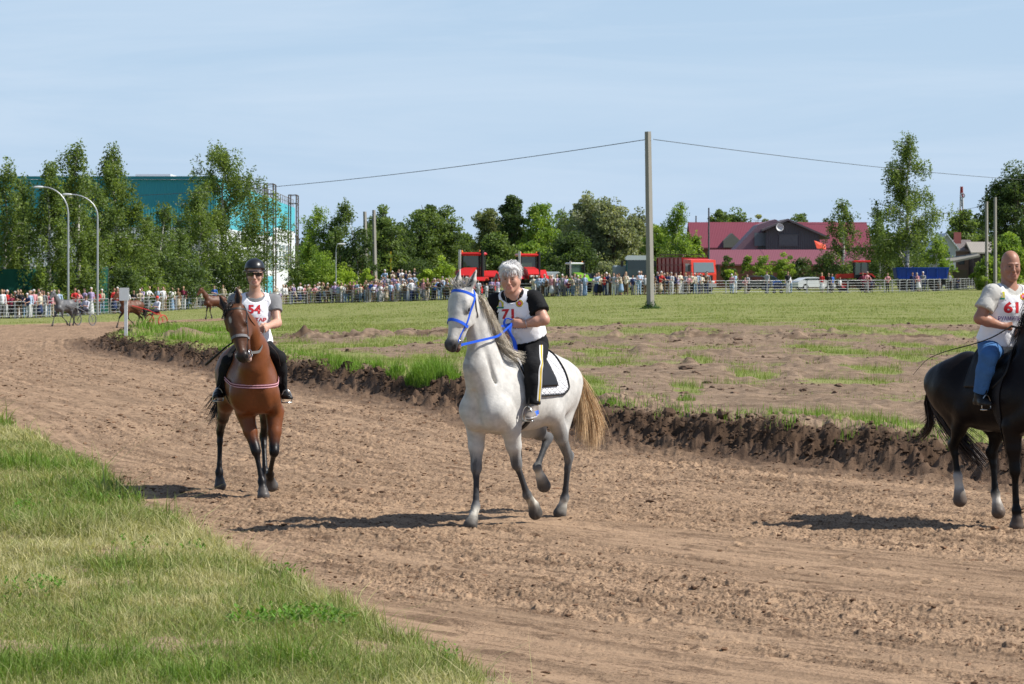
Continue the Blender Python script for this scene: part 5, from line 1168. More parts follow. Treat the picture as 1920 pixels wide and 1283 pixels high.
def foreleg(S, H, sgn, elbow, knee, fet, cor, toe, cols, hoofc):
    cu, ck, cc, cf, cp = cols
    side = H.Lv; k = 0.02
    m1 = elbow * .5 + knee * .5
    sh = H.loc(.60, .165 * sgn, 1.06)
    S.cap(H.loc(.28, .11 * sgn, 1.40), sh, .125, .110, cu, .045, H.Lv, .66)
    S.cap(sh, elbow, .112, .105, cu, .04, H.Lv, .78)
    S.cap(H.loc(.20, .17 * sgn, 1.20), elbow, .10, .085, cu, .05, H.Lv, .8)
    S.chain([elbow, m1, knee + (m1 - knee) * .22, knee], [.098, .070, .047, .047], k=.025, cols=[cu, cu, ck, ck])
    S.cap(elbow + H.Fv * .045, m1 + H.Fv * .02 + (knee - m1) * .2, .055, .035, cu, .02)
    kn = unit(fet - knee)
    S.ell(knee, (.050, .046, .062), frame(kn, side), ck, .02)
    a = knee + (fet - knee) * .2; b = knee + (fet - knee) * .75
    S.chain([knee, a, b, fet], [.042, .031, .029, .040], k=.018, cols=[ck, cc, cc, cf], side=side, w=.82)
    S.cap(knee + (fet - knee) * .25 - H.Fv * .022, fet - H.Fv * .018, .016, .019, cc, .015)   # tendon
    hoof(S, H, fet, cor, toe, cf, cp, hoofc)
def hoof(S, H, fet, cor, toe, cf, cp, hoofc):
    S.ell(fet, (.044, .041, .044), None, cf, .02)
    S.cap(fet * .75 + cor * .25, cor, .038, .044, [q * .8 for q in cp] if cp[0] > .3 else cp, .02, col2=cp, cw=2)
    ax = unit(toe - cor)
    S.cap(cor, cor + ax * .015, .050, .052, cp, .012)
    S.cap(cor + ax * .012, toe, .053, .066, hoofc, .006, cw=5)
def frame(a, side):
    a = unit(a); s_ = np.asarray(side, float); s_ = unit(s_ - a * (s_ @ a)); return np.stack([np.cross(s_, a), s_, a], 1)
def hindleg(S, H, sgn, stif, hock, fet, cor, toe, cols, hoofc):
    cu, ck, cc, cf, cp = cols; side = H.Lv
    hip = H.loc(-.50, .15 * sgn, 1.22)
    S.cap(hip, stif, .205, .125, cu, .08, H.Lv, .72)
    S.cap(H.loc(-.70, .12 * sgn, 1.27), stif * .45 + hock * .55, .15, .066, cu, .07, H.Lv, .78)
    m = stif * .45 + hock * .55
    S.chain([stif, m, hock], [.118, .066, .044], k=.03, cols=[cu, ck, ck], side=H.Lv, w=.85)
    d = unit(fet - hock); up = unit(m - hock); back = unit(np.cross(np.cross(up, d), up)) if abs(up @ d) < .995 else H.Fv
    cal = hock + unit(up - d) * -0.0 + unit(unit(hock - m) + unit(hock - fet)) * .045
    S.ell(hock, (.046, .040, .06), frame(d, side), ck, .02)
    S.cap(hock + (m - hock) * .55 + (cal - hock) * .3, cal + up * .02, .014, .026, ck, .03)
    S.cap(cal, hock + (fet - hock) * .3, .026, .028, ck, .03)
    a = hock + (fet - hock) * .25; b = hock + (fet - hock) * .8
    S.chain([hock, a, b, fet], [.042, .034, .031, .041], k=.018, cols=[ck, cc, cc, cf], side=side, w=.82)
    hoof(S, H, fet, cor, toe, cf, cp, hoofc)

def body(S, H, c, cb=None, ctop=None):
    R = H.R(); l = H.loc; cb = cb if cb is not None else c; ct = ctop if ctop is not None else c
    S.ell(l(.02, 0, 1.16), (.62, .275, .315), R, c, .08)
    S.ell(l(-.22, 0, 1.14), (.42, .255, .27), R, cb, .08)
    S.ell(l(.36, 0, 1.16), (.34, .255, .335), R, c, .08)
    for q in (-1, 1):
        S.ell(l(.58, .105 * q, 1.06), (.19, .118, .19), R, c, .028)
        S.ell(l(-.52, .125 * q, 1.24), (.27, .145, .255), R, c, .08)
        S.cap(l(.40, .12 * q, .98), l(.62, .07 * q, .98), .10, .09, c, .05)
    S.cap(l(.30, 0, 1.50), l(-.02, 0, 1.40), .060, .11, ct, .10)
    S.cap(l(-.02, 0, 1.38), l(-.42, 0, 1.42), .12, .13, ct, .10)
    S.cap(l(-.42, 0, 1.41), l(-.78, 0, 1.30), .14, .10, ct, .09)
    S.cap(l(-.78, 0, 1.33), l(-.88, 0, 1.22), .055, .04, ct, .05)

EARS = []; NOS = []
def horse_head(S, H, poll, muz, nrm, c, cmz, side=None, ears=((-.02, -.0), (-.02, 0)), mouth=0.0, Lh=.60, cear=None, ear_dir=None, cface=None, lipc=None, wide=1.18):
    a = unit(muz - poll); n = np.asarray(nrm, float); n = unit(n - a * (n @ a)); v = unit(np.cross(n, a))   # v: towards horse's left
    if v @ H.Lv < 0 and side is None: v = -v
    Rm = np.stack([a, v, n], 1); h = Lh / .60
    Q = lambda u, w_, m: poll + (a * u + v * w_ * (1 + (wide - 1) * min(1, max(0, (.55 - u) / .25))) + n * m) * h
    cf = cface if cface is not None else c
    S.ell(Q(.09, 0, -.035), np.array((.13, .088 * wide, .105)) * h, Rm, c, .05)
    S.cap(Q(.10, 0, .0), Q(.30, 0, -.005), .080 * h, .066 * h, cf, .04, v, wide); S.cap(Q(.30, 0, -.005), Q(.45, 0, -.012), .066 * h, .048 * h, cf, .04, v, 1.04)
    S.cap(Q(.08, 0, .025), Q(.22, 0, .030), .060 * h, .052 * h, cf, .04, v, 1.15)
    S.cap(Q(.20, 0, .030), Q(.50, 0, .014), .040 * h, .034 * h, cf, .025)
    for q in (-1, 1):
        S.ell(Q(.20, .042 * q, -.105), np.array((.125, .034, .098)) * h, Rm, c, .04)
        S.cap(Q(.125, .066 * q, .030), Q(.20, .070 * q, .012), .028 * h, .024 * h, c, .025)   # brow
        S.ell(Q(.198, .084 * q, -.002), np.array((.036, .016, .027)) * h, Rm, [x * .30 for x in c], .012, cw=2.5); S.ell(Q(.198, .100 * q, .000), np.array((.022, .012, .014)) * h, Rm, sub=True, k=.006)
        S.cap(Q(.25, .064 * q, -.022), Q(.40, .042 * q, -.022), .017 * h, .013 * h, c, .025)      # facial crest
        S.ell(Q(.525, .034 * q, .002), np.array((.046, .028, .040)) * h, Rm, cmz, .018)
        S.ell(Q(.548, .046 * q, .012), np.array((.027, .017, .017)) * h, Rm, sub=True, k=.006); NOS.append((Q(.548, .046 * q, .010), .021 * h))
        S.cap(Q(.30, .03 * q, -.10), Q(.47, .018 * q, -.085 - .6 * mouth), .035 * h, .020 * h, c, .03)
    S.ell(Q(.53, 0, -.005), np.array((.064, .048, .050)) * h, Rm, cmz, .03)
    S.ell(Q(.565, 0, -.038), np.array((.026, .040, .024)) * h, Rm, cmz, .015)
    S.ell(Q(.535 - mouth * .3, 0, -.082 - mouth), np.array((.046, .034, .020)) * h, Rm, lipc if lipc is not None else cmz, .02)
    S.ell(Q(.56, 0, -.061 - mouth * .45), np.array((.075, .07, .005 + mouth * .42)) * h, Rm, sub=True, k=.006)
    ed = ear_dir or ((-.15, .0), (-.15, .0))
    ce = cear if cear is not None else c
    for q, (m_, out) in zip((1, -1), ed):
        b = Q(.015, .052 * q, .012); t = Q(-.185, (.062 + out) * q, .012 + m_)
        mid = b * .55 + t * .45 + v * q * .008
        S.cap(b, mid, .026 * h, .032 * h, ce, .015, v, 1.35); S.cap(mid, t, .031 * h, .006 * h, ce, .010, v, 1.3); EARS.append((b, t, unit(n + v * q * .35)))
        fr = unit(n + v * q * .35)
        S.cap(b * .7 + mid * .3 + fr * .034 * h, b * .22 + t * .78 + fr * .020 * h, .020 * h, .008 * h, sub=True, k=.006, side=v, w=1.3)
    return dict(Q=Q, a=a, v=v, n=n, h=h)

def horse_mesh(S, name, vox, c, matn, parent, paint=None):
    V, Q = S.mesh(vox); V = relax(V, Q, 2, .5)
    col = S.colors(V, .007)
    for b, t, fr in EARS:      # dark hair lining the hollow of each ear
        ab = t - b; L2 = ab @ ab; tt = np.clip(((V - b) @ ab) / L2, 0, 1); d = V - b - tt[:, None] * ab; f_ = d @ fr; lt = np.linalg.norm(d - np.outer(f_, fr), axis=1)
        m = ((tt > .12) & (tt < .9) & (f_ > -.006) & (lt < .021 * (1.15 - tt))).astype(float)[:, None]; col = col * (1 - .82 * m)
    for p_, r_ in NOS: m = (np.linalg.norm(V - p_, axis=1) < r_).astype(float)[:, None]; col = col * (1 - .85 * m)
    EARS.clear(); NOS.clear()
    if paint is not None: col = paint(V, col)
    return mkmesh(name, V, Q, matn, parent, True, np.clip(col, 0, 1))

def conform(P2, hd, bv, off=.004, sm=2):
    "lay a strap's centre line on the skin of the head"
    cen = hd['Q'](.2, 0, -.04); a = hd['a']; o_ = P2 - (cen + np.outer((P2 - cen) @ a, a)); o_ = o_ / (np.linalg.norm(o_, axis=1)[:, None] + 1e-9); R_ = []
    for p, o in zip(P2, o_):
        h = bv.ray_cast(Vector(p + o * .09), Vector(-o), .16); R_.append((np.array(h[0]) + o * off) if h[0] is not None else p)
    R_ = np.array(R_)
    for _ in range(sm): R_[1:-1] = np.maximum(0, 1) * (R_[:-2] + 2 * R_[1:-1] + R_[2:]) / 4
    return R_ + o_ * .0015, o_
def mesh_bvh(o):
    me = o.data; return BVHTree.FromPolygons([v.co.copy() for v in me.vertices], [tuple(p.vertices) for p in me.polygons])
def eyes(hd, parent, col=(0.012, 0.008, 0.006)):
    for q in (-1, 1):
        M = MB(); M.sphere(hd['Q'](.198, .0870 * q, .000), np.array((.023, .0145, .017)) * hd['h'], 14, np.stack([hd['a'], hd['v'], hd['n']], 1))
        M.build('eye', mat('horse_eye', col, .08, 0, spec=.6), parent, True)

def strands(name, curves, wd, col, parent=None, m=None, taper=True, var=.2, seed=1, dark=None):
    "thin hair ribbons; curves: list of (k,3) arrays"
    rng = np.random.default_rng(seed); K = len(curves[0]); A = np.array(curves); n = len(A)
    T = np.gradient(A, axis=1); T /= np.linalg.norm(T, axis=2)[:, :, None] + 1e-9
    sd = np.cross(T, rng.normal(0, 1, (n, 1, 3))); sd /= np.linalg.norm(sd, axis=2)[:, :, None] + 1e-9
    tt = np.linspace(0, 1, K); ww = wd * (1 - tt ** 2.5 * .8)[None, :, None] * rng.uniform(.6, 1.4, (n, 1, 1))
    V = np.stack([A - sd * ww / 2, A + sd * ww / 2], 2).reshape(-1, 3)
    b = (np.arange(n) * K * 2)[:, None] + (np.arange(K - 1) * 2)[None]; b = b.ravel(); Q = np.stack([b, b + 1, b + 3, b + 2], 1)
    c = np.array(col)[None] * rng.uniform(1 - var, 1 + var, (n, 1))
    c = np.repeat(c[:, None], K * 2, 1)
    if dark is not None: f = np.repeat(tt, 2)[None, :, None]; c = c * (1 - f) + np.array(dark) * f * (c.mean(2, keepdims=True) / np.mean(col))
    return mkmesh(name, V, Q, m or vcmat('hair', .5, .4, .15, 60, 0), parent, True, c.reshape(-1, 3))

def hair_lock(rng, guide, spread0, spread1, n, K=9, curl=.01):
    "n strands around a guide polyline with widening spread"
    g = np.array(guide, float); s_ = np.linspace(0, 1, len(g)); t = np.linspace(0, 1, K)
    G = np.stack([np.interp(t, s_, g[:, i]) for i in range(3)], 1)
    for _ in range(2): G[1:-1] = (G[:-2] + 2 * G[1:-1] + G[2:]) / 4
    out = []
    for _ in range(n):
        o = rng.normal(0, 1, 3); o2 = rng.normal(0, 1, 3) * .6 + o; f = t[:, None]
        ln = rng.uniform(.72, 1.08); tt = np.clip(t * ln, 0, 1)
        B = np.stack([np.interp(tt, t, G[:, i]) for i in range(3)], 1)
        out.append(B + o * spread0 * (1 - f) + o2 * spread1 * f ** 1.2 + rng.normal(0, curl, (1, 3)) * np.sin(f * 6.28 * rng.uniform(.5, 1.3)))
    return out

GREY = dict(c=(.49, .475, .445), dk=(.036, .037, .041), sock=(.62, .58, .50), hoof=(.085, .075, .066))
def white_horse():
    H = Horse(975, 26.15, -math.radians(31)); S = SDF(); c = GREY['c']; dk = GREY['dk']; sk = GREY['sock']; mid = (.16, .158, .158)
    body(S, H, c, None, (.52, .505, .475)); J = H.Jy; hc = GREY['hoof']
    # standing right foreleg
    foreleg(S, H, -1, J(893, 795, -.15), J(893, 879, -.14), J(892, 950, -.13), J(886, 974, -.12), J(882, 985, -.115), (c, mid, dk, (.12, .12, .125), sk), hc)
    foreleg(S, H, 1, J(957, 800, .16), J(969, 871, .14), J(988, 928, .12), J(1001, 948, .12), J(1004, 962, .12), (c, mid, dk, (.13, .13, .13), sk), hc)
    hindleg(S, H, 1, J(1035, 770, .20), J(1066, 858, .10), J(1059, 933, .03), J(1053, 953, .0), J(1050, 962, -.01), (c, mid, dk, (.12, .12, .125), sk), hc)
    hindleg(S, H, -1, J(990, 797, -.19), J(1027, 822, -.15), J(1007, 876, -.13), J(1015, 897, -.13), J(1020, 911, -.13), ((.45, .44, .42), (.10, .10, .105), dk, (.13, .13, .13), sk), hc)
    # neck
    poll = J(869, 541, 0.0); muz = J(846, 646, -0.02)
    nb = H.loc(.42, 0, 1.28); nm = J(904, 640, 0.0); nt_ = J(884, 575, .0)
    ns = H.Lv
    S.cap(H.loc(.40, 0, 1.24), J(907, 672, 0), .255, .178, c, .10, ns, .66)
    S.cap(H.loc(.52, 0, 1.10), J(893, 690, 0), .20, .13, c, .10, ns, .9)
    S.cap(J(907, 672, 0), J(893, 610, 0), .175, .132, c, .07, ns, .64)
    S.cap(J(893, 610, 0), J(877, 560, 0), .130, .100, c, .06, ns, .68)
    S.cap(J(930, 655, 0), J(888, 560, 0), .055, .045, c, .06)
    n = H.Fv * 1.0 + np.array([-.12, 0, .35])
    hd = horse_head(S, H, poll, muz, n, (.51, .495, .465), (.085, .082, .082), mouth=.022, cear=(.40, .38, .35), lipc=(.34, .20, .15), ear_dir=((-.02, .012), (-.02, .012)), Lh=.595, wide=1.24)
    def paint(V, col):
        # dapples and darker joints of a flea-bitten grey
        x, y, z = V.T
        d = fbm(x * 1 + z * .7, y + z, 13, 3, 5); d2 = fbm(x + y * .6, z, 22, 2, 6); dp = sstep(.42, .60, d2) * sstep(.3, .0, np.abs(z - 1.25) - .25); col = col * (0.86 + .22 * d + .10 * dp)[:, None]
        q = sstep(.72, .60, z) * sstep(.0, .1, col.mean(1)) ; st = fbm(x * 3, z * 1.1 + y, 9, 3, 9)
        col = col * (1 - .45 * (q * sstep(.45, .62, st)))[:, None]
        u = (V - hd['Q'](.42, 0, 0)) @ hd['a']; m = sstep(0, .10, u) * sstep(.5, .2, np.linalg.norm(V - muz, axis=1))
        col = col * (1 - m[:, None] * np.array([.62, .64, .64]) * (0.5 + .5 * sstep(.35, .6, fbm(x * 2, z * 2, 11, 2, 3)))[:, None])
        return col
    for q in (1, -1): S.cap(J(898, 600, .10 * q), H.loc(.62, .12 * q, 1.22), .018, .016, sub=True, k=.05)
    S.cap(H.loc(.80, 0, 1.22), H.loc(.74, 0, .98), .014, .016, sub=True, k=.05)
    root = empty('horse', H.O, 0, 'light grey horse with blue bridle trotting with the woman rider numbered 71', 'horse')
    b = hbody = horse_mesh(S, 'body', SKINV, c, vcmat('horse_grey', .62, .25, .16, 16, .35, 55, .006, sheen=.05), root, paint)
    eyes(hd, root)
    rng = np.random.default_rng(3)
    # tail
    g = [J(1078, 700, 0), J(1090, 722, 0), J(1103, 760, -.02), J(1112, 795, -.02), J(1110, 836, 0)]
    cur = hair_lock(rng, g, .014, .042, 1300, 10, .006)
    g2 = [J(1078, 702, 0), J(1086, 735, 0), J(1092, 780, 0), J(1090, 822, 0)]; cur += hair_lock(rng, g2, .014, .032, 560, 10, .006)
    g3 = [J(1079, 700, 0), J(1100, 728, 0), J(1118, 770, 0), J(1128, 812, 0)]; cur += hair_lock(rng, g3, .012, .032, 200, 10, .008)
    strands('tail', cur, .0040, (.52, .38, .22), root, seed=4, var=.25, dark=(.56, .38, .21))
    # mane along the crest, falling on the left side
    cur = []
    for i in range(16):
        t = i / 15; p = J(888, 556, 0) * (1 - t) + J(934, 640, 0) * t + H.Lv * .02
        e = p + H.Lv * (.10 + .04 * t) + np.array([.02, 0, -.16 - .05 * t]) + H.Fv * -.03
        cur += hair_lock(rng, [p, p + H.Lv * .07 + np.array([0, 0, .0]), e], .010, .014, 46, 9, .005)
    for q in range(4):    # wind blown long locks over the saddle
        p = J(925, 620 + 8 * q, .03); cur += hair_lock(rng, [p, J(940 + 3 * q, 648 + 3 * q, .12), J(962, 660 + 4 * q, .2), J(984, 664 + 6 * q, .22)], .008, .012, 46, 9, .008)
    strands('mane', cur, .0034, (.50, .44, .35), root, seed=6, var=.25)
    cur = []
    for i in range(22):
        p = hd['Q'](rng.uniform(-.01, .04), rng.uniform(-.028, .028), .035); e = p + np.array([rng.normal(0, .03), 0, 0]) - hd['a'] * rng.uniform(.03, .08) + hd['n'] * rng.uniform(.0, .04) + hd['v'] * rng.normal(0, .02)
        cur += hair_lock(rng, [p, (p + e) / 2 + hd['n'] * .01, e], .01, .02, 10, 9, .006)
    strands('forelock', cur, .005, (.44, .41, .36), root, seed=7)
    # bridle: blue webbing
    Q = hd['Q']; bl = mat('blue_webbing', (.02, .10, .62), .55, .1, 60, .4, 300, .001); M = MB()
    def ring(u0, pts): return [Q(*p) for p in pts]
    hbv = mesh_bvh(hbody)
    def strap(M, pts, w_=.024, th=.004):
        P_ = np.array([Q(*p) for p in pts]); t = np.linspace(0, 1, len(P_)); tt = np.linspace(0, 1, 26)
        P2 = np.stack([np.interp(tt, t, P_[:, i]) for i in range(3)], 1)
        for _ in range(2): P2[1:-1] = (P2[:-2] + 2 * P2[1:-1] + P2[2:]) / 4
        P2, out = conform(P2, hd, hbv); tn = np.gradient(P2, axis=0)
        M.ribbon(P2, np.cross(tn, out), w_, th)
    br = empty('bridle', (0, 0, 0)); br.parent = root; br.matrix_parent_inverse = root.matrix_basis.inverted()
    M1 = MB(); strap(M1, [(.06, .097, -.03), (.055, .085, .035), (.05, .045, .080), (.05, 0, .092), (.05, -.045, .080), (.055, -.085, .035), (.06, -.097, -.03)]); setlocal(M1.build('browband', bl), br)
    M1 = MB(); strap(M1, [(.33, .062, -.09), (.335, .070, -.05), (.33, .066, -.005), (.32, .045, .060), (.315, 0, .082), (.32, -.045, .060), (.33, -.066, -.005), (.335, -.070, -.05), (.33, -.062, -.09)], .026); setlocal(M1.build('noseband', bl), br)
    for q in (1, -1):
        M1 = MB(); strap(M1, [(.0, .06 * q, -.05), (.06, .098 * q, -.045), (.14, .095 * q, -.045), (.24, .088 * q, -.045), (.33, .074 * q, -.045), (.42, .056 * q, -.045), (.49, .052 * q, -.055)], .024); setlocal(M1.build('cheekpiece', bl), br)
    M1 = MB(); strap(M1, [(.05, .098, -.04), (.14, .082, -.14), (.20, .06, -.20), (.215, 0, -.215), (.20, -.06, -.20), (.14, -.082, -.14), (.05, -.098, -.04)], .014); setlocal(M1.build('throat_lash', mat('dark_leather', (.03, .022, .018), .5)), br)
    stl = mat('bit_steel', (.55, .55, .55), .25, .05, metal=1)
    for q in (1, -1):
        M1 = MB(); c0 = Q(.50, .058 * q, -.055); M1.tube([c0 + (hd['a'] * math.cos(t) + hd['n'] * math.sin(t)) * .030 for t in np.linspace(0, 6.28, 17)[:-1]], .0045, 6, closed=True); setlocal(M1.build('bit_ring', stl, smooth=True), br)
    H.hd = hd; H.root = root; H.bit = Q(.51, .062, -.06); H.bitR = Q(.51, -.062, -.06); H.J = J; H.bridle = br
    return H



def brown_horse():
    H = Horse(466, 29.5, math.radians(11)); S = SDF(); J = H.Jx; c = (.150, .047, .015); dk = (.007, .005, .005); hc = (.085, .075, .07); mid = (.06, .025, .014)
    body(S, H, c, (.14, .048, .018), (.11, .04, .016))
    foreleg(S, H, -1, J(459, 772, .42), J(480, 846, .60), J(491, 903, .66), J(493, 920, .70), J(494, 930, .73), (c, dk, dk, dk, dk), hc)
    foreleg(S, H, 1, J(515, 772, .42), J(514, 848, .58), J(506, 889, .34), J(507, 902, .27), J(510, 911, .25), (c, dk, dk, dk, dk), hc)
    hindleg(S, H, -1, J(425, 752, -.36), J(413, 808, -.76), J(411, 885, -.72), J(412, 902, -.70), J(413, 911, -.68), ((.15, .055, .022), dk, dk, dk, dk), hc)
    hindleg(S, H, 1, J(505, 752, -.25), J(494, 818, -.52), J(497, 884, -.30), J(499, 899, -.24), J(501, 907, -.22), ((.13, .05, .02), dk, dk, dk, dk), hc)
    ns = H.Lv
    S.cap(H.loc(.42, 0, 1.22), J(478, 660, .66), .25, .185, c, .10, ns, .72)
    S.cap(H.loc(.54, 0, 1.08), J(474, 690, .72), .21, .15, c, .10, ns, .95)
    S.cap(J(478, 660, .66), J(464, 615, .86), .18, .135, c, .07, ns, .74)
    S.cap(J(464, 615, .86), J(445, 585, .98), .13, .105, c, .06, ns, .8)
    poll = J(437, 576, 1.02); muz = J(455, 671, 1.22)
    n = unit(H.Fv + np.array([-.62, 0, .22]))
    hd = horse_head(S, H, poll, muz, n, (.105, .038, .016), (.022, .016, .014), mouth=.055, cear=(.085, .04, .02), lipc=(.50, .33, .28), ear_dir=((.01, .015), (-.03, .045)), Lh=.60, wide=1.22, cface=(.075, .030, .014))
    def paint(V, col):
        x, y, z = V.T; col = col * (.9 + .2 * fbm(x + z, y + z * .6, 6, 3, 5))[:, None]
        p = hd['Q'](.155, -.012, .085); dd = V - p; u = dd @ hd['a']; v_ = dd @ hd['v']; q = np.sqrt((u / .034) ** 2 + (v_ / .016) ** 2 + ((dd @ hd['n']) / .06) ** 2)
        m = sstep(1.15, .75, q)[:, None]; col = col * (1 - m) + m * np.array([.42, .36, .31])
        return col
    root = empty('horse', H.O, 0, 'glossy bay horse with white forehead spot and open mouth under the helmeted rider', 'horse')
    hbody = horse_mesh(S, 'body', SKINV, c, vcmat('horse_bay', .42, .25, .18, 9, .35, 14, .012), root, paint)
    eyes(hd, root); rng = np.random.default_rng(11)
    g = [H.loc(-.86, 0, 1.26), H.loc(-.95, -.08, 1.12), H.loc(-.98, -.20, .9), H.loc(-.96, -.26, .72)]
    strands('tail', hair_lock(rng, g, .018, .055, 500, 9, .01), .0065, (.02, .014, .012), root, seed=4)
    cur = []
    for i in range(14):
        t = i / 13; p = J(440, 572, .95) * (1 - t) + J(482, 640, .50) * t; cur += hair_lock(rng, [p, p - H.Lv * .05 + np.array([0, 0, .02]), p - H.Lv * .09 + np.array([0, 0, -.12])], .012, .02, 20)
    strands('mane', cur, .006, (.022, .014, .011), root, seed=5)
    cur = []
    for i in range(16):
        p = hd['Q'](rng.uniform(-.02, .03), rng.uniform(-.03, .03), .05); cur += hair_lock(rng, [p, p + hd['a'] * .05 + hd['n'] * .03 + hd['v'] * rng.normal(-.03, .02), p + hd['a'] * .10 + hd['n'] * .02 + hd['v'] * rng.normal(-.07, .02)], .006, .01, 12)
    strands('forelock', cur, .005, (.025, .016, .012), root, seed=7)
    Q = hd['Q']; bl = mat('bridle_leather', (.035, .030, .028), .45, .1, 60, .4, 200, .001)
    br = empty('bridle'); setlocal(br, root)
    hbv = mesh_bvh(hbody)
    def strap(nm, pts, w_=.022, m=bl):
        P_ = np.array([Q(*p) for p in pts]); t = np.linspace(0, 1, len(P_)); tt = np.linspace(0, 1, 26); P2 = np.stack([np.interp(tt, t, P_[:, i]) for i in range(3)], 1)
        for _ in range(2): P2[1:-1] = (P2[:-2] + 2 * P2[1:-1] + P2[2:]) / 4
        P2, out = conform(P2, hd, hbv); tn = np.gradient(P2, axis=0); M1 = MB(); M1.ribbon(P2, np.cross(tn, out), w_, .004); setlocal(M1.build(nm, m), br)
    strap('browband', [(.06, .097, -.03), (.055, .085, .035), (.05, .045, .080), (.05, 0, .092), (.05, -.045, .080), (.055, -.085, .035), (.06, -.097, -.03)], .02)
    strap('noseband', [(.335, .060, -.09), (.335, .070, -.05), (.335, .066, -.005), (.33, .045, .060), (.328, 0, .080), (.33, -.045, .060), (.335, -.066, -.005), (.335, -.070, -.05), (.335, -.060, -.09)], .028, mat('grey_padding', (.16, .15, .155), .7))
    for q in (1, -1):
        strap('cheekpiece', [(.0, .06 * q, -.05), (.06, .098 * q, -.045), (.14, .095 * q, -.035), (.24, .088 * q, -.035), (.33, .074 * q, -.035), (.42, .056 * q, -.045), (.50, .052 * q, -.055)], .016)
    strap('throat_lash', [(.05, .098, -.04), (.14, .082, -.14), (.20, .06, -.20), (.215, 0, -.215), (.20, -.06, -.20), (.14, -.082, -.14), (.05, -.098, -.04)], .014)
    stl = mat('bit_steel', (.55, .55, .55), .25, .05, metal=1)
    for q in (1, -1):
        M1 = MB(); c0 = Q(.50, .060 * q, -.065); M1.tube([c0 + (hd['a'] * math.cos(t) + hd['n'] * math.sin(t)) * .034 for t in np.linspace(0, 6.28, 17)[:-1]], .005, 6, closed=True); setlocal(M1.build('bit_ring', stl, smooth=True), br)
    M1 = MB(); M1.tube([Q(.50, .062, -.06), Q(.515, 0, -.063), Q(.50, -.062, -.06)], .007, 6); setlocal(M1.build('bit', stl, smooth=True), br)
    # pink and white breast strap
    M1 = MB(); M2 = MB(); pts = []
    from_ = [H.loc(.30, .30, 1.22), H.loc(.52, .275, 1.18), H.loc(.70, .17, 1.14), H.loc(.775, 0, 1.12), H.loc(.70, -.17, 1.14), H.loc(.52, -.275, 1.18), H.loc(.30, -.30, 1.22)]
    H.breast = from_
    H.hd = hd; H.root = root; H.bit = Q(.50, .066, -.06); H.bitR = Q(.50, -.066, -.06); H.J = J; H.bridle = br
    return H

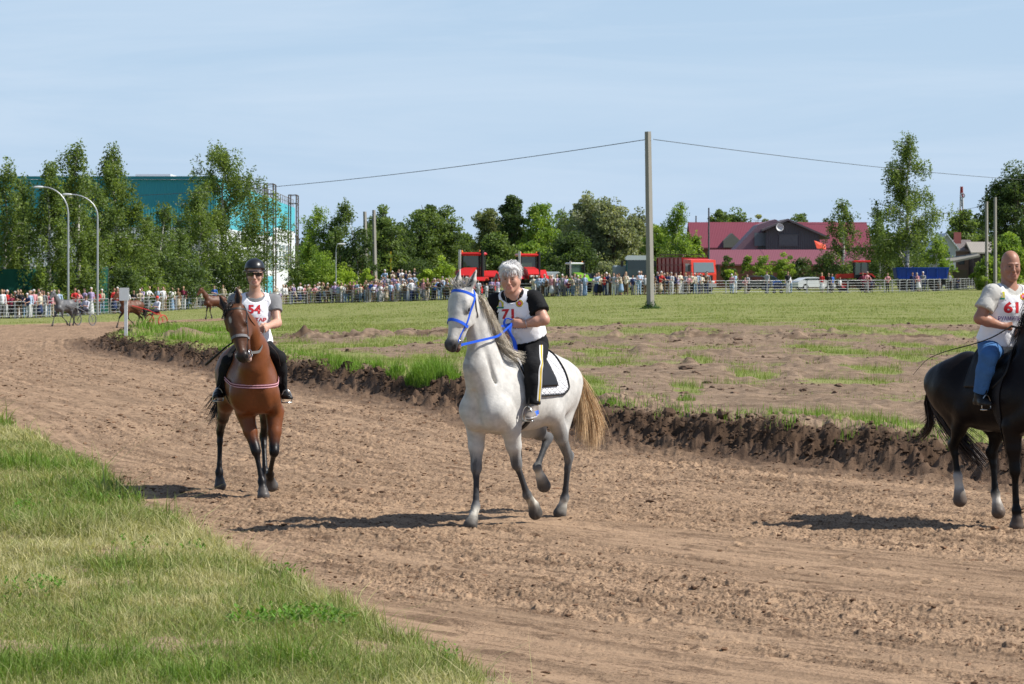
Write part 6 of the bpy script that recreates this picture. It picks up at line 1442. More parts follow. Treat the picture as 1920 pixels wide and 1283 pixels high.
def black_horse():
    H = Horse(1878, 25.9, math.radians(35)); S = SDF(); J = H.Jy; c = (.0075, .0055, .0055); dk = (.005, .0045, .0045); sk = (.60, .56, .50); hc = (.11, .085, .07)
    body(S, H, c)
    foreleg(S, H, -1, J(1897, 800, -.17), J(1903, 884, -.16), J(1906, 957, -.15), J(1907, 975, -.15), J(1906, 985, -.15), (c, dk, dk, dk, dk), hc)
    foreleg(S, H, 1, H.loc(.42, .17, .95), H.loc(.62, .16, .62), H.loc(.50, .15, .28), H.loc(.52, .15, .17), H.loc(.55, .15, .10), (c, dk, dk, dk, dk), hc)
    hindleg(S, H, -1, J(1810, 770, -.19), J(1788, 836, -.15), J(1796, 894, -.14), J(1799, 922, -.13), J(1800, 938, -.12), (c, dk, dk, (.40, .37, .34), sk), hc)
    hindleg(S, H, 1, J(1876, 776, .16), J(1861, 850, .13), J(1866, 925, .12), J(1870, 948, .12), J(1872, 960, .12), (c, dk, dk, dk, sk), hc)
    poll = H.loc(.61, 0, 2.24); muz = H.loc(.99, .10, 1.78)
    S.cap(H.loc(.40, 0, 1.24), H.loc(.43, 0, 1.65), .25, .19, c, .10, H.Lv, .68)
    S.cap(H.loc(.52, 0, 1.10), H.loc(.58, 0, 1.52), .20, .14, c, .10, H.Lv, .9)
    S.cap(H.loc(.43, 0, 1.65), H.loc(.50, 0, 1.98), .18, .13, c, .07, H.Lv, .64)
    S.cap(H.loc(.50, 0, 1.98), H.loc(.58, 0, 2.18), .13, .10, c, .06, H.Lv, .68)
    hd = horse_head(S, H, poll, muz, H.Fv + np.array([0, 0, .4]), c, dk, ear_dir=((-.01, .01), (-.01, .01)))
    root = empty('horse', H.O, 0, 'black horse with white socks at the right edge carrying the bald rider', 'horse')
    horse_mesh(S, 'body', SKINV, c, vcmat('horse_black', .40, .14, .25, 9, .3, 14, .012), root)
    eyes(hd, root); rng = np.random.default_rng(12)
    g = [H.loc(-.88, 0, 1.24), H.loc(-.98, -.02, 1.10), J(1752, 800, 0), J(1722, 824, 0)]
    cur = hair_lock(rng, g, .014, .018, 260, 9, .006)
    g = [H.loc(-.88, 0, 1.22), H.loc(-.90, .02, 1.0), J(1815, 840, .05), J(1838, 872, .1)]; cur += hair_lock(rng, g, .02, .05, 420, 9, .01)
    g = [H.loc(-.88, 0, 1.22), J(1780, 770, 0), J(1752, 772, 0), J(1728, 790, 0)]; cur += hair_lock(rng, g, .01, .02, 30, 9, .01)
    strands('tail', cur, .0065, (.035, .022, .018), root, seed=4)
    cur = []
    for i in range(14):
        t = i / 13; p = H.loc(.50, 0, 2.24) * (1 - t) + H.loc(.30, 0, 1.72) * t; cur += hair_lock(rng, [p, p - H.Lv * .05 - H.Fv * .03 + np.array([0, 0, .02]), p - H.Lv * .10 + np.array([0, 0, -.14]) - H.Fv * .07], .012, .02, 22)
    strands('mane', cur, .006, (.014, .012, .012), root, seed=5)
    br = empty('bridle'); setlocal(br, root); Q = hd['Q']; bl = mat('bridle_leather', (.035, .030, .028), .45)
    for nm, pts in (('noseband', [(.335, .060, -.09), (.335, .070, -.05), (.33, .045, .060), (.328, 0, .080), (.33, -.045, .060), (.335, -.070, -.05), (.335, -.060, -.09)]), ('cheekpiece', [(.0, -.06, -.05), (.06, -.098, -.045), (.24, -.088, -.035), (.42, -.056, -.045), (.50, -.052, -.055)]), ('cheekpiece', [(.0, .06, -.05), (.06, .098, -.045), (.24, .088, -.035), (.42, .056, -.045), (.50, .052, -.055)])):
        P_ = np.array([Q(*p) for p in pts]); cen = Q(.2, 0, -.04); tn = np.gradient(P_, axis=0); out = P_ - (cen + np.outer((P_ - cen) @ hd['a'], hd['a'])); M1 = MB(); M1.ribbon(P_, np.cross(tn, out), .022, .004); setlocal(M1.build(nm, bl), br)
    H.hd = hd; H.root = root; H.bit = Q(.50, .066, -.06); H.bitR = Q(.50, -.066, -.06); H.J = J; H.bridle = br
    return H
WH = white_horse(); BH = brown_horse(); KH = black_horse()
print('horses', round(time.time() - T0, 1))
# ------------------------------------------------------------------ riders
SK = (.50, .285, .20)
def head_sdf(S, Cc, f, u, sc=1.0, skin=SK, lips=(.40, .15, .12), jaw=1.0, fat=0.0, brow=(.30, .2, .15), age=0):
    f = unit(f); r = unit(np.cross(f, u)); u = np.cross(r, f); Rm = np.stack([r, f, u], 1)
    Q = lambda a, b, c: Cc + (r * a + f * b + u * c) * sc
    E = lambda p, rr, col=skin, k=.02, sub=False: S.ell(Q(*p), np.array(rr) * sc, Rm, col, k * sc, sub)
    Cp = lambda p, q, ra, rb, col=skin, k=.012, sub=False: S.cap(Q(*p), Q(*q), ra * sc, rb * sc, col, k * sc, sub=sub)
    E((0, -.012, .035), (.076, .096, .092)); E((0, .030, -.030), (.062 + fat * .01, .062, .085), k=.03)
    for q in (-1, 1):
        Cp((.054 * q * jaw, .0, -.048), (.020 * q, .078, -.100), .024 + fat * .012, .022, k=.025)
        E((.038 * q, .066, -.028), (.026 + fat * .006, .022, .028), k=.02)
        Cp((.012 * q, .093, .026), (.046 * q, .077, .025), .0065, .0060, brow, .010)
        E((.031 * q, .100, .006), (.017, .013, .010), sub=True, k=.012)
        Cp((.018 * q, .0885, .011), (.044 * q, .080, .009), .0045, .0045, [x * .72 for x in skin], .005)
        Cp((.018 * q, .0865, -.004), (.044 * q, .079, -.003), .004, .004, [x * .8 for x in skin], .006)
        E((.012 * q, .104, -.038), (.009, .010, .008), k=.008)
        E((.010 * q, .112, -.045), (.004, .006, .004), sub=True, k=.004)
        E((.079 * q, -.008, -.006), (.009, .020, .032), k=.008); E((.086 * q, -.003, -.006), (.005, .011, .019), sub=True, k=.006)
        if age: Cp((.020 * q, .100, -.042), (.036 * q, .088, -.070), .002, .002, sub=True, k=.014)
    E((0, .083, -.104), (.023, .018, .019)); Cp((0, .093, .018), (0, .114, -.028), .0085, .011, k=.014); E((0, .113, -.033), (.012, .012, .010), k=.010)
    E((0, .094, -.068), (.028, .012, .022), k=.015)
    Cp((-.019, .099, -.064), (.019, .099, -.064), .0055, .0055, lips, .006); Cp((-.017, .099, -.075), (.017, .099, -.075), .0065, .0065, lips, .006)
    S.cap(Q(-.024, .108, -.0695), Q(.024, .108, -.0695), .0035 * sc, .0035 * sc, sub=True, k=.004)
    return Q, Rm, r, f, u
def hand_sdf(S, wrist, d, up, n, skin=SK, curl=(65, 150, 225), sc=1.0, thumb=True, spread=0.0):
    d = unit(d); up = unit(up - d * (up @ d)); n = unit(n - d * (n @ d) - up * (n @ up))
    S.ell(wrist + d * .050 * sc, np.array((.045, .036, .018)) * sc, np.stack([d, up, n], 1), skin, .018)
    S.cap(wrist, wrist + d * .03 * sc, .026 * sc, .026 * sc, skin, .02, up, 1.1)
    for i, (o, l) in enumerate(((.028, .94), (.009, 1.0), (-.010, .95), (-.028, .78))):
        b = wrist + (d * .083 + up * o) * sc; p = b; S.cap(wrist + (d * .04 + up * o * .8) * sc, b, .0125 * sc, .0115 * sc, skin, .01)
        for ang, ln, ra, rb in zip(curl, (.042, .027, .022), (.0112, .0100, .0092), (.0100, .0092, .0080)):
            a = math.radians(ang + i * 3); q = p + (d * math.cos(a) + n * math.sin(a) + up * spread * (o / .03)) * ln * l * sc
            S.cap(p, q, ra * sc, rb * sc, skin, .004); p = q
    if thumb:
        b = wrist + (d * .022 + up * .030 + n * .008) * sc; m_ = b + (d * .034 + up * .014 + n * .018) * sc; t = m_ + (d * .026 - up * .012 + n * .016) * sc
        S.cap(wrist + d * .02 * sc, b, .018 * sc, .016 * sc, skin, .014); S.cap(b, m_, .0145 * sc, .0120 * sc, skin, .008); S.cap(m_, t, .0118 * sc, .0095 * sc, skin, .005)
def torso(S, j, col, g=0.0, belly=0.0, bust=0.0):
    lat = unit(j['shL'] - j['shR']); up = unit(j['neck'] - j['pel']); fw = unit(np.cross(up, lat)); fw = fw if fw @ j['fw'] > 0 else -fw
    Rm = np.stack([lat, fw, up], 1)
    S.ell(j['pel'], (.165 + g, .125 + g, .125), Rm, col, .05)
    S.cap(j['pel'] + up * .03, j['chest'] - up * .02, .125 + g, .120 + g, col, .07, lat, 1.22)
    S.ell(j['chest'] + up * .02, (.165 + g * .8, .112 + g * .7, .155), Rm, col, .06)
    S.cap(j['shL'] - lat * .03 - up * .03, j['shR'] + lat * .03 - up * .03, .068, .068, col, .05)
    for q, s_ in ((1, j['shL']), (-1, j['shR'])): S.cap(s_, j['neck'] - up * .01, .052, .050, col, .05)
    if belly: S.ell((j['pel'] * .55 + j['chest'] * .45) + fw * belly, (.15 + g, .11, .15), Rm, col, .07)
    if bust:
        for q in (-1, 1): S.ell(j['chest'] + lat * .075 * q + fw * (.075 + bust) - up * .035, (.075, .055, .068), Rm, col, .05)
    return Rm, lat, fw, up
def wrinkle(V, Q, amp, sc=9, seed=0, it=1):
    N = vnormals(V, Q); x, y, z = V.T; n = fbm(x + z * .8, y - z * .5, sc, 3, seed, .55) - .5; n2 = np.abs(fbm(x * 1.3 - z, y + z * 1.2, sc * 1.1, 2, seed + 9) - .5)
    return V + N * ((n * 1.2 - (n2 < .045) * .35 * (1 - n2 / .045)) * amp)[:, None]
def cloth(name, S, vox, mats, parent, infl=0, cut=None, amp=.006, sc=9, seed=0, it=2):
    V, Q = S.mesh(vox, infl, cut); V = relax(V, Q, it, .5)
    if amp: V = wrinkle(V, Q, amp, sc, seed)
    return mkmesh(name, V, Q, mats, parent, True)
def arm(S, sh, el, wr, col, r=(.058, .047, .028), k=.02):
    S.cap(sh, el, r[0], r[1], col, .04); m = el * .62 + wr * .38
    S.cap(el, m, r[1], r[1] * .98, col, k); S.cap(m, wr, r[1] * .95, r[2], col, k)
def leg(S, hip, kn, an, col, r=(.10, .062, .042), toe=None, k=.04):
    S.cap(hip, kn, r[0], r[1], col, k); m = kn * .68 + an * .32; S.cap(kn, m, r[1] * .98, r[1] * .98, col, k); S.cap(m, an, r[1] * .95, r[2], col, k)
def bvh_of(o):
    me = o.data; V = [v.co.copy() for v in me.vertices]; W = o.parent and None
    return BVHTree.FromPolygons(V, [tuple(p.vertices) for p in me.polygons])
def decal(name, V2, Fq, C0, U, Vv, N, bvh, m, parent, off=.0022, col=None):
    "flat lettering laid on a garment: V2 (n,2) metres, pressed on along -N"
    out = []
    for a, b in V2:
        p = Vector(C0 + U * a + Vv * b + N * .25); h = bvh.ray_cast(p, Vector(-N), .6)
        q = (np.array(h[0]) + np.array(N) * off) if h[0] is not None else (C0 + U * a + Vv * b)
        out.append(q)
    o = mkmesh(name, np.array(out), Fq, m, None, False); setlocal(o, parent); return o
def text_geo(s, size, bold=.0, width=None, outline=False):
    c = bpy.data.curves.new('t', 'FONT'); c.body = s; c.size = size; c.offset = bold; c.align_x = 'CENTER'; c.align_y = 'CENTER'; c.resolution_u = 3; c.space_character = 1.05
    o = bpy.data.objects.new('t', c); C.objects.link(o); dg = bpy.context.evaluated_depsgraph_get(); me = o.evaluated_get(dg).to_mesh()
    import bmesh
    bm = bmesh.new(); bm.from_mesh(me); o.evaluated_get(dg).to_mesh_clear(); bmesh.ops.triangulate(bm, faces=bm.faces[:])
    for _ in range(3):
        le = [e for e in bm.edges if e.calc_length() > size * .22]
        if not le: break
        bmesh.ops.subdivide_edges(bm, edges=le, cuts=1); bmesh.ops.triangulate(bm, faces=bm.faces[:])
    bm.verts.index_update(); V = np.array([(v.co.x, v.co.y) for v in bm.verts]); Fq = np.array([[v.index for v in f.verts] for f in bm.faces]); bm.free()
    bpy.data.objects.remove(o)
    if width: V[:, 0] *= width / (V[:, 0].max() - V[:, 0].min())
    return V, Fq
def disk(r, n=20, r0=0):
    a = np.linspace(0, 2 * math.pi, n + 1)[:-1]
    V = [(0, 0)] + [(r * .5 * math.cos(t), r * .5 * math.sin(t)) for t in a] + [(r * math.cos(t), r * math.sin(t)) for t in a]
    Fq = [(0, 1 + k, 1 + (k + 1) % n) for k in range(n)] + [(1 + k, 1 + n + k, 1 + n + (k + 1) % n) for k in range(n)] + [(1 + k, 1 + n + (k + 1) % n, 1 + (k + 1) % n) for k in range(n)]
    return np.array(V), np.array(Fq)
def rect(w, h, nx=4, ny=4, ox=0, oy=0):
    V = [(ox - w / 2 + w * i / nx, oy - h / 2 + h * j / ny) for j in range(ny + 1) for i in range(nx + 1)]
    return np.array(V), np.array([(j * (nx + 1) + i, j * (nx + 1) + i + 1, (j + 1) * (nx + 1) + i + 1, (j + 1) * (nx + 1) + i) for j in range(ny) for i in range(nx)])
def hitpt(bvh, px, py):
    o = Vector((0, 0, CH)); d = Vector(((px - 960) / F, 1, -(py - 500) / F)).normalized(); h = bvh.ray_cast(o, d, 60)
    return np.array(h[0]) if h[0] is not None else None
RED = mat('print_red', (.55, .025, .035), .6); PURP = mat('print_purple', (.16, .09, .30), .6)
def badges(vest, bvh, parent, sq, rd, U, N, Vv):
    if sq:
        c = hitpt(bvh, *sq)
        if c is not None:
            decal('crest', *rect(.064, .070), c, U, Vv, N, bvh, mat('crest_yellow', (.55, .50, .05), .6), parent, .0018)
            decal('crest_band', *rect(.064, .014, 4, 1), c - Vv * .030, U, Vv, N, bvh, mat('crest_green', (.01, .20, .14), .6), parent, .0030)
            V2 = np.array([(-.016, -.022), (.016, -.022), (.011, .014), (.004, .024), (-.004, .024), (-.011, .014)]); decal('crest_figure', V2, np.array([(0, 1, 2), (0, 2, 3), (0, 3, 4), (0, 4, 5)]), c, U, Vv, N, bvh, mat('crest_lilac', (.50, .46, .62), .6), parent, .0035)
    if rd:
        c = hitpt(bvh, *rd)
        if c is not None:
            for nm, r_, cc, of in (('emblem', .034, (.12, .16, .03), .0018), ('emblem_ring', .031, (.60, .42, .05), .0026), ('emblem_disc', .022, (.62, .07, .03), .0034), ('emblem_centre', .011, (.60, .25, .45), .0042)):
                decal(nm, *disk(r_), c, U, Vv, N, bvh, mat(nm + '_print', cc, .6), parent, of)

def drape_pt(H, bvh, x, th, off):
    c = H.loc(x, 0, 1.22); d = H.Lv * math.sin(th) + np.array([0, 0, 1]) * math.cos(th)
    h = bvh.ray_cast(Vector(c + d * .75), Vector(-d), .75)
    p = np.array(h[0]) if h[0] is not None else c + d * .28
    return p + d * off
def drape(name, H, bvh, fx, n_s, n_t, off, m, parent, thick=.012):
    "fx(s,t)->(x, theta); grid draped over the horse"
    G = np.zeros((n_s, n_t, 3)); O2 = np.zeros_like(G)
    for i in range(n_s):
        for j in range(n_t):
            x, th = fx(i / (n_s - 1), j / (n_t - 1)); o = off(i / (n_s - 1), j / (n_t - 1)) if callable(off) else off
            G[i, j] = drape_pt(H, bvh, x, th, o)
            c = H.loc(x, 0, 1.22); O2[i, j] = G[i, j] - unit(G[i, j] - c) * thick
    V = np.vstack([G.reshape(-1, 3), O2.reshape(-1, 3)]); n = n_s * n_t; idx = lambda i, j: i * n_t + j
    Q = []
    for i in range(n_s - 1):
        for j in range(n_t - 1):
            q = (idx(i, j), idx(i + 1, j), idx(i + 1, j + 1), idx(i, j + 1)); Q.append(q); Q.append(tuple(k + n for k in q[::-1]))
    for j in range(n_t - 1):
        Q.append((idx(0, j), idx(0, j + 1), idx(0, j + 1) + n, idx(0, j) + n)); Q.append((idx(n_s - 1, j + 1), idx(n_s - 1, j), idx(n_s - 1, j) + n, idx(n_s - 1, j + 1) + n))
    for i in range(n_s - 1):
        Q.append((idx(i + 1, 0), idx(i, 0), idx(i, 0) + n, idx(i + 1, 0) + n)); Q.append((idx(i, n_t - 1), idx(i + 1, n_t - 1), idx(i + 1, n_t - 1) + n, idx(i, n_t - 1) + n))
    o = mkmesh(name, V, np.array(Q), m, None, True); 
    if parent: setlocal(o, parent)
    return o, G

def quilt_mat():
    g = NT('quilted_white', .85, .2); g.color((.62, .62, .64, 1))
    c = g.coord((1, 1, 1), (0, .78, 0)); wv = g.n('TexWave', i_Scale=9.0, wave_type='BANDS', bands_direction='X'); g.t.links.new(c, wv.inputs[0])
    c2 = g.coord((1, 1, 1), (0, -.78, 0)); wv2 = g.n('TexWave', i_Scale=9.0, wave_type='BANDS', bands_direction='X'); g.t.links.new(c2, wv2.inputs[0])
    mm = g.n('Math', operation='MINIMUM', i_0=wv.outputs[1], i_1=wv2.outputs[1]); g.bump(g.ramp(mm.outputs[0], 0, .3), .8, .01); return g.m

def tack(H, bv, who, pad_col=None, saddle_col=(.007, .006, .006), pad_edge=None, flap=1.0):
    leather = mat('saddle_leather', saddle_col, .45, .15, 30, .2, 150, .001, spec=.3)
    if pad_col is not None:
        pad = empty('saddle_pad', H.loc(0, 0, 1.5), 0, 'white quilted saddle pad with black edge on the light grey horse', 'saddle pad')
        def fx(s, t):
            th = (t * 2 - 1) * 1.72; a = abs(t * 2 - 1); fr = .34 - .06 * a + .02 * (1 - a); rr = -.40 + .03 * a
            e = max(0, (a - .86) / .14); fr -= .07 * e * e; rr += .09 * e * e
            return rr + (fr - rr) * s, th
        drape('cloth', H, bv, fx, 14, 41, .014, quilt_mat(), pad)
        # edging
        for nm, sv in (('edging', 1.0), ('edging', 0.0)):
            pts = [drape_pt(H, bv, *fx(sv, t), .020) for t in np.linspace(0, 1, 45)]
            M1 = MB(); M1.tube(pts, .007, 6); setlocal(M1.build(nm, mat('black_binding', (.012, .012, .014), .7), smooth=True), pad)
        for tv in (0.0, 1.0):
            pts = [drape_pt(H, bv, *fx(s_, tv), .020) for s_ in np.linspace(0, 1, 15)]
            M1 = MB(); M1.tube(pts, .007, 6); setlocal(M1.build('edging', mat('black_binding', (.012, .012, .014), .7), smooth=True), pad)
    root = empty('saddle', H.loc(0, 0, 1.55), 0, who, 'saddle')
    off = .030 if pad_col is not None else .018
    def fs(s, t):
        a = abs(t * 2 - 1); th = (t * 2 - 1) * 1.45 * flap
        return (-.27 + .06 * a) + (.47 - .10 * a + .10 * math.sin(a * 3.1)) * s, th
    def fo(s, t):
        a = abs(t * 2 - 1); c = max(0, 1 - a * 3.2); return off + c * (.055 * abs(s * 2 - 1) ** 2 + .015)
    drape('seat', H, bv, fs, 14, 41, fo, leather, root, .02)
    def girth(s, t): return .16 + .09 * s, (t * 2 - 1) * 3.1
    drape('girth', H, bv, girth, 3, 60, .012, mat('girth_web', (.018, .016, .016), .7), root, .006)
    return root, leather
def stirrup(root, foot, top, toe_dir, leather, side):
    M1 = MB(); f = unit(toe_dir); l = unit(np.cross((0, 0, 1.0), f)); c = foot
    pts = [c + l * .055 * math.cos(a) + np.array([0, 0, .115 * math.sin(a) if math.sin(a) > 0 else .02 * math.sin(a)]) for a in np.linspace(0, 2 * math.pi, 21)[:-1]]
    M1.tube(pts, .006, 6, closed=True); M1.box(c + np.array([0, 0, -.018]), (.11, .04, .012), np.stack([l, f, np.array([0, 0, 1.0])], 1))
    st = setlocal(M1.build('stirrup', mat('stirrup_steel', (.50, .50, .48), .28, metal=1), smooth=True), root)
    M2 = MB(); a = c + np.array([0, 0, .11]); pts = [a * (1 - t) + top * t for t in np.linspace(0, 1, 6)]; M2.ribbon(pts, f, .028, .005); setlocal(M2.build('stirrup_leather', leather), root)

def shoe(name, ankle, toe, m_up, m_sole, parent, h=.075, stripe=None, r=.043):
    f = unit((toe - ankle) * np.array([1, 1, .6])); u = np.array([0, 0, 1.0]); u = unit(u - f * (u @ f)); l = np.cross(f, u); Rm = np.stack([f, l, u], 1)
    S = SDF(); hl = ankle - u * .055 - f * .035; tp = ankle - u * .070 + f * .165
    S.cap(ankle, hl + f * .02, .045, .040, k=.03); S.cap(hl, hl * .4 + tp * .6 , .038, .040, k=.03, side=l, w=1.05); S.cap(hl * .4 + tp * .6, tp, .038, .028, k=.03, side=l, w=1.3); S.cap(ankle + f * .01, hl * .45 + tp * .55, .038, .036, k=.03)
    V, Q = S.mesh(.006); V = relax(V, Q, 2)
    base = hl - u * .028; d = (V - base) @ u; V = V - np.outer(np.minimum(d, 0), u)
    mi = ((V[Q].mean(1) - base) @ u < .016).astype(int)
    if stripe is not None:
        w_ = V[Q].mean(1) - base; mi = np.where((mi == 0) & (w_ @ f > .03) & (w_ @ f < .13) & (w_ @ u < .055), 2, mi)
    o = mkmesh(name, V, Q, [m_up, m_sole] + ([stripe] if stripe is not None else []), None, True, mi=mi); setlocal(o, parent); return o
def sleeve_cut(arms, L_=.12):
    def f(x, y, z, G0=None):
        out = -1e3 + 0 * x + 0 * y + 0 * z
        for e, d in arms:
            dx, dy, dz = x - e[0], y - e[1], z - e[2]; a = dx * d[0] + dy * d[1] + dz * d[2]; rr = np.sqrt(np.maximum(dx * dx + dy * dy + dz * dz - a * a, 0)); R_ = np.maximum(-a, rr - L_); out = np.maximum(out, -R_)
        return out
    return f
def band_cut(pts_up):
    pass
def person_rider(J, H, spec):
    root = empty('person', H.loc(0, 0, 1.55), 0, spec['label'], 'rider'); j = spec['j']; j['fw'] = spec.get('chestf', H.Fv)
    S = SDF(); sk = spec.get('skin', SK)
    Rm, lat, fw, up = torso(S, j, sk, spec.get('g', 0) - .008, spec.get('belly', 0), spec.get('bust', 0))
    S.cap(j['neck'] - up * .03, j['head'] - up * .05 - fw * .01, .062 + spec.get('neckr', 0), .055 + spec.get('neckr', 0), sk, .03)
    ar = spec.get('armr', (.052, .045, .029))
    for q in 'LR': arm(S, j['sh' + q], j['el' + q], j['wr' + q], sk, ar)
    for q in 'LR':
        w_ = j['wr' + q]; d = unit(j['ha' + q] - w_); hand_sdf(S, w_, d, spec['hup' + q], spec['hn' + q], sk, spec.get('curl', (65, 150, 225)), spec.get('hs', 1.0))
    for q in 'LR': leg(S, j['hip' + q], j['kn' + q], j['an' + q], sk, (.088, .054, .036))
    Qh, Rh, hr, hf, hu = head_sdf(S, j['head'], spec['face'], np.array([0, 0, 1.0]) if 'hup' not in spec else spec['hup'], spec.get('hsc', 1.0), sk, fat=spec.get('fat', 0), age=spec.get('age', 0), brow=spec.get('brow', (.30, .2, .15)), lips=spec.get('lips', (.40, .15, .12)))
    V, Q = S.mesh(spec.get('vox', .0055)); V = relax(V, Q, 1, .4); col = S.colors(V, .004); col = col * (.94 + .12 * fbm(V[:, 0] + V[:, 2], V[:, 1], 30, 2, 3))[:, None]
    if spec.get('paint'): col = spec['paint'](V, col, Qh, Rh)
    mkmesh('body', V, Q, vcmat('skin', .48, .4, .06, 60, .15, 300, .0006, sss=.08), root, True, np.clip(col, 0, 1))
    s_ = spec.get('hsc', 1.0)
    if not spec.get('glasses'):
        for q in (-1, 1):
            M = MB(); M.sphere(Qh(.031 * q, .0775, .003), .0125 * s_, 14); setlocal(M.build('eye', mat('eye_dark', (.10, .075, .06), .2), smooth=True), root)
    return dict(root=root, S=S, j=j, Rm=Rm, lat=lat, fw=fw, up=up, Qh=Qh, Rh=Rh, hs=s_, hf=hf, hu=hu, hr=hr)

def clothes(R, spec):
    j, root, lat, fw, up = R['j'], R['root'], R['lat'], R['fw'], R['up']; g = spec.get('g', 0)
    S = SDF(); torso(S, j, (1, 1, 1), g, spec.get('belly', 0), spec.get('bust', 0)); arms = []
    for q in 'LR':
        ar = spec.get('armr', (.052, .045, .029)); sl = spec['sleeve']; e = j['sh' + q] * (1 - sl) + j['el' + q] * sl; d = unit(j['el' + q] - j['sh' + q])
        S.cap(j['sh' + q], e + d * .04, ar[0] + .016, ar[0] + spec.get('slw', .022), k=.05); arms.append((e, d))
    nk = j['neck'] + up * .045 + fw * .02
    sc = sleeve_cut(arms)
    hem = j['pel'] + up * spec.get('shem', -.05)
    def cut(x, y, z):
        o = sc(x, y, z); dx, dy, dz = x - nk[0], y - nk[1], z - nk[2]
        a = dx * lat[0] + dy * lat[1] + dz * lat[2]; b = dx * fw[0] + dy * fw[1] + dz * fw[2]; c = dx * up[0] + dy * up[1] + dz * up[2]
        n_ = (np.sqrt((a / 1.0) ** 2 + (b / 1.05) ** 2 + (c / .62) ** 2) - spec.get('neckhole', .092))
        o = np.maximum(o, -n_ * .6); h = -((x - hem[0]) * up[0] + (y - hem[1]) * up[1] + (z - hem[2]) * up[2]); return np.maximum(o, h)
    cloth('shirt', S, .0095, spec['shirt'], root, .004, cut, .013, 7, 3)
    # vest
    S2 = SDF(); torso(S2, j, (1, 1, 1), g, spec.get('belly', 0), spec.get('bust', 0)); vh = j['pel'] + up * spec.get('vhem', .05)
    vs = spec.get('vsh', .150); nk2 = j['neck'] + up * .035 + fw * .045
    def cut2(x, y, z):
        dx, dy, dz = x - nk2[0], y - nk2[1], z - nk2[2]; a = dx * lat[0] + dy * lat[1] + dz * lat[2]; b = dx * fw[0] + dy * fw[1] + dz * fw[2]; c = dx * up[0] + dy * up[1] + dz * up[2]
        n_ = (np.sqrt((a / 1.0) ** 2 + (b / 1.1) ** 2 + (c / spec.get('vneck', .95)) ** 2) - spec.get('vneckr', .100)); o = -n_ * .7
        # arm holes: narrower at the shoulder, full width at the waist
        hgt = np.clip((c + .34) / .30, 0, 1); hw = spec.get('vw', .235) + (vs - spec.get('vw', .235)) * hgt; o = np.maximum(o, np.abs(a) - hw)
        return np.maximum(o, -((x - vh[0]) * up[0] + (y - vh[1]) * up[1] + (z - vh[2]) * up[2]))
    v = cloth('vest', S2, .0085, mat('vest_white', (.84, .84, .88), .75, .03, 20, .25, 30, .01), root, .016, cut2, .016, 5.5, 11)
    # trousers
    S3 = SDF(); pel = j['pel']
    S3.ell(pel - up * .01, (.172 + g, .132 + g, .135), R['Rm'], k=.05)
    for q in 'LR':
        leg(S3, j['hip' + q], j['kn' + q], j['an' + q], (1, 1, 1), spec.get('legr', (.105, .070, .052)))
    th = j['pel'] + up * spec.get('thigh', .14)
    def cut3(x, y, z):
        o = (x - th[0]) * up[0] + (y - th[1]) * up[1] + (z - th[2]) * up[2]
        for q in 'LR':
            d = unit(j['an' + q] - j['kn' + q]); e = j['an' + q] + d * spec.get('leghem', -.02); dx, dy, dz = x - e[0], y - e[1], z - e[2]; a = dx * d[0] + dy * d[1] + dz * d[2]; rr = np.sqrt(dx * dx + dy * dy + dz * dz + 1e-9); o = np.maximum(o, -np.maximum(-a, rr - .11))
        return o
    t = cloth('trousers', S3, .009, spec['trousers'], root, .004, cut3, .011, 8, 21)
    return v, t
def hair_cap(name, R, col, parent, rng, shape, n=900, ln=.06, wd=.004):
    pass
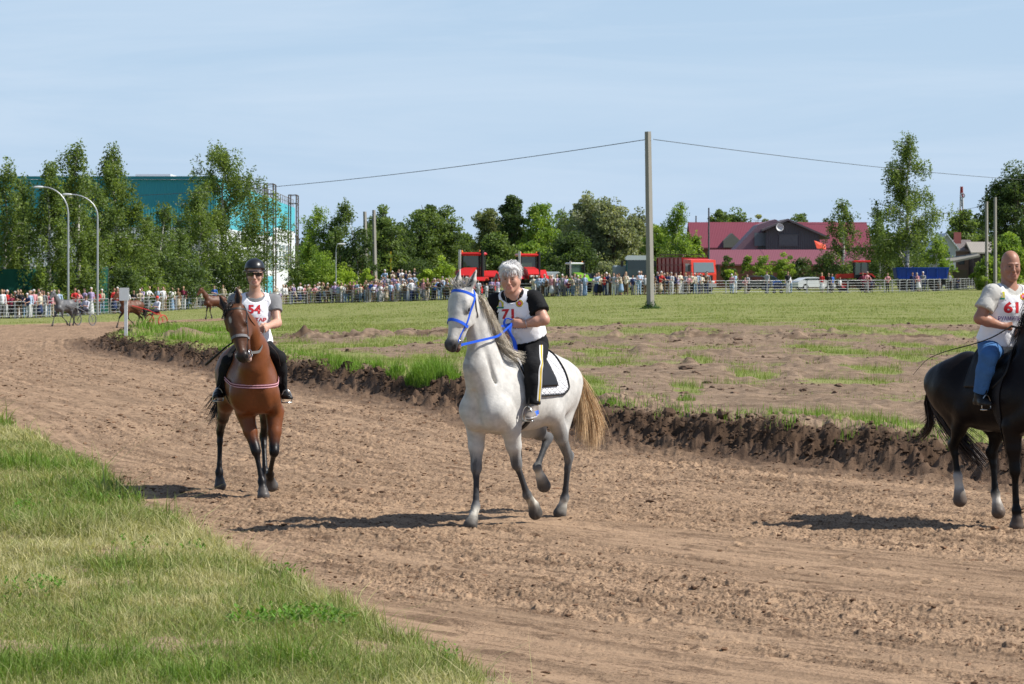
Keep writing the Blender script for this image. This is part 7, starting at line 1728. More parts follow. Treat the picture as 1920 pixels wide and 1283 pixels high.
def build_riders():
    J = WH.J; H = WH
    up3 = np.array([0, 0, 1.0])
    # ---------------- woman 71
    j = dict(pel=J(986, 651, 0), chest=J(973, 580, 0), neck=J(962, 549, 0), head=J(957, 520, .0), shL=J(1003, 562, .180), shR=J(929, 566, -.180), elL=J(1020, 600, .30), wrL=J(981, 608, .13), haL=J(962, 606, .05),
             elR=J(921, 606, -.27), wrR=J(935, 628, -.10), haR=J(944, 634, -.03), hipL=J(1003, 660, .13), hipR=J(962, 660, -.13), knL=J(1001, 690, .31), knR=J(893, 690, -.31), anL=J(1000, 763, .335), anR=J(893, 763, -.335))
    sp = dict(label='grey haired woman in white vest 71 riding the light grey horse', j=j, g=.030, belly=.035, bust=.02, face=np.array([-.16, -1, -.24]), hsc=1.03, fat=1.0, age=1, armr=(.058, .050, .031), neckr=.006, skin=(.48, .255, .18),
              hupL=up3, hnL=np.array([-.2, 1.0, -.1]), hupR=up3, hnR=np.array([.1, 1.0, 0]), hs=1.08, sleeve=.62, slw=.028, shirt=mat('black_jersey', (.006, .006, .007), .85, .2, 20, .3, 60, .004), trousers=mat('black_trousers', (.006, .006, .007), .85, .2, 20, .3, 60, .004),
              vhem=.105, shem=-.06, thigh=.09, vsh=.158, vw=.255, vneckr=.108, legr=(.118, .078, .060), lips=(.42, .14, .12), curl=(70, 160, 235))
    # second finger of the right glove hand hidden behind the neck uses the same pose
    R = person_rider(J, H, sp); v, t = clothes(R, sp); bv = bvh_of(v); Vv = up3; N = unit(np.array([-.10, -1, .05])); U = unit(np.cross(-N, Vv) * 1.0); U = unit(np.array([1, -.10, 0]))
    V2, F2 = text_geo('71', .118, .0050, .118); decal('number_print', V2, F2, hitpt(bv, 954, 590), U, Vv, N, bv, RED, v)
    badges(v, bv, v, (938, 571), (974, 569), U, N, Vv)
    V2, F2 = text_geo('ТАТАРСТАН', .036, .0006, .20); decal('text_print', V2, F2, hitpt(bv, 968, 615), U, Vv, N, bv, mat('print_blue', (.10, .06, .30), .6), v)
    tb = bvh_of(t)
    def leg_stripe(nm, offx, wd, m):
        out = []
        K = [J(1017, 648, .27), j['knL'] + H.Lv * .0 + np.array([.035, 0, .0]), j['anL'] + np.array([.03, 0, .02])]
        for tt in np.linspace(0, 1, 40):
            a = K[0] * (1 - tt * 2) + K[1] * tt * 2 if tt < .5 else K[1] * (2 - tt * 2) + K[2] * (tt * 2 - 1); a = a + np.array([offx, 0, 0])
            d = unit(np.array([.35, -1, 0])); h = tb.ray_cast(Vector(a + d * .4), Vector(-d), .8)
            if h[0] is not None: out.append(np.array(h[0]) + np.array(h[1]) * .003 * (1 if h[1].dot(Vector(d)) > 0 else -1))
        M = MB(); P2 = np.array(out); 
        for _ in range(3): P2[1:-1] = (P2[:-2] + 2 * P2[1:-1] + P2[2:]) / 4
        M.ribbon(P2, np.array([1, .35, 0.05]), wd, .003); setlocal(M.build(nm, m), t)
    leg_stripe('stripe', -.012, .013, mat('stripe_white', (.62, .62, .62), .7)); leg_stripe('stripe', .006, .015, mat('stripe_yellow', (.62, .42, .03), .7)); leg_stripe('stripe', .021, .008, mat('stripe_white', (.62, .62, .62), .7))
    bl = mat('shoe_blue', (.02, .12, .70), .5); gr = mat('shoe_grey', (.20, .17, .15), .6); so_ = mat('shoe_sole', (.60, .60, .60), .6)
    for q, sg in (('L', 1), ('R', -1)):
        tv = H.Fv * .9 + H.Lv * .25 * sg + np.array([0, 0, -.18]); shoe('shoe', j['an' + q] + np.array([0, 0, .0]), j['an' + q] + tv * .2, gr, so_, R['root'], stripe=bl)
    # short grey hair
    rng = np.random.default_rng(5); Q = R['Qh']; S = SDF(); s = R['hs']
    hc = (.74, .72, .70)
    S.ell(Q(0, -.028, .050), np.array((.080, .094, .088)) * s, R['Rh'], hc, .03); S.ell(Q(0, .045, .100), np.array((.066, .045, .034)) * s, R['Rh'], hc, .03); S.ell(Q(0, -.05, -.01), np.array((.080, .065, .080)) * s, R['Rh'], hc, .03)
    for q in (-1, 1): S.cap(Q(.070 * q, .035, .07), Q(.076 * q, -.005, .0), .020 * s, .016 * s, hc, .03)
    V, Qd = S.mesh(.006); V = relax(V, Qd, 2); V = wrinkle(V, Qd, .010, 22, 4)
    hair = empty('hair'); setlocal(hair, R['root'])
    mkmesh('hair_mass', V, Qd, vcmat('hair_grey', .5, .3, .25, 60, .6, 200, .003), hair, True, np.tile(np.array(hc), (len(V), 1)) * .8)
    cur = []
    for i in range(3600):
        a = rng.uniform(0, 2 * math.pi); b = rng.uniform(-.25, 1.0); d3 = np.array([math.cos(a) * math.sqrt(max(0, 1 - b * b)), math.sin(a) * math.sqrt(max(0, 1 - b * b)), b])
        if d3[1] > .45 and b < .50: continue
        p = np.array([d3[0] * .081, -.022 + d3[1] * .096, .053 + d3[2] * .088]); pt_ = np.array([.020, -.030, .150])       # combed down and forward from the crown
        flow = p - pt_; flow = flow - d3 * (flow @ d3); flow = flow / (np.linalg.norm(flow) + 1e-6); ln = rng.uniform(.045, .085)
        q1 = p + flow * ln * .5 + d3 * .004 + rng.normal(0, .004, 3); q2 = p + flow * ln + d3 * -.004 - np.array([0, 0, .012]) + rng.normal(0, .006, 3); cur.append(np.stack([Q(*p), Q(*q1), Q(*q2)]))
    strands('hair_strands', cur, .0036, hc, hair, seed=3, var=.16)
    # necklace, earrings, bracelet, watch
    sil = mat('silver', (.6, .6, .6), .3, metal=1)
    M = MB(); nk = j['neck']; pts = []
    for t_ in np.linspace(-1, 1, 21):
        p = nk + R['lat'] * .075 * t_ + R['fw'] * (.10 - .05 * t_ * t_) - up3 * (.085 * (1 - abs(t_) ** 1.4) - .02); h = bv.find_nearest(Vector(p)); pts.append(np.array(h[0]) + np.array(R['fw']) * .006 if abs(t_) < .7 else p)
    M.tube(pts, .0018, 5); setlocal(M.build('necklace', sil, smooth=True), R['root'])
    M = MB(); w_ = j['wrL'] * .85 + j['elL'] * .15; ax = unit(j['elL'] - j['wrL']); u1 = unit(np.cross(ax, up3)); u2 = np.cross(ax, u1); M.tube([w_ + (u1 * math.cos(a) + u2 * math.sin(a)) * .036 for a in np.linspace(0, 6.283, 19)[:-1]], .0028, 5, closed=True); setlocal(M.build('bracelet', sil, smooth=True), R['root'])
    for q in (1,): M = MB(); M.sphere(Q(.086 * q, .0, -.045), .007, 8); setlocal(M.build('earring', sil, smooth=True), R['root'])
    wb = bvh_of(next(o for o in H.root.children if o.name.startswith('body')))
    sr, le = tack(H, wb, 'black leather saddle under the woman on the light grey horse', pad_col=1)
    for q, sg in (('L', 1), ('R', -1)):
        c = j['an' + q] + H.Fv * .10 - up3 * .105; stirrup(sr, c, j['knL' if q == 'L' else 'knR'] - H.Fv * .10 + up3 * .02 - H.Lv * .02 * sg, H.Fv, le, sg)
    # reins
    rm = mat('blue_webbing', (.02, .10, .62)); rr = empty('reins'); setlocal(rr, H.bridle)
    def curve(P_, n=30):
        P_ = np.array(P_); t = np.linspace(0, 1, len(P_)); tt = np.linspace(0, 1, n); Q_ = np.stack([np.interp(tt, t, P_[:, i]) for i in range(3)], 1)
        for _ in range(6): Q_[1:-1] = (Q_[:-2] + 2 * Q_[1:-1] + Q_[2:]) / 4
        return Q_
    hc_ = j['wrL'] + unit(j['haL'] - j['wrL']) * .095 - H.Fv * .0; palm = hc_ + np.array([0, .02, 0])
    for a, b in ((H.bit, palm), (H.bitR, palm + np.array([-.02, .03, -.01]))):
        mid = (a + b) / 2 + np.array([0, 0, -.02]) + (H.Lv * .12 if a is H.bit else -H.Lv * .20)
        M = MB(); M.ribbon(curve([a, mid * .6 + a * .4, mid, b]), up3, .022, .003); setlocal(M.build('rein', rm), rr)
    lp = palm + np.array([-.01, -.03, .0])
    M = MB(); M.ribbon(curve([lp + np.array([0, 0, .03]), lp + np.array([-.05, -.03, .05]), lp + np.array([-.075, -.03, .0]), lp + np.array([-.03, -.04, -.07]), lp + np.array([.02, -.04, -.16]), lp + np.array([.025, -.03, -.26])], 40), np.array([1, -.2, .15]), .022, .003); setlocal(M.build('rein_loop', rm), rr)
    M = MB(); M.ribbon(curve([lp, lp + np.array([-.02, -.02, -.08]), lp + np.array([.035, -.01, -.17]), lp + np.array([.045, 0, -.28])], 30), np.array([1, .3, 0]), .022, .003); setlocal(M.build('rein_loop', rm), rr)
    print('rider1', round(time.time() - T0, 1))
    # ---------------- man 54
    J = BH.J; H = BH
    j = dict(pel=J(478, 642, -.02), chest=J(478, 588, .02), neck=J(478, 556, .04), head=J(477.5, 514, .09), shL=J(514, 564, .02), shR=J(441, 565, .02), elL=J(520, 606, .14), wrL=J(502, 612, .38), haL=J(494, 618, .48),
             elR=J(436, 608, .14), wrR=J(458, 622, .38), haR=J(466, 628, .46), hipL=J(494, 652, .0), hipR=J(458, 652, .0), knL=J(523, 672, .30), knR=J(428, 680, .30), anL=J(530, 733, .16), anR=J(413, 730, .16))
    sp = dict(label='man in black helmet, dark sunglasses and white vest 54 riding the bay horse', j=j, g=-.008, face=np.array([.06, -1, -.10]), hsc=1.02, armr=(.050, .044, .029), hupL=up3 * 1.0 + np.array([-.3, 0, 0]), hnL=np.array([-1, .3, 0]), hupR=up3, hnR=np.array([1, .3, 0]), hs=1.05, glasses=1,
              sleeve=.50, slw=.020, shirt=mat('grey_tshirt', (.20, .20, .205), .85, .12, 20, .3, 60, .004), trousers=mat('black_breeches', (.006, .006, .007), .85, .2, 20, .3, 60, .004), vhem=-.02, shem=-.04, thigh=.06, vsh=.148, vw=.24, vneckr=.096, legr=(.100, .066, .046), skin=(.50, .29, .21))
    R = person_rider(J, H, sp); v, t = clothes(R, sp); bv = bvh_of(v); N = unit(np.array([.05, -1, .05])); U = unit(np.array([1, .05, 0]))
    V2, F2 = text_geo('54', .120, .0055, .135); decal('number_print', V2, F2, hitpt(bv, 477, 581), U, Vv, N, bv, RED, v)
    c = hitpt(bv, 482, 600)
    if c is not None: V2, F2 = text_geo('ТАТАР', .048, .0022, .19); decal('text_print', V2, F2, c, U, Vv, N, bv, RED, v)
    Q = R['Qh']; s = R['hs']
    hel = empty('helmet'); setlocal(hel, R['root']); S = SDF(); S.ell(Q(0, -.020, .058), np.array((.102, .125, .100)) * s, R['Rh'], k=.02); 
    c0, uu, ff = Q(0, 0, .038), R['hu'], R['hf']
    hm = mat('helmet_black', (.012, .012, .014), .35, .1, 10, .15, 200, .0008, spec=.5)
    def ch(x, y, z):
        dx, dy, dz = x - c0[0], y - c0[1], z - c0[2]; a = dx * uu[0] + dy * uu[1] + dz * uu[2]; b = dx * ff[0] + dy * ff[1] + dz * ff[2]; return -(a + np.clip(-b, -.05, .2) * .45 - .004)
    V, Qd = S.mesh(.006, 0, ch); V = relax(V, Qd, 1); setlocal(mkmesh('shell', V, Qd, hm, None, True), hel)
    M = MB(); pts = [Q(.103 * math.sin(a), -.020 + .128 * math.cos(a), .036 + (.0 if math.cos(a) > 0 else .055 * math.cos(a))) for a in np.linspace(0, 6.283, 33)[:-1]]; M.tube(pts, .006, 6, closed=True); setlocal(M.build('rim', hm, smooth=True), hel)
    M = MB(); M.ribbon(np.array([Q(-.080, .01, .02), Q(-.082, .02, -.03), Q(-.062, .05, -.085), Q(-.02, .07, -.122), Q(.02, .07, -.122), Q(.062, .05, -.085), Q(.082, .02, -.03), Q(.080, .01, .02)]), ff, .016, .003); setlocal(M.build('chin_strap', hm), hel)
    gl = mat('sunglass_lens', (.006, .006, .008), .08, spec=.8); gla = empty('sunglasses'); setlocal(gla, R['root'])
    M = MB(); out = []; 
    for a in np.linspace(-1, 1, 15):
        b_ = abs(a); hgt = .019 - .003 * b_ if b_ > .12 else .010; xx = a * .070; yy = .113 - .035 * a * a; out.append((Q(xx, yy, .006 + hgt), Q(xx, yy - .004, .006 - hgt * (1.05 if b_ > .15 else .2))))
    V = np.array([p for a in out for p in a]); V = np.vstack([V, V - ff * .005]); n = len(out); Fq = [(2 * i, 2 * i + 1, 2 * i + 3, 2 * i + 2) for i in range(n - 1)]; Fq += [tuple(k + 2 * n for k in q[::-1]) for q in Fq]
    setlocal(mkmesh('lens', V, np.array(Fq), gl, None, True), gla)
    for q in (-1, 1): M = MB(); M.tube([Q(.070 * q, .078, .014), Q(.083 * q, .04, .016), Q(.084 * q, -.01, .012)], .004, 5); setlocal(M.build('arm', gl), gla)
    bt = mat('black_boot', (.012, .011, .011), .4, .15, 20); bs = mat('boot_rim', (.45, .45, .45), .4)
    for q, sg in (('L', 1), ('R', -1)):
        tv = H.Fv * .85 + H.Lv * .30 * sg + np.array([0, 0, .02]); shoe('boot', j['an' + q], j['an' + q] + tv * .2, bt, bt, R['root'])
    wb = bvh_of(next(o for o in H.root.children if o.name.startswith('body')))
    sr, le = tack(H, wb, 'dark racing saddle under the helmeted man on the bay horse', flap=.8)
    for q, sg in (('L', 1), ('R', -1)):
        c = j['an' + q] + H.Fv * .09 + H.Lv * .03 * sg - up3 * .10; stirrup(sr, c, j['kn' + q] - H.Fv * .12 - H.Lv * .05 * sg + up3 * .0, H.Fv, le, sg)
    # breast strap hugging the chest
    pts = []
    for a in np.linspace(-2.2, 2.2, 41):
        d = H.Fv * math.cos(a) + H.Lv * math.sin(a); zc = 1.19 - .05 * math.cos(a); cc = H.loc(.42, 0, zc); h = wb.ray_cast(Vector(cc + d * .8), Vector(-d), .8)
        if h[0] is not None: pts.append(np.array(h[0]) + d * .010)
    bsr = empty('breast_strap'); setlocal(bsr, H.root)
    pts = np.array(pts); 
    for _ in range(4): pts[1:-1] = (pts[:-2] + 2 * pts[1:-1] + pts[2:]) / 4
    for nm, dz, wd, m, o_ in (('strap', 0, .045, mat('strap_maroon', (.13, .04, .05), .8), 0), ('pink_stripe', .012, .008, mat('strap_pink', (.62, .34, .38), .8), .003), ('pink_stripe', -.012, .008, mat('strap_pink', (.62, .34, .38), .8), .003)):
        M = MB(); ct = H.loc(.42, 0, 1.15); P2 = pts + np.array([0, 0, dz]); rad = P2 - ct; rad[:, 2] = 0; P2 = P2 + rad / np.linalg.norm(rad, axis=1)[:, None] * o_; M.ribbon(P2, up3, wd, .003); setlocal(M.build(nm, m), bsr)
    rr = empty('reins'); setlocal(rr, H.bridle); rm = mat('grey_rein', (.13, .125, .12), .7)
    for a, q, sd in ((H.bit, 'L', 1), (H.bitR, 'R', -1)):
        b = j['wr' + q] + unit(j['ha' + q] - j['wr' + q]) * .085; mid = (a + b) / 2 + np.array([0, 0, -.05]) + H.Lv * .05 * sd
        M = MB(); M.ribbon(curve([a, a * .6 + mid * .4 + H.Lv * .04 * sd - up3 * .02, mid, b]), up3, .026, .004); setlocal(M.build('rein', rm), rr)
    M = MB(); b = j['wrL'] + unit(j['haL'] - j['wrL']) * .085; lp = curve([b, b + np.array([-.02, -.05, -.10]), b + H.Lv * .14 + np.array([0, -.0, -.25]) + H.Fv * .02, H.loc(.30, .30, 1.30), H.loc(.26, .305, 1.15)]); M.ribbon(lp, H.Fv, .02, .004); setlocal(M.build('rein_end', rm), rr)
    wp = empty('riding_whip', j['haR'], 0, 'long dark whip held low behind the helmeted rider', 'whip'); M = MB(); M.tube([J(452, 632, .4), J(425, 650, .25), J(404, 668, .0), J(386, 684, -.25)], [.007, .009, .012, .014], 7); setlocal(M.build('shaft', mat('whip_black', (.012, .011, .011), .6), smooth=True), wp)
    print('rider2', round(time.time() - T0, 1))
    # ---------------- man 61
    J = KH.J; H = KH
    j = dict(pel=J(1872, 645, 0), chest=J(1886, 580, 0), neck=J(1892, 540, 0), head=J(1895, 498, .0), shL=J(1930, 552, .20), shR=J(1859, 549, -.20), elL=J(1946, 606, .32), wrL=J(1922, 622, .10), haL=J(1910, 622, .03),
             elR=J(1837, 597, -.33), wrR=J(1877, 611, -.13), haR=J(1893, 611, -.06), hipL=J(1890, 655, .13), hipR=J(1857, 657, -.14), knL=J(1930, 672, .31), knR=J(1853, 670, -.315), anL=J(1925, 745, .33), anR=J(1836, 742, -.335))
    def pt(V, col, Qh, Rh):
        d = (V - Qh(0, -.02, .09)) @ Rh; m = sstep(.05, .02, np.abs(V - Qh(0, 0, 0)).max(1) * 0 + np.linalg.norm((V - Qh(0, -.05, .02)), axis=1) - .085); return col * (1 - .12 * m[:, None])
    sp = dict(label='bald man in white vest 61 and blue jeans riding the black horse', j=j, g=.022, belly=.03, face=np.array([.10, -1, -.14]), hsc=1.05, fat=.5, age=1, armr=(.058, .052, .034), neckr=.012, skin=(.34, .165, .108), hupL=up3, hnL=np.array([-.6, 1, 0]), hupR=up3, hnR=np.array([.5, 1, -.1]), hs=1.12,
              sleeve=.66, slw=.032, neckhole=.070, shirt=mat('pale_tshirt', (.46, .45, .42), .85, .08, 20, .3, 60, .004), trousers=mat('blue_jeans', (.045, .13, .30), .8, .3, 14, .4, 200, .002), vhem=.02, shem=-.07, thigh=.07, vsh=.140, vw=.235, vneckr=.104, legr=(.110, .074, .058), lips=(.30, .12, .10), brow=(.26, .13, .09), curl=(60, 140, 215))
    R = person_rider(J, H, sp); v, t = clothes(R, sp); bv = bvh_of(v); N = unit(np.array([.12, -1, .05])); U = unit(np.array([1, .12, 0]))
    c = hitpt(bv, 1899, 578)
    V2, F2 = text_geo('61', .128, .006, .145); decal('number_print', V2, F2, c, U, Vv, N, bv, RED, v); badges(v, bv, v, (1878, 554), (1918, 556), U, N, Vv)
    c = hitpt(bv, 1893, 598); 
    if c is not None: V2, F2 = text_geo('РУАМИЛЬ', .050, .0008, .215); decal('text_print', V2, F2, c, U, Vv, N, bv, PURP, v)
    for q, sg in (('L', 1), ('R', -1)): shoe('boot', j['an' + q], j['an' + q] + (H.Fv * .9 + H.Lv * .2 * sg) * .2, bt, bt, R['root'])
    Q = R['Qh']; S = SDF(); hc2 = (.16, .13, .11)
    wb = bvh_of(next(o for o in H.root.children if o.name.startswith('body')))
    sr, le = tack(H, wb, 'black saddle under the bald man on the black horse')
    for q, sg in (('L', 1), ('R', -1)):
        c = j['an' + q] + H.Fv * .09 - up3 * .105; stirrup(sr, c, j['kn' + q] - H.Fv * .12 - H.Lv * .03 * sg, H.Fv, le, sg)
    rr = empty('reins'); setlocal(rr, H.bridle)
    for a, b in ((H.bit, j['haL']), (H.bitR, j['haR'])): M = MB(); M.ribbon(curve([a, (a + b) / 2 - up3 * .06, b]), up3, .02, .004); setlocal(M.build('rein', mat('bridle_leather', (.035, .030, .028), .45)), rr)
    wp = empty('riding_whip', j['haR'], 0, 'thin curved whip trailing behind the rider numbered 61', 'whip'); M = MB(); b = j['haR']; M.tube(curve([b + H.Fv * .03, J(1862, 633, -.25), J(1828, 645, -.3), J(1775, 658, -.3), J(1738, 672, -.3), J(1712, 703, -.3)], 30), list(np.linspace(.007, .0022, 30)), 6); setlocal(M.build('shaft', mat('whip_black', (.012, .011, .011), .6), smooth=True), wp)
    print('rider3', round(time.time() - T0, 1))
build_riders()
# ------------------------------------------------------------------ fence, crowd, harness horses
def build_fence():
    gm = mat('barrier_steel', (.36, .37, .38), .45, .06, 3, metal=.3)
    def proto():
        M = MB(); w_, h = 2.25, 1.12; r_ = .10; pts = [(-w_ / 2, 0, .02), (-w_ / 2, 0, h - r_), (-w_ / 2 + .03, 0, h - .03), (-w_ / 2 + r_, 0, h), (w_ / 2 - r_, 0, h), (w_ / 2 - .03, 0, h - .03), (w_ / 2, 0, h - r_), (w_ / 2, 0, .02)]
        M.tube(pts, .026, 5); M.tube([(-w_ / 2, 0, .16), (w_ / 2, 0, .16)], .02, 4)
        r = empty('crowd_barrier', (0, 0, 0)); lp(M.build('frame', gm, smooth=True), r)
        M = MB()
        for z in (.40, .64, .88): M.tube([(-w_ / 2, 0, z), (w_ / 2, 0, z)], .016, 4)
        lp(M.build('rails', gm), r)
        for x in (-w_ / 2 + .05, w_ / 2 - .05): M = MB(); M.box((x, 0, .02), (.06, .6, .04)); lp(M.build('foot', gm), r)
        return r
    pr = proto(); rng = np.random.default_rng(3)
    pts = np.array([gpt(a, b) for a, b in FENCE_PX]); pts[:, 0] = pts[:, 0]
    # walk along the polyline
    seg = np.hypot(np.diff(pts[:, 0]), np.diff(pts[:, 1])); cum = np.concatenate([[0], np.cumsum(seg)]); s = 0.6; k = 0
    marks = [(-50, 'at the far left edge'), (60, 'behind the grey trotter'), (130, 'left of the street lamps'), (200, 'behind the marker post'), (270, 'right of the marker post'), (340, 'left of the loose bay horse'), (430, 'near the bay horse ears'), (540, 'right of the helmeted rider'), (620, 'before the pale birch'), (700, 'below the leaning posts'), (780, 'below the kiosk'), (850, 'before the first red tractor'), (940, 'beside the woman rider'), (1010, 'before the second red tractor'), (1070, 'before the green tractor'), (1150, 'before the harvester'), (1230, 'by the concrete pole'), (1300, 'before the red truck'), (1400, 'before the dark grey car'), (1500, 'before the plank house'), (1600, 'before the side on tractor'), (1690, 'below the tall birch'), (1780, 'before the blue trailer'), (1840, 'before the shed')]
    ordw = ['first', 'second', 'third', 'fourth', 'fifth', 'sixth', 'seventh', 'eighth', 'ninth', 'tenth', 'eleventh', 'twelfth', 'thirteenth', 'fourteenth', 'fifteenth', 'sixteenth', 'seventeenth', 'eighteenth', 'nineteenth', 'twentieth']; cnt = {}
    while s < cum[-1] - 1:
        x = np.interp([s, s + 2.25], cum, pts[:, 0]); y = np.interp([s, s + 2.25], cum, pts[:, 1]); rz = math.atan2(y[1] - y[0], x[1] - x[0]) + rng.normal(0, .03)
        c = np.array([x.mean(), y.mean()]); z = float(base_z(*[np.array(q) for q in c])); px = 960 + F * c[0] / c[1]
        o = pr if k == 0 else copy_tree(pr); o.location = (c[0], c[1], z); o.rotation_euler = (0, 0, rz)
        mk = min(marks, key=lambda m_: abs(m_[0] - px))[1]; cnt[mk] = cnt.get(mk, 0) + 1
        tag(o, 'galvanised barrier panel %s, %s from the left there' % (mk, ordw[cnt[mk] - 1]), 'barrier', 'crowd barriers along the meadow'); s += 2.32; k += 1
build_fence()
# --- spectator bodies: few shared poses, each person gets clothes of their own
def person_proto(i, kind, pose):
    S = SDF(); ids = []
    h = 1.0 if kind != 'child' else .72; k = .035
    def cp(a, b, ra, rb, idn, kk=k): S.cap(np.array(a) * h, np.array(b) * h, ra * h, rb * h, (idn, 0, 0), kk * h)
    lean = .16 if pose == 'lean' else 0
    sh = np.array([0, -lean, 1.42]); w_ = .19 if kind == 'man' else .165
    st = .10 if pose != 'walk' else .2
    if kind in ('man', 'child', 'woman'):
        for q, f in ((-1, -1), (1, 1)):
            cp((.09 * q, 0, .92), (.10 * q, .03 * f * (3 if pose == 'walk' else 1), .48), .095, .068, 2); cp((.10 * q, .03 * f, .48), (.11 * q, .06 * f * (3 if pose == 'walk' else 0), .08), .065, .05, 2); cp((.11 * q, .02, .05), (.12 * q, -.12, .04), .05, .04, 4, .02)
    else:   # skirt
        cp((0, 0, 1.0), (0, 0, .45 if i % 2 else .15), .13, .24 if i % 2 else .21, 2); 
        for q in (-1, 1): cp((.08 * q, 0, .5), (.08 * q, 0, .07), .045, .04, 0 if i % 2 else 2); cp((.08 * q, .02, .05), (.08 * q, -.1, .04), .045, .04, 4, .02)
    cp((0, 0, .98), (0, -lean * .6, 1.22), .145, .14, 1); cp((0, -lean * .6, 1.22), sh - [0, 0, .06], .15, .14, 1); cp(sh + [-w_ + .03, 0, -.02], sh + [w_ - .03, 0, -.02], .075, .075, 1)
    hd = sh + np.array([0, -.03 - lean * .3, .26]); cp(sh, hd, .055, .05, 0); S.ell(hd * h, np.array([.082, .095, .115]) * h, None, (0, 0, 0), .02)
    S.ell((hd + [0, .022, .035]) * h, np.array([.094, .10, .10]) * h, None, (3, 0, 0), .01)
    if kind in ('woman', 'skirt') and i % 3: cp(hd + [0, .05, 0], hd + [0, .07, -.18], .07, .05, 3, .02)
    arms = dict(lean=[((-w_, 0, 0), (-w_ - .10, -.18, -.22), (-.08, -.40, -.30)), ((w_, 0, 0), (w_ + .10, -.18, -.22), (.12, -.42, -.30))], cross=[((-w_, 0, 0), (-w_ - .06, -.05, -.27), (.08, -.22, -.24)), ((w_, 0, 0), (w_ + .06, -.05, -.27), (-.08, -.24, -.20))],
                down=[((-w_, 0, 0), (-w_ - .06, .02, -.28), (-w_ - .07, -.04, -.54)), ((w_, 0, 0), (w_ + .06, .02, -.28), (w_ + .06, -.05, -.54))], phone=[((-w_, 0, 0), (-w_ - .07, -.14, -.20), (-.07, -.34, .10)), ((w_, 0, 0), (w_ + .07, -.14, -.20), (.07, -.34, .10))],
                hip=[((-w_, 0, 0), (-w_ - .18, .04, -.26), (-w_ + .01, -.05, -.42)), ((w_, 0, 0), (w_ + .06, .02, -.28), (w_ + .04, -.12, -.52))], walk=[((-w_, 0, 0), (-w_ - .05, .10, -.27), (-w_ - .04, -.02, -.50)), ((w_, 0, 0), (w_ + .05, -.12, -.26), (w_ + .02, -.26, -.44))])[pose]
    for a, b, c in arms:
        a, b, c = sh + a, sh + b, sh + c; cp(a, b, .055, .045, 1, .02); cp(b, c, .042, .03, 0 if i % 4 else 1, .012); cp(c, c + (c - b) * .25, .036, .03, 0, .01)
    V, Q = S.mesh(.030 * h); V = relax(V, Q, 1, .4)
    fc = V[Q].mean(1); D = np.array([SDF.dist(p, fc[:, 0], fc[:, 1], fc[:, 2]) for p in S.p]); ids = np.array([p['col'][0] for p in S.p]); mi = ids[D.argmin(0)].astype(int)
    o = mkmesh('person', V, Q, [mat('skin_plain', (.42, .25, .18), .6)] * 1 + [mat('cloth_a', (.5, .5, .5), .85), mat('cloth_b', (.1, .1, .15), .85), mat('hair_a', (.05, .035, .025), .8), mat('shoe_a', (.05, .05, .05), .7)], None, True, mi=mi)
    for sl_ in o.material_slots: sl_.link = 'OBJECT'
    return o
TOPS = [('white', (.72, .72, .74)), ('cream', (.60, .55, .44)), ('pale blue', (.36, .47, .62)), ('white', (.66, .66, .68)), ('white', (.66, .66, .68)), ('pale blue', (.36, .47, .62)), ('black', (.02, .02, .022)), ('navy', (.02, .03, .09)), ('grey', (.25, .25, .26)), ('pink', (.55, .25, .28)), ('red', (.45, .03, .03)), ('beige', (.45, .38, .28)), ('blue', (.03, .12, .42)), ('olive', (.14, .14, .07)), ('maroon', (.20, .03, .06)), ('cream', (.60, .55, .44)), ('lilac', (.35, .28, .45)), ('brown', (.15, .09, .05)), ('striped grey', (.35, .36, .38))]
BOTS = [('black', (.015, .015, .018)), ('dark blue', (.025, .04, .10)), ('light blue', (.22, .32, .45)), ('grey', (.16, .16, .17)), ('beige', (.40, .34, .25)), ('white', (.60, .60, .60)), ('brown', (.12, .08, .05))]
HAIR = [('dark haired', (.03, .02, .015)), ('brown haired', (.09, .05, .03)), ('fair haired', (.30, .20, .10)), ('white capped', (.65, .65, .65)), ('grey haired', (.30, .29, .28)), ('dark haired', (.03, .02, .015))]
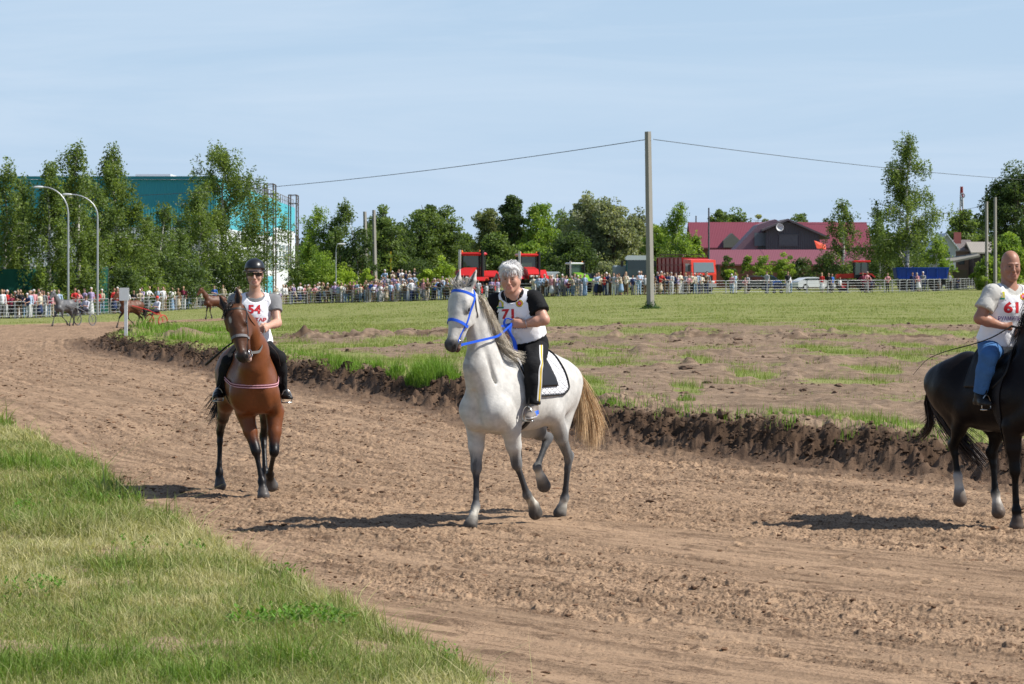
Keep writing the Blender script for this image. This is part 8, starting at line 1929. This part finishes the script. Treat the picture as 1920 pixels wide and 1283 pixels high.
def build_crowd():
    rng = random.Random(12); protos = {}
    for i, (kd, ps) in enumerate([('man', 'lean'), ('man', 'cross'), ('man', 'down'), ('woman', 'lean'), ('woman', 'down'), ('skirt', 'lean'), ('skirt', 'hip'), ('skirt', 'down'), ('man', 'phone'), ('woman', 'phone'), ('child', 'down'), ('child', 'lean'), ('man', 'hip'), ('woman', 'walk')]):
        protos.setdefault(kd, []).append((ps, person_proto(i, kd, ps)))
    used = set(); labels = set(); n = 0
    word = dict(lean='leaning', cross='arms folded', down='upright', phone='filming', hip='posed', walk='walking')
    zones = [(0, 'at the far left'), (75, 'left of the grey trotter'), (150, 'under the street lamps'), (235, 'behind the marker post'), (330, 'below the slender birch'), (400, 'behind the bay horse ears'), (530, 'by the hall corner'), (600, 'before the pale birch'), (690, 'under the leaning posts'), (770, 'below the kiosk'), (850, 'by the first red tractor'), (930, 'beside the woman rider'), (1030, 'left of the green tractor'), (1100, 'right of the green tractor'), (1180, 'before the harvester'), (1260, 'before the red truck'), (1340, 'right of the red truck'), (1430, 'before the plank house'), (1540, 'below the thin birch'), (1620, 'by the side on tractor'), (1710, 'below the tall birch'), (1790, 'by the blue trailer'), (1850, 'left of the bald rider')]
    def add(px, back=None, kd=None, top=None, bot=None, hair=None, pose=None, dz=0.0, face=None):
        nonlocal n
        zone = min(zones, key=lambda z: abs(z[0] - px))[1]
        for _ in range(60):
            k_ = kd or rng.choices(['man', 'woman', 'skirt', 'child'], [.42, .26, .22, .10])[0]; ps, src = rng.choice(protos[k_])
            if pose and any(p == pose for p, _ in protos[k_]): ps, src = [q for q in protos[k_] if q[0] == pose][0]
            t = [q for q in TOPS if q[0] == top][0] if top else rng.choice(TOPS); b = [q for q in BOTS if q[0] == bot][0] if bot else rng.choice(BOTS); h = [q for q in HAIR if q[0] == hair][0] if hair else rng.choice(HAIR)
            who = {'man': 'man', 'woman': 'woman', 'skirt': 'woman', 'child': 'child'}[k_]; gar = 'skirt' if k_ == 'skirt' else 'trousers'
            pw = word[ps] if back is None or back < 1.0 or ps != 'lean' else 'at back'
            lab = '%s %s, %s top, %s %s, %s, %s' % (h[0], who, t[0], b[0], gar, pw, zone)
            if lab not in labels: break
            kd2 = kd; 
        labels.add(lab)
        key = id(src); o = src if key not in used else src.copy()
        if key not in used: used.add(key)
        else: C.objects.link(o)
        bk = back if back is not None else rng.uniform(.35, .8); p = fence_at(px, bk); o.location = (p[0], p[1], p[2] + dz); o.rotation_euler = (0, 0, (face if face is not None else rng.gauss(0, .45)) + math.atan2(-(px - 960) / F, 1)); s = rng.uniform(.90, 1.10); o.scale = (s, s, s)
        def vm(pre, nc, rough=.85): return mat(pre + '_' + nc[0].replace(' ', '_'), nc[1], rough, .08, 12)
        sk = rng.choice([(.44, .26, .19), (.38, .21, .15), (.50, .31, .23)])
        for sl_, m in zip(o.material_slots, [mat('skin_%02d' % int(sk[0] * 100), sk, .6), vm('top', t), vm('bottom', b), vm('hair', h), mat('shoe_a', (.05, .05, .05))]): sl_.link = 'OBJECT'; sl_.material = m
        tag(o, lab, 'spectator', 'spectators behind the barriers'); n += 1
    def seg(a, b, cnt, **kw):
        for i in range(cnt): add(a + (b - a) * (i + .5 + rng.uniform(-.42, .42)) / cnt, **kw)
    seg(-6, 62, 9); seg(60, 112, 8); seg(0, 110, 5, back=1.6); seg(132, 200, 6); seg(206, 285, 8); seg(290, 380, 11); add(402, top='blue', bot='light blue', kd='man'); add(448); seg(505, 560, 8); seg(410, 470, 3)
    seg(560, 700, 22); seg(690, 872, 25); seg(560, 700, 6, back=1.7); seg(680, 870, 18, back=1.9); seg(700, 792, 11, back=4.5, dz=.55); seg(715, 780, 9, back=6.5, dz=1.05); seg(700, 870, 10, back=3.2, dz=.15)
    seg(1000, 1062, 13); seg(1030, 1098, 9, back=1.5); seg(1112, 1175, 11); seg(1120, 1180, 4, back=1.8); seg(1185, 1325, 22); seg(1200, 1330, 10, back=1.7)
    seg(872, 935, 6); seg(1062, 1100, 4)
    for px, kw in [(1372, dict(top='pink', bot='light blue')), (1378, dict(kd='woman')), (1398, dict(kd='child', top='pink')), (1403, dict(top='striped grey', bot='black')), (1438, dict(top='striped grey', bot='dark blue')), (1477, dict(top='black', bot='white')), (1482, dict(top='white', bot='light blue')), (1541, dict(kd='skirt', top='red', hair='fair haired')), (1554, dict(kd='man', top='black', bot='black')), (1560, dict(top='blue', bot='grey')), (1575, dict(top='white', bot='black')), (1618, dict(kd='man', top='maroon', bot='black')), (1624, dict(top='pink', bot='grey')), (1634, dict(kd='child', top='navy', bot='black')), (1664, dict(kd='woman', top='pink', bot='black')),
                   (1711, dict(kd='man', top='navy', bot='dark blue')), (1722, dict(kd='skirt', top='pink', bot='white')), (1732, dict(kd='man', top='grey', bot='dark blue')), (1761, dict(kd='child', top='grey', bot='brown')), (1780, dict(kd='woman', top='striped grey', bot='black')), (1795, dict(kd='child', top='navy', bot='dark blue')), (1828, dict(kd='man', top='brown', bot='black')), (1833, dict(hair='white capped')), (1841, dict(top='striped grey'))]: add(px, **kw)
    # a stroller by the fence
    b = fence_at(1458, .8); r = empty('stroller', b, 0, 'dark folded stroller standing behind the fence before the plank house', 'stroller'); M = MB(); M.prism([(-.35, .35), (.30, .35), (.40, .75), (.1, 1.0), (-.2, .95), (-.42, .6)], -.22, .22); lp(M.build('hood', mat('stroller_navy', (.03, .04, .08), .8)), r)
    for x in (-.3, .32):
        for y in (-.22, .22): wheelp(r, (x, y, .15), .15, .06, mat('rim_grey', (.3, .3, .3)))
    # earth mound carrying the back rows
    p = fence_at(748, 7.0); V0, F0 = ico(); V0, F0 = subdiv(*subdiv(V0, F0)); V = V0 * [2.5, 2.8, 1.0] + p; o = mkmesh('grass_mound', V, F0, mat('mound_turf', (.12, .15, .05), .95, .3, 2), None, True); tag(o, 'low mound under the raised rows of spectators', 'ground', kind='structure')
    print('crowd', n)
build_crowd()
def simple_horse(opx, Oy, yaw, c, leg_c, label, kind='trot', seed=0, sc=1.0, manec=(.02, .015, .012)):
    z0 = float(base_z(np.array((opx - 960) / F * Oy), np.array(Oy))); H = Horse(opx, Oy, yaw, z0); H.sc = sc; l = H.loc; S = SDF(); body(S, H, c)
    dk = leg_c; cols = (c, dk, dk, dk, dk); hc = (.06, .05, .045)
    a = .30 if kind == 'trot' else .04
    foreleg(S, H, -1, l(.40, -.16, .95), l(.45 + a, -.15, .58), l(.48 + a * 1.3, -.14, .25), l(.50 + a * 1.4, -.14, .13), l(.52 + a * 1.4, -.14, .06), cols, hc)
    foreleg(S, H, 1, l(.40, .16, .95), l(.45 - a * .2, .15, .56), l(.40 - a * 1.2, .14, .30), l(.36 - a * 1.4, .14, .20), l(.36 - a * 1.5, .14, .12), cols, hc)
    hindleg(S, H, -1, l(-.42, -.18, .92), l(-.78 - a * .5, -.14, .55), l(-.72 - a, -.13, .24), l(-.68 - a * 1.0, -.13, .13), l(-.66 - a, -.13, .06), cols, hc)
    hindleg(S, H, 1, l(-.38, .18, .92), l(-.66 + a * .6, .14, .55), l(-.62 + a * .9, .13, .25), l(-.58 + a * .9, .13, .13), l(-.56 + a * .9, .13, .06), cols, hc)
    poll = l(1.02, 0, 2.02); muz = l(1.32, 0, 1.62)
    S.cap(l(.42, 0, 1.24), l(.68, 0, 1.55), .25, .18, c, .10, H.Lv, .68); S.cap(l(.68, 0, 1.55), l(.98, 0, 1.94), .18, .105, c, .07, H.Lv, .66)
    hd = horse_head(S, H, poll, muz, H.Fv + np.array([0, 0, .4]), c, [x * .5 for x in c])
    root = empty('horse', H.O, 0, label, 'horse'); horse_mesh(S, 'body', .022, c, vcmat('horse_far', .5, .35, .12, 12, 0), root); rng = np.random.default_rng(seed)
    strands('tail', hair_lock(rng, [l(-.88, 0, 1.24), l(-1.0, 0, 1.1), l(-1.02, .02, .85), l(-1.0, .02, .55)], .02, .06, 160, 7), .02, manec, root, seed=4)
    cur = []
    for i in range(10): t = i / 9; p = l(.92, 0, 2.0) * (1 - t) + l(.42, 0, 1.55) * t; cur += hair_lock(rng, [p, p - H.Lv * .06, p - H.Lv * .10 + np.array([0, 0, -.18])], .015, .03, 10, 6)
    strands('mane', cur, .02, manec, root, seed=5)
    return H
def sulky(H, label, col, who, topc, hatc, legc=(.02, .02, .03)):
    l = H.loc; root = empty('sulky', l(-1.9, 0, 0), 0, label, 'sulky'); M = MB()
    for q in (-1, 1):
        pts = [l(.25, .34 * q, 1.25), l(-.9, .40 * q, 1.0), l(-1.7, .36 * q, .72), l(-2.1, .3 * q, .70)]; M = MB(); M.tube(pts, .022, 6); setlocal(M.build('shaft', col, smooth=True), root)
        M = MB(); c = l(-1.9, .55 * q, .36); M.wheel(c, .36, .05, H.Lv, [(.88, -.5), (1, -.3), (1, .3), (.88, .5), (.88, -.5)], 22)
        for a in np.linspace(0, math.pi, 7)[:-1]: d = H.Fv * math.cos(a) + np.array([0, 0, math.sin(a)]); M.tube([c - d * .33, c + d * .33], .006, 4)
        setlocal(M.build('wheel', col if q else col), root)
    M = MB(); M.tube([l(-1.9, -.55, .36), l(-1.95, -.3, .72), l(-1.95, .3, .72), l(-1.9, .55, .36)], .02, 6); M.box(l(-1.95, 0, .80), (.4, .4, .06)); setlocal(M.build('seat', col), root)
    S = SDF(); sk = (.42, .25, .18)
    pr = empty('person', l(-1.95, 0, .83), 0, who, 'driver')
    S.cap(l(-1.97, 0, .95), l(-2.02, 0, 1.32), .15, .16, topc, .05); S.cap(l(-2.0, -.16, 1.38), l(-2.0, .16, 1.38), .07, .07, topc, .04)
    for q in (-1, 1): S.cap(l(-2.0, .20 * q, 1.36), l(-1.85, .26 * q, 1.12), .055, .045, topc, .02); S.cap(l(-1.85, .26 * q, 1.12), l(-1.60, .12 * q, 1.18), .04, .03, sk, .01); S.cap(l(-1.95, .10 * q, .92), l(-1.50, .25 * q, .95), .10, .07, legc, .03); S.cap(l(-1.50, .25 * q, .95), l(-1.20, .36 * q, .70), .06, .045, legc, .02); S.cap(l(-1.20, .36 * q, .70), l(-1.08, .36 * q, .78), .045, .04, (.02, .02, .02), .02)
    hc_ = l(-1.98, 0, 1.64); S.cap(l(-2.0, 0, 1.40), hc_, .055, .05, sk, .02); S.ell(hc_, (.085, .095, .12), None, sk, .02)
    V, Q = S.mesh(.018); V = relax(V, Q, 1); setlocal(mkmesh('body', V, Q, vcmat('driver_cloth', .8, .2, .1, 20, 0), None, True, S.colors(V, .004)), pr)
    M = MB(); M.sphere(hc_ + np.array([0, 0, .05]), (.105, .115, .10), 12); setlocal(M.build('helmet', mat('helmet_' + label[:6], hatc, .4), smooth=True), pr)
GT = simple_horse(121, 166, -math.radians(30), (.10, .10, .105), (.05, .05, .055), 'dappled dark grey harness horse trotting in front of the green screens', seed=1, manec=(.12, .11, .11))
sulky(GT, 'light cart drawn by the dark grey harness horse', mat('sulky_grey', (.16, .16, .17), .5), 'driver in pale shirt seated on the cart behind the dark grey horse', (.50, .50, .58), (.12, .07, .05))
BT = simple_horse(246, 160, -math.radians(40), (.105, .038, .016), (.02, .012, .01), 'bay harness horse trotting behind the white marker post', seed=2)
sulky(BT, 'red framed cart drawn by the bay harness horse', mat('sulky_red', (.50, .03, .03), .5), 'driver in white shirt and red cap on the red cart', (.62, .64, .70), (.60, .05, .03))
LH_ = simple_horse(402, 184, -math.radians(50), (.095, .032, .013), (.02, .012, .01), 'loose bay horse standing before the fence left of the helmeted rider', 'stand', seed=3, manec=(.02, .015, .012))
print('crowd', round(time.time() - T0, 1))
print('done', round(time.time() - T0, 1), 'objects', len(bpy.data.objects))
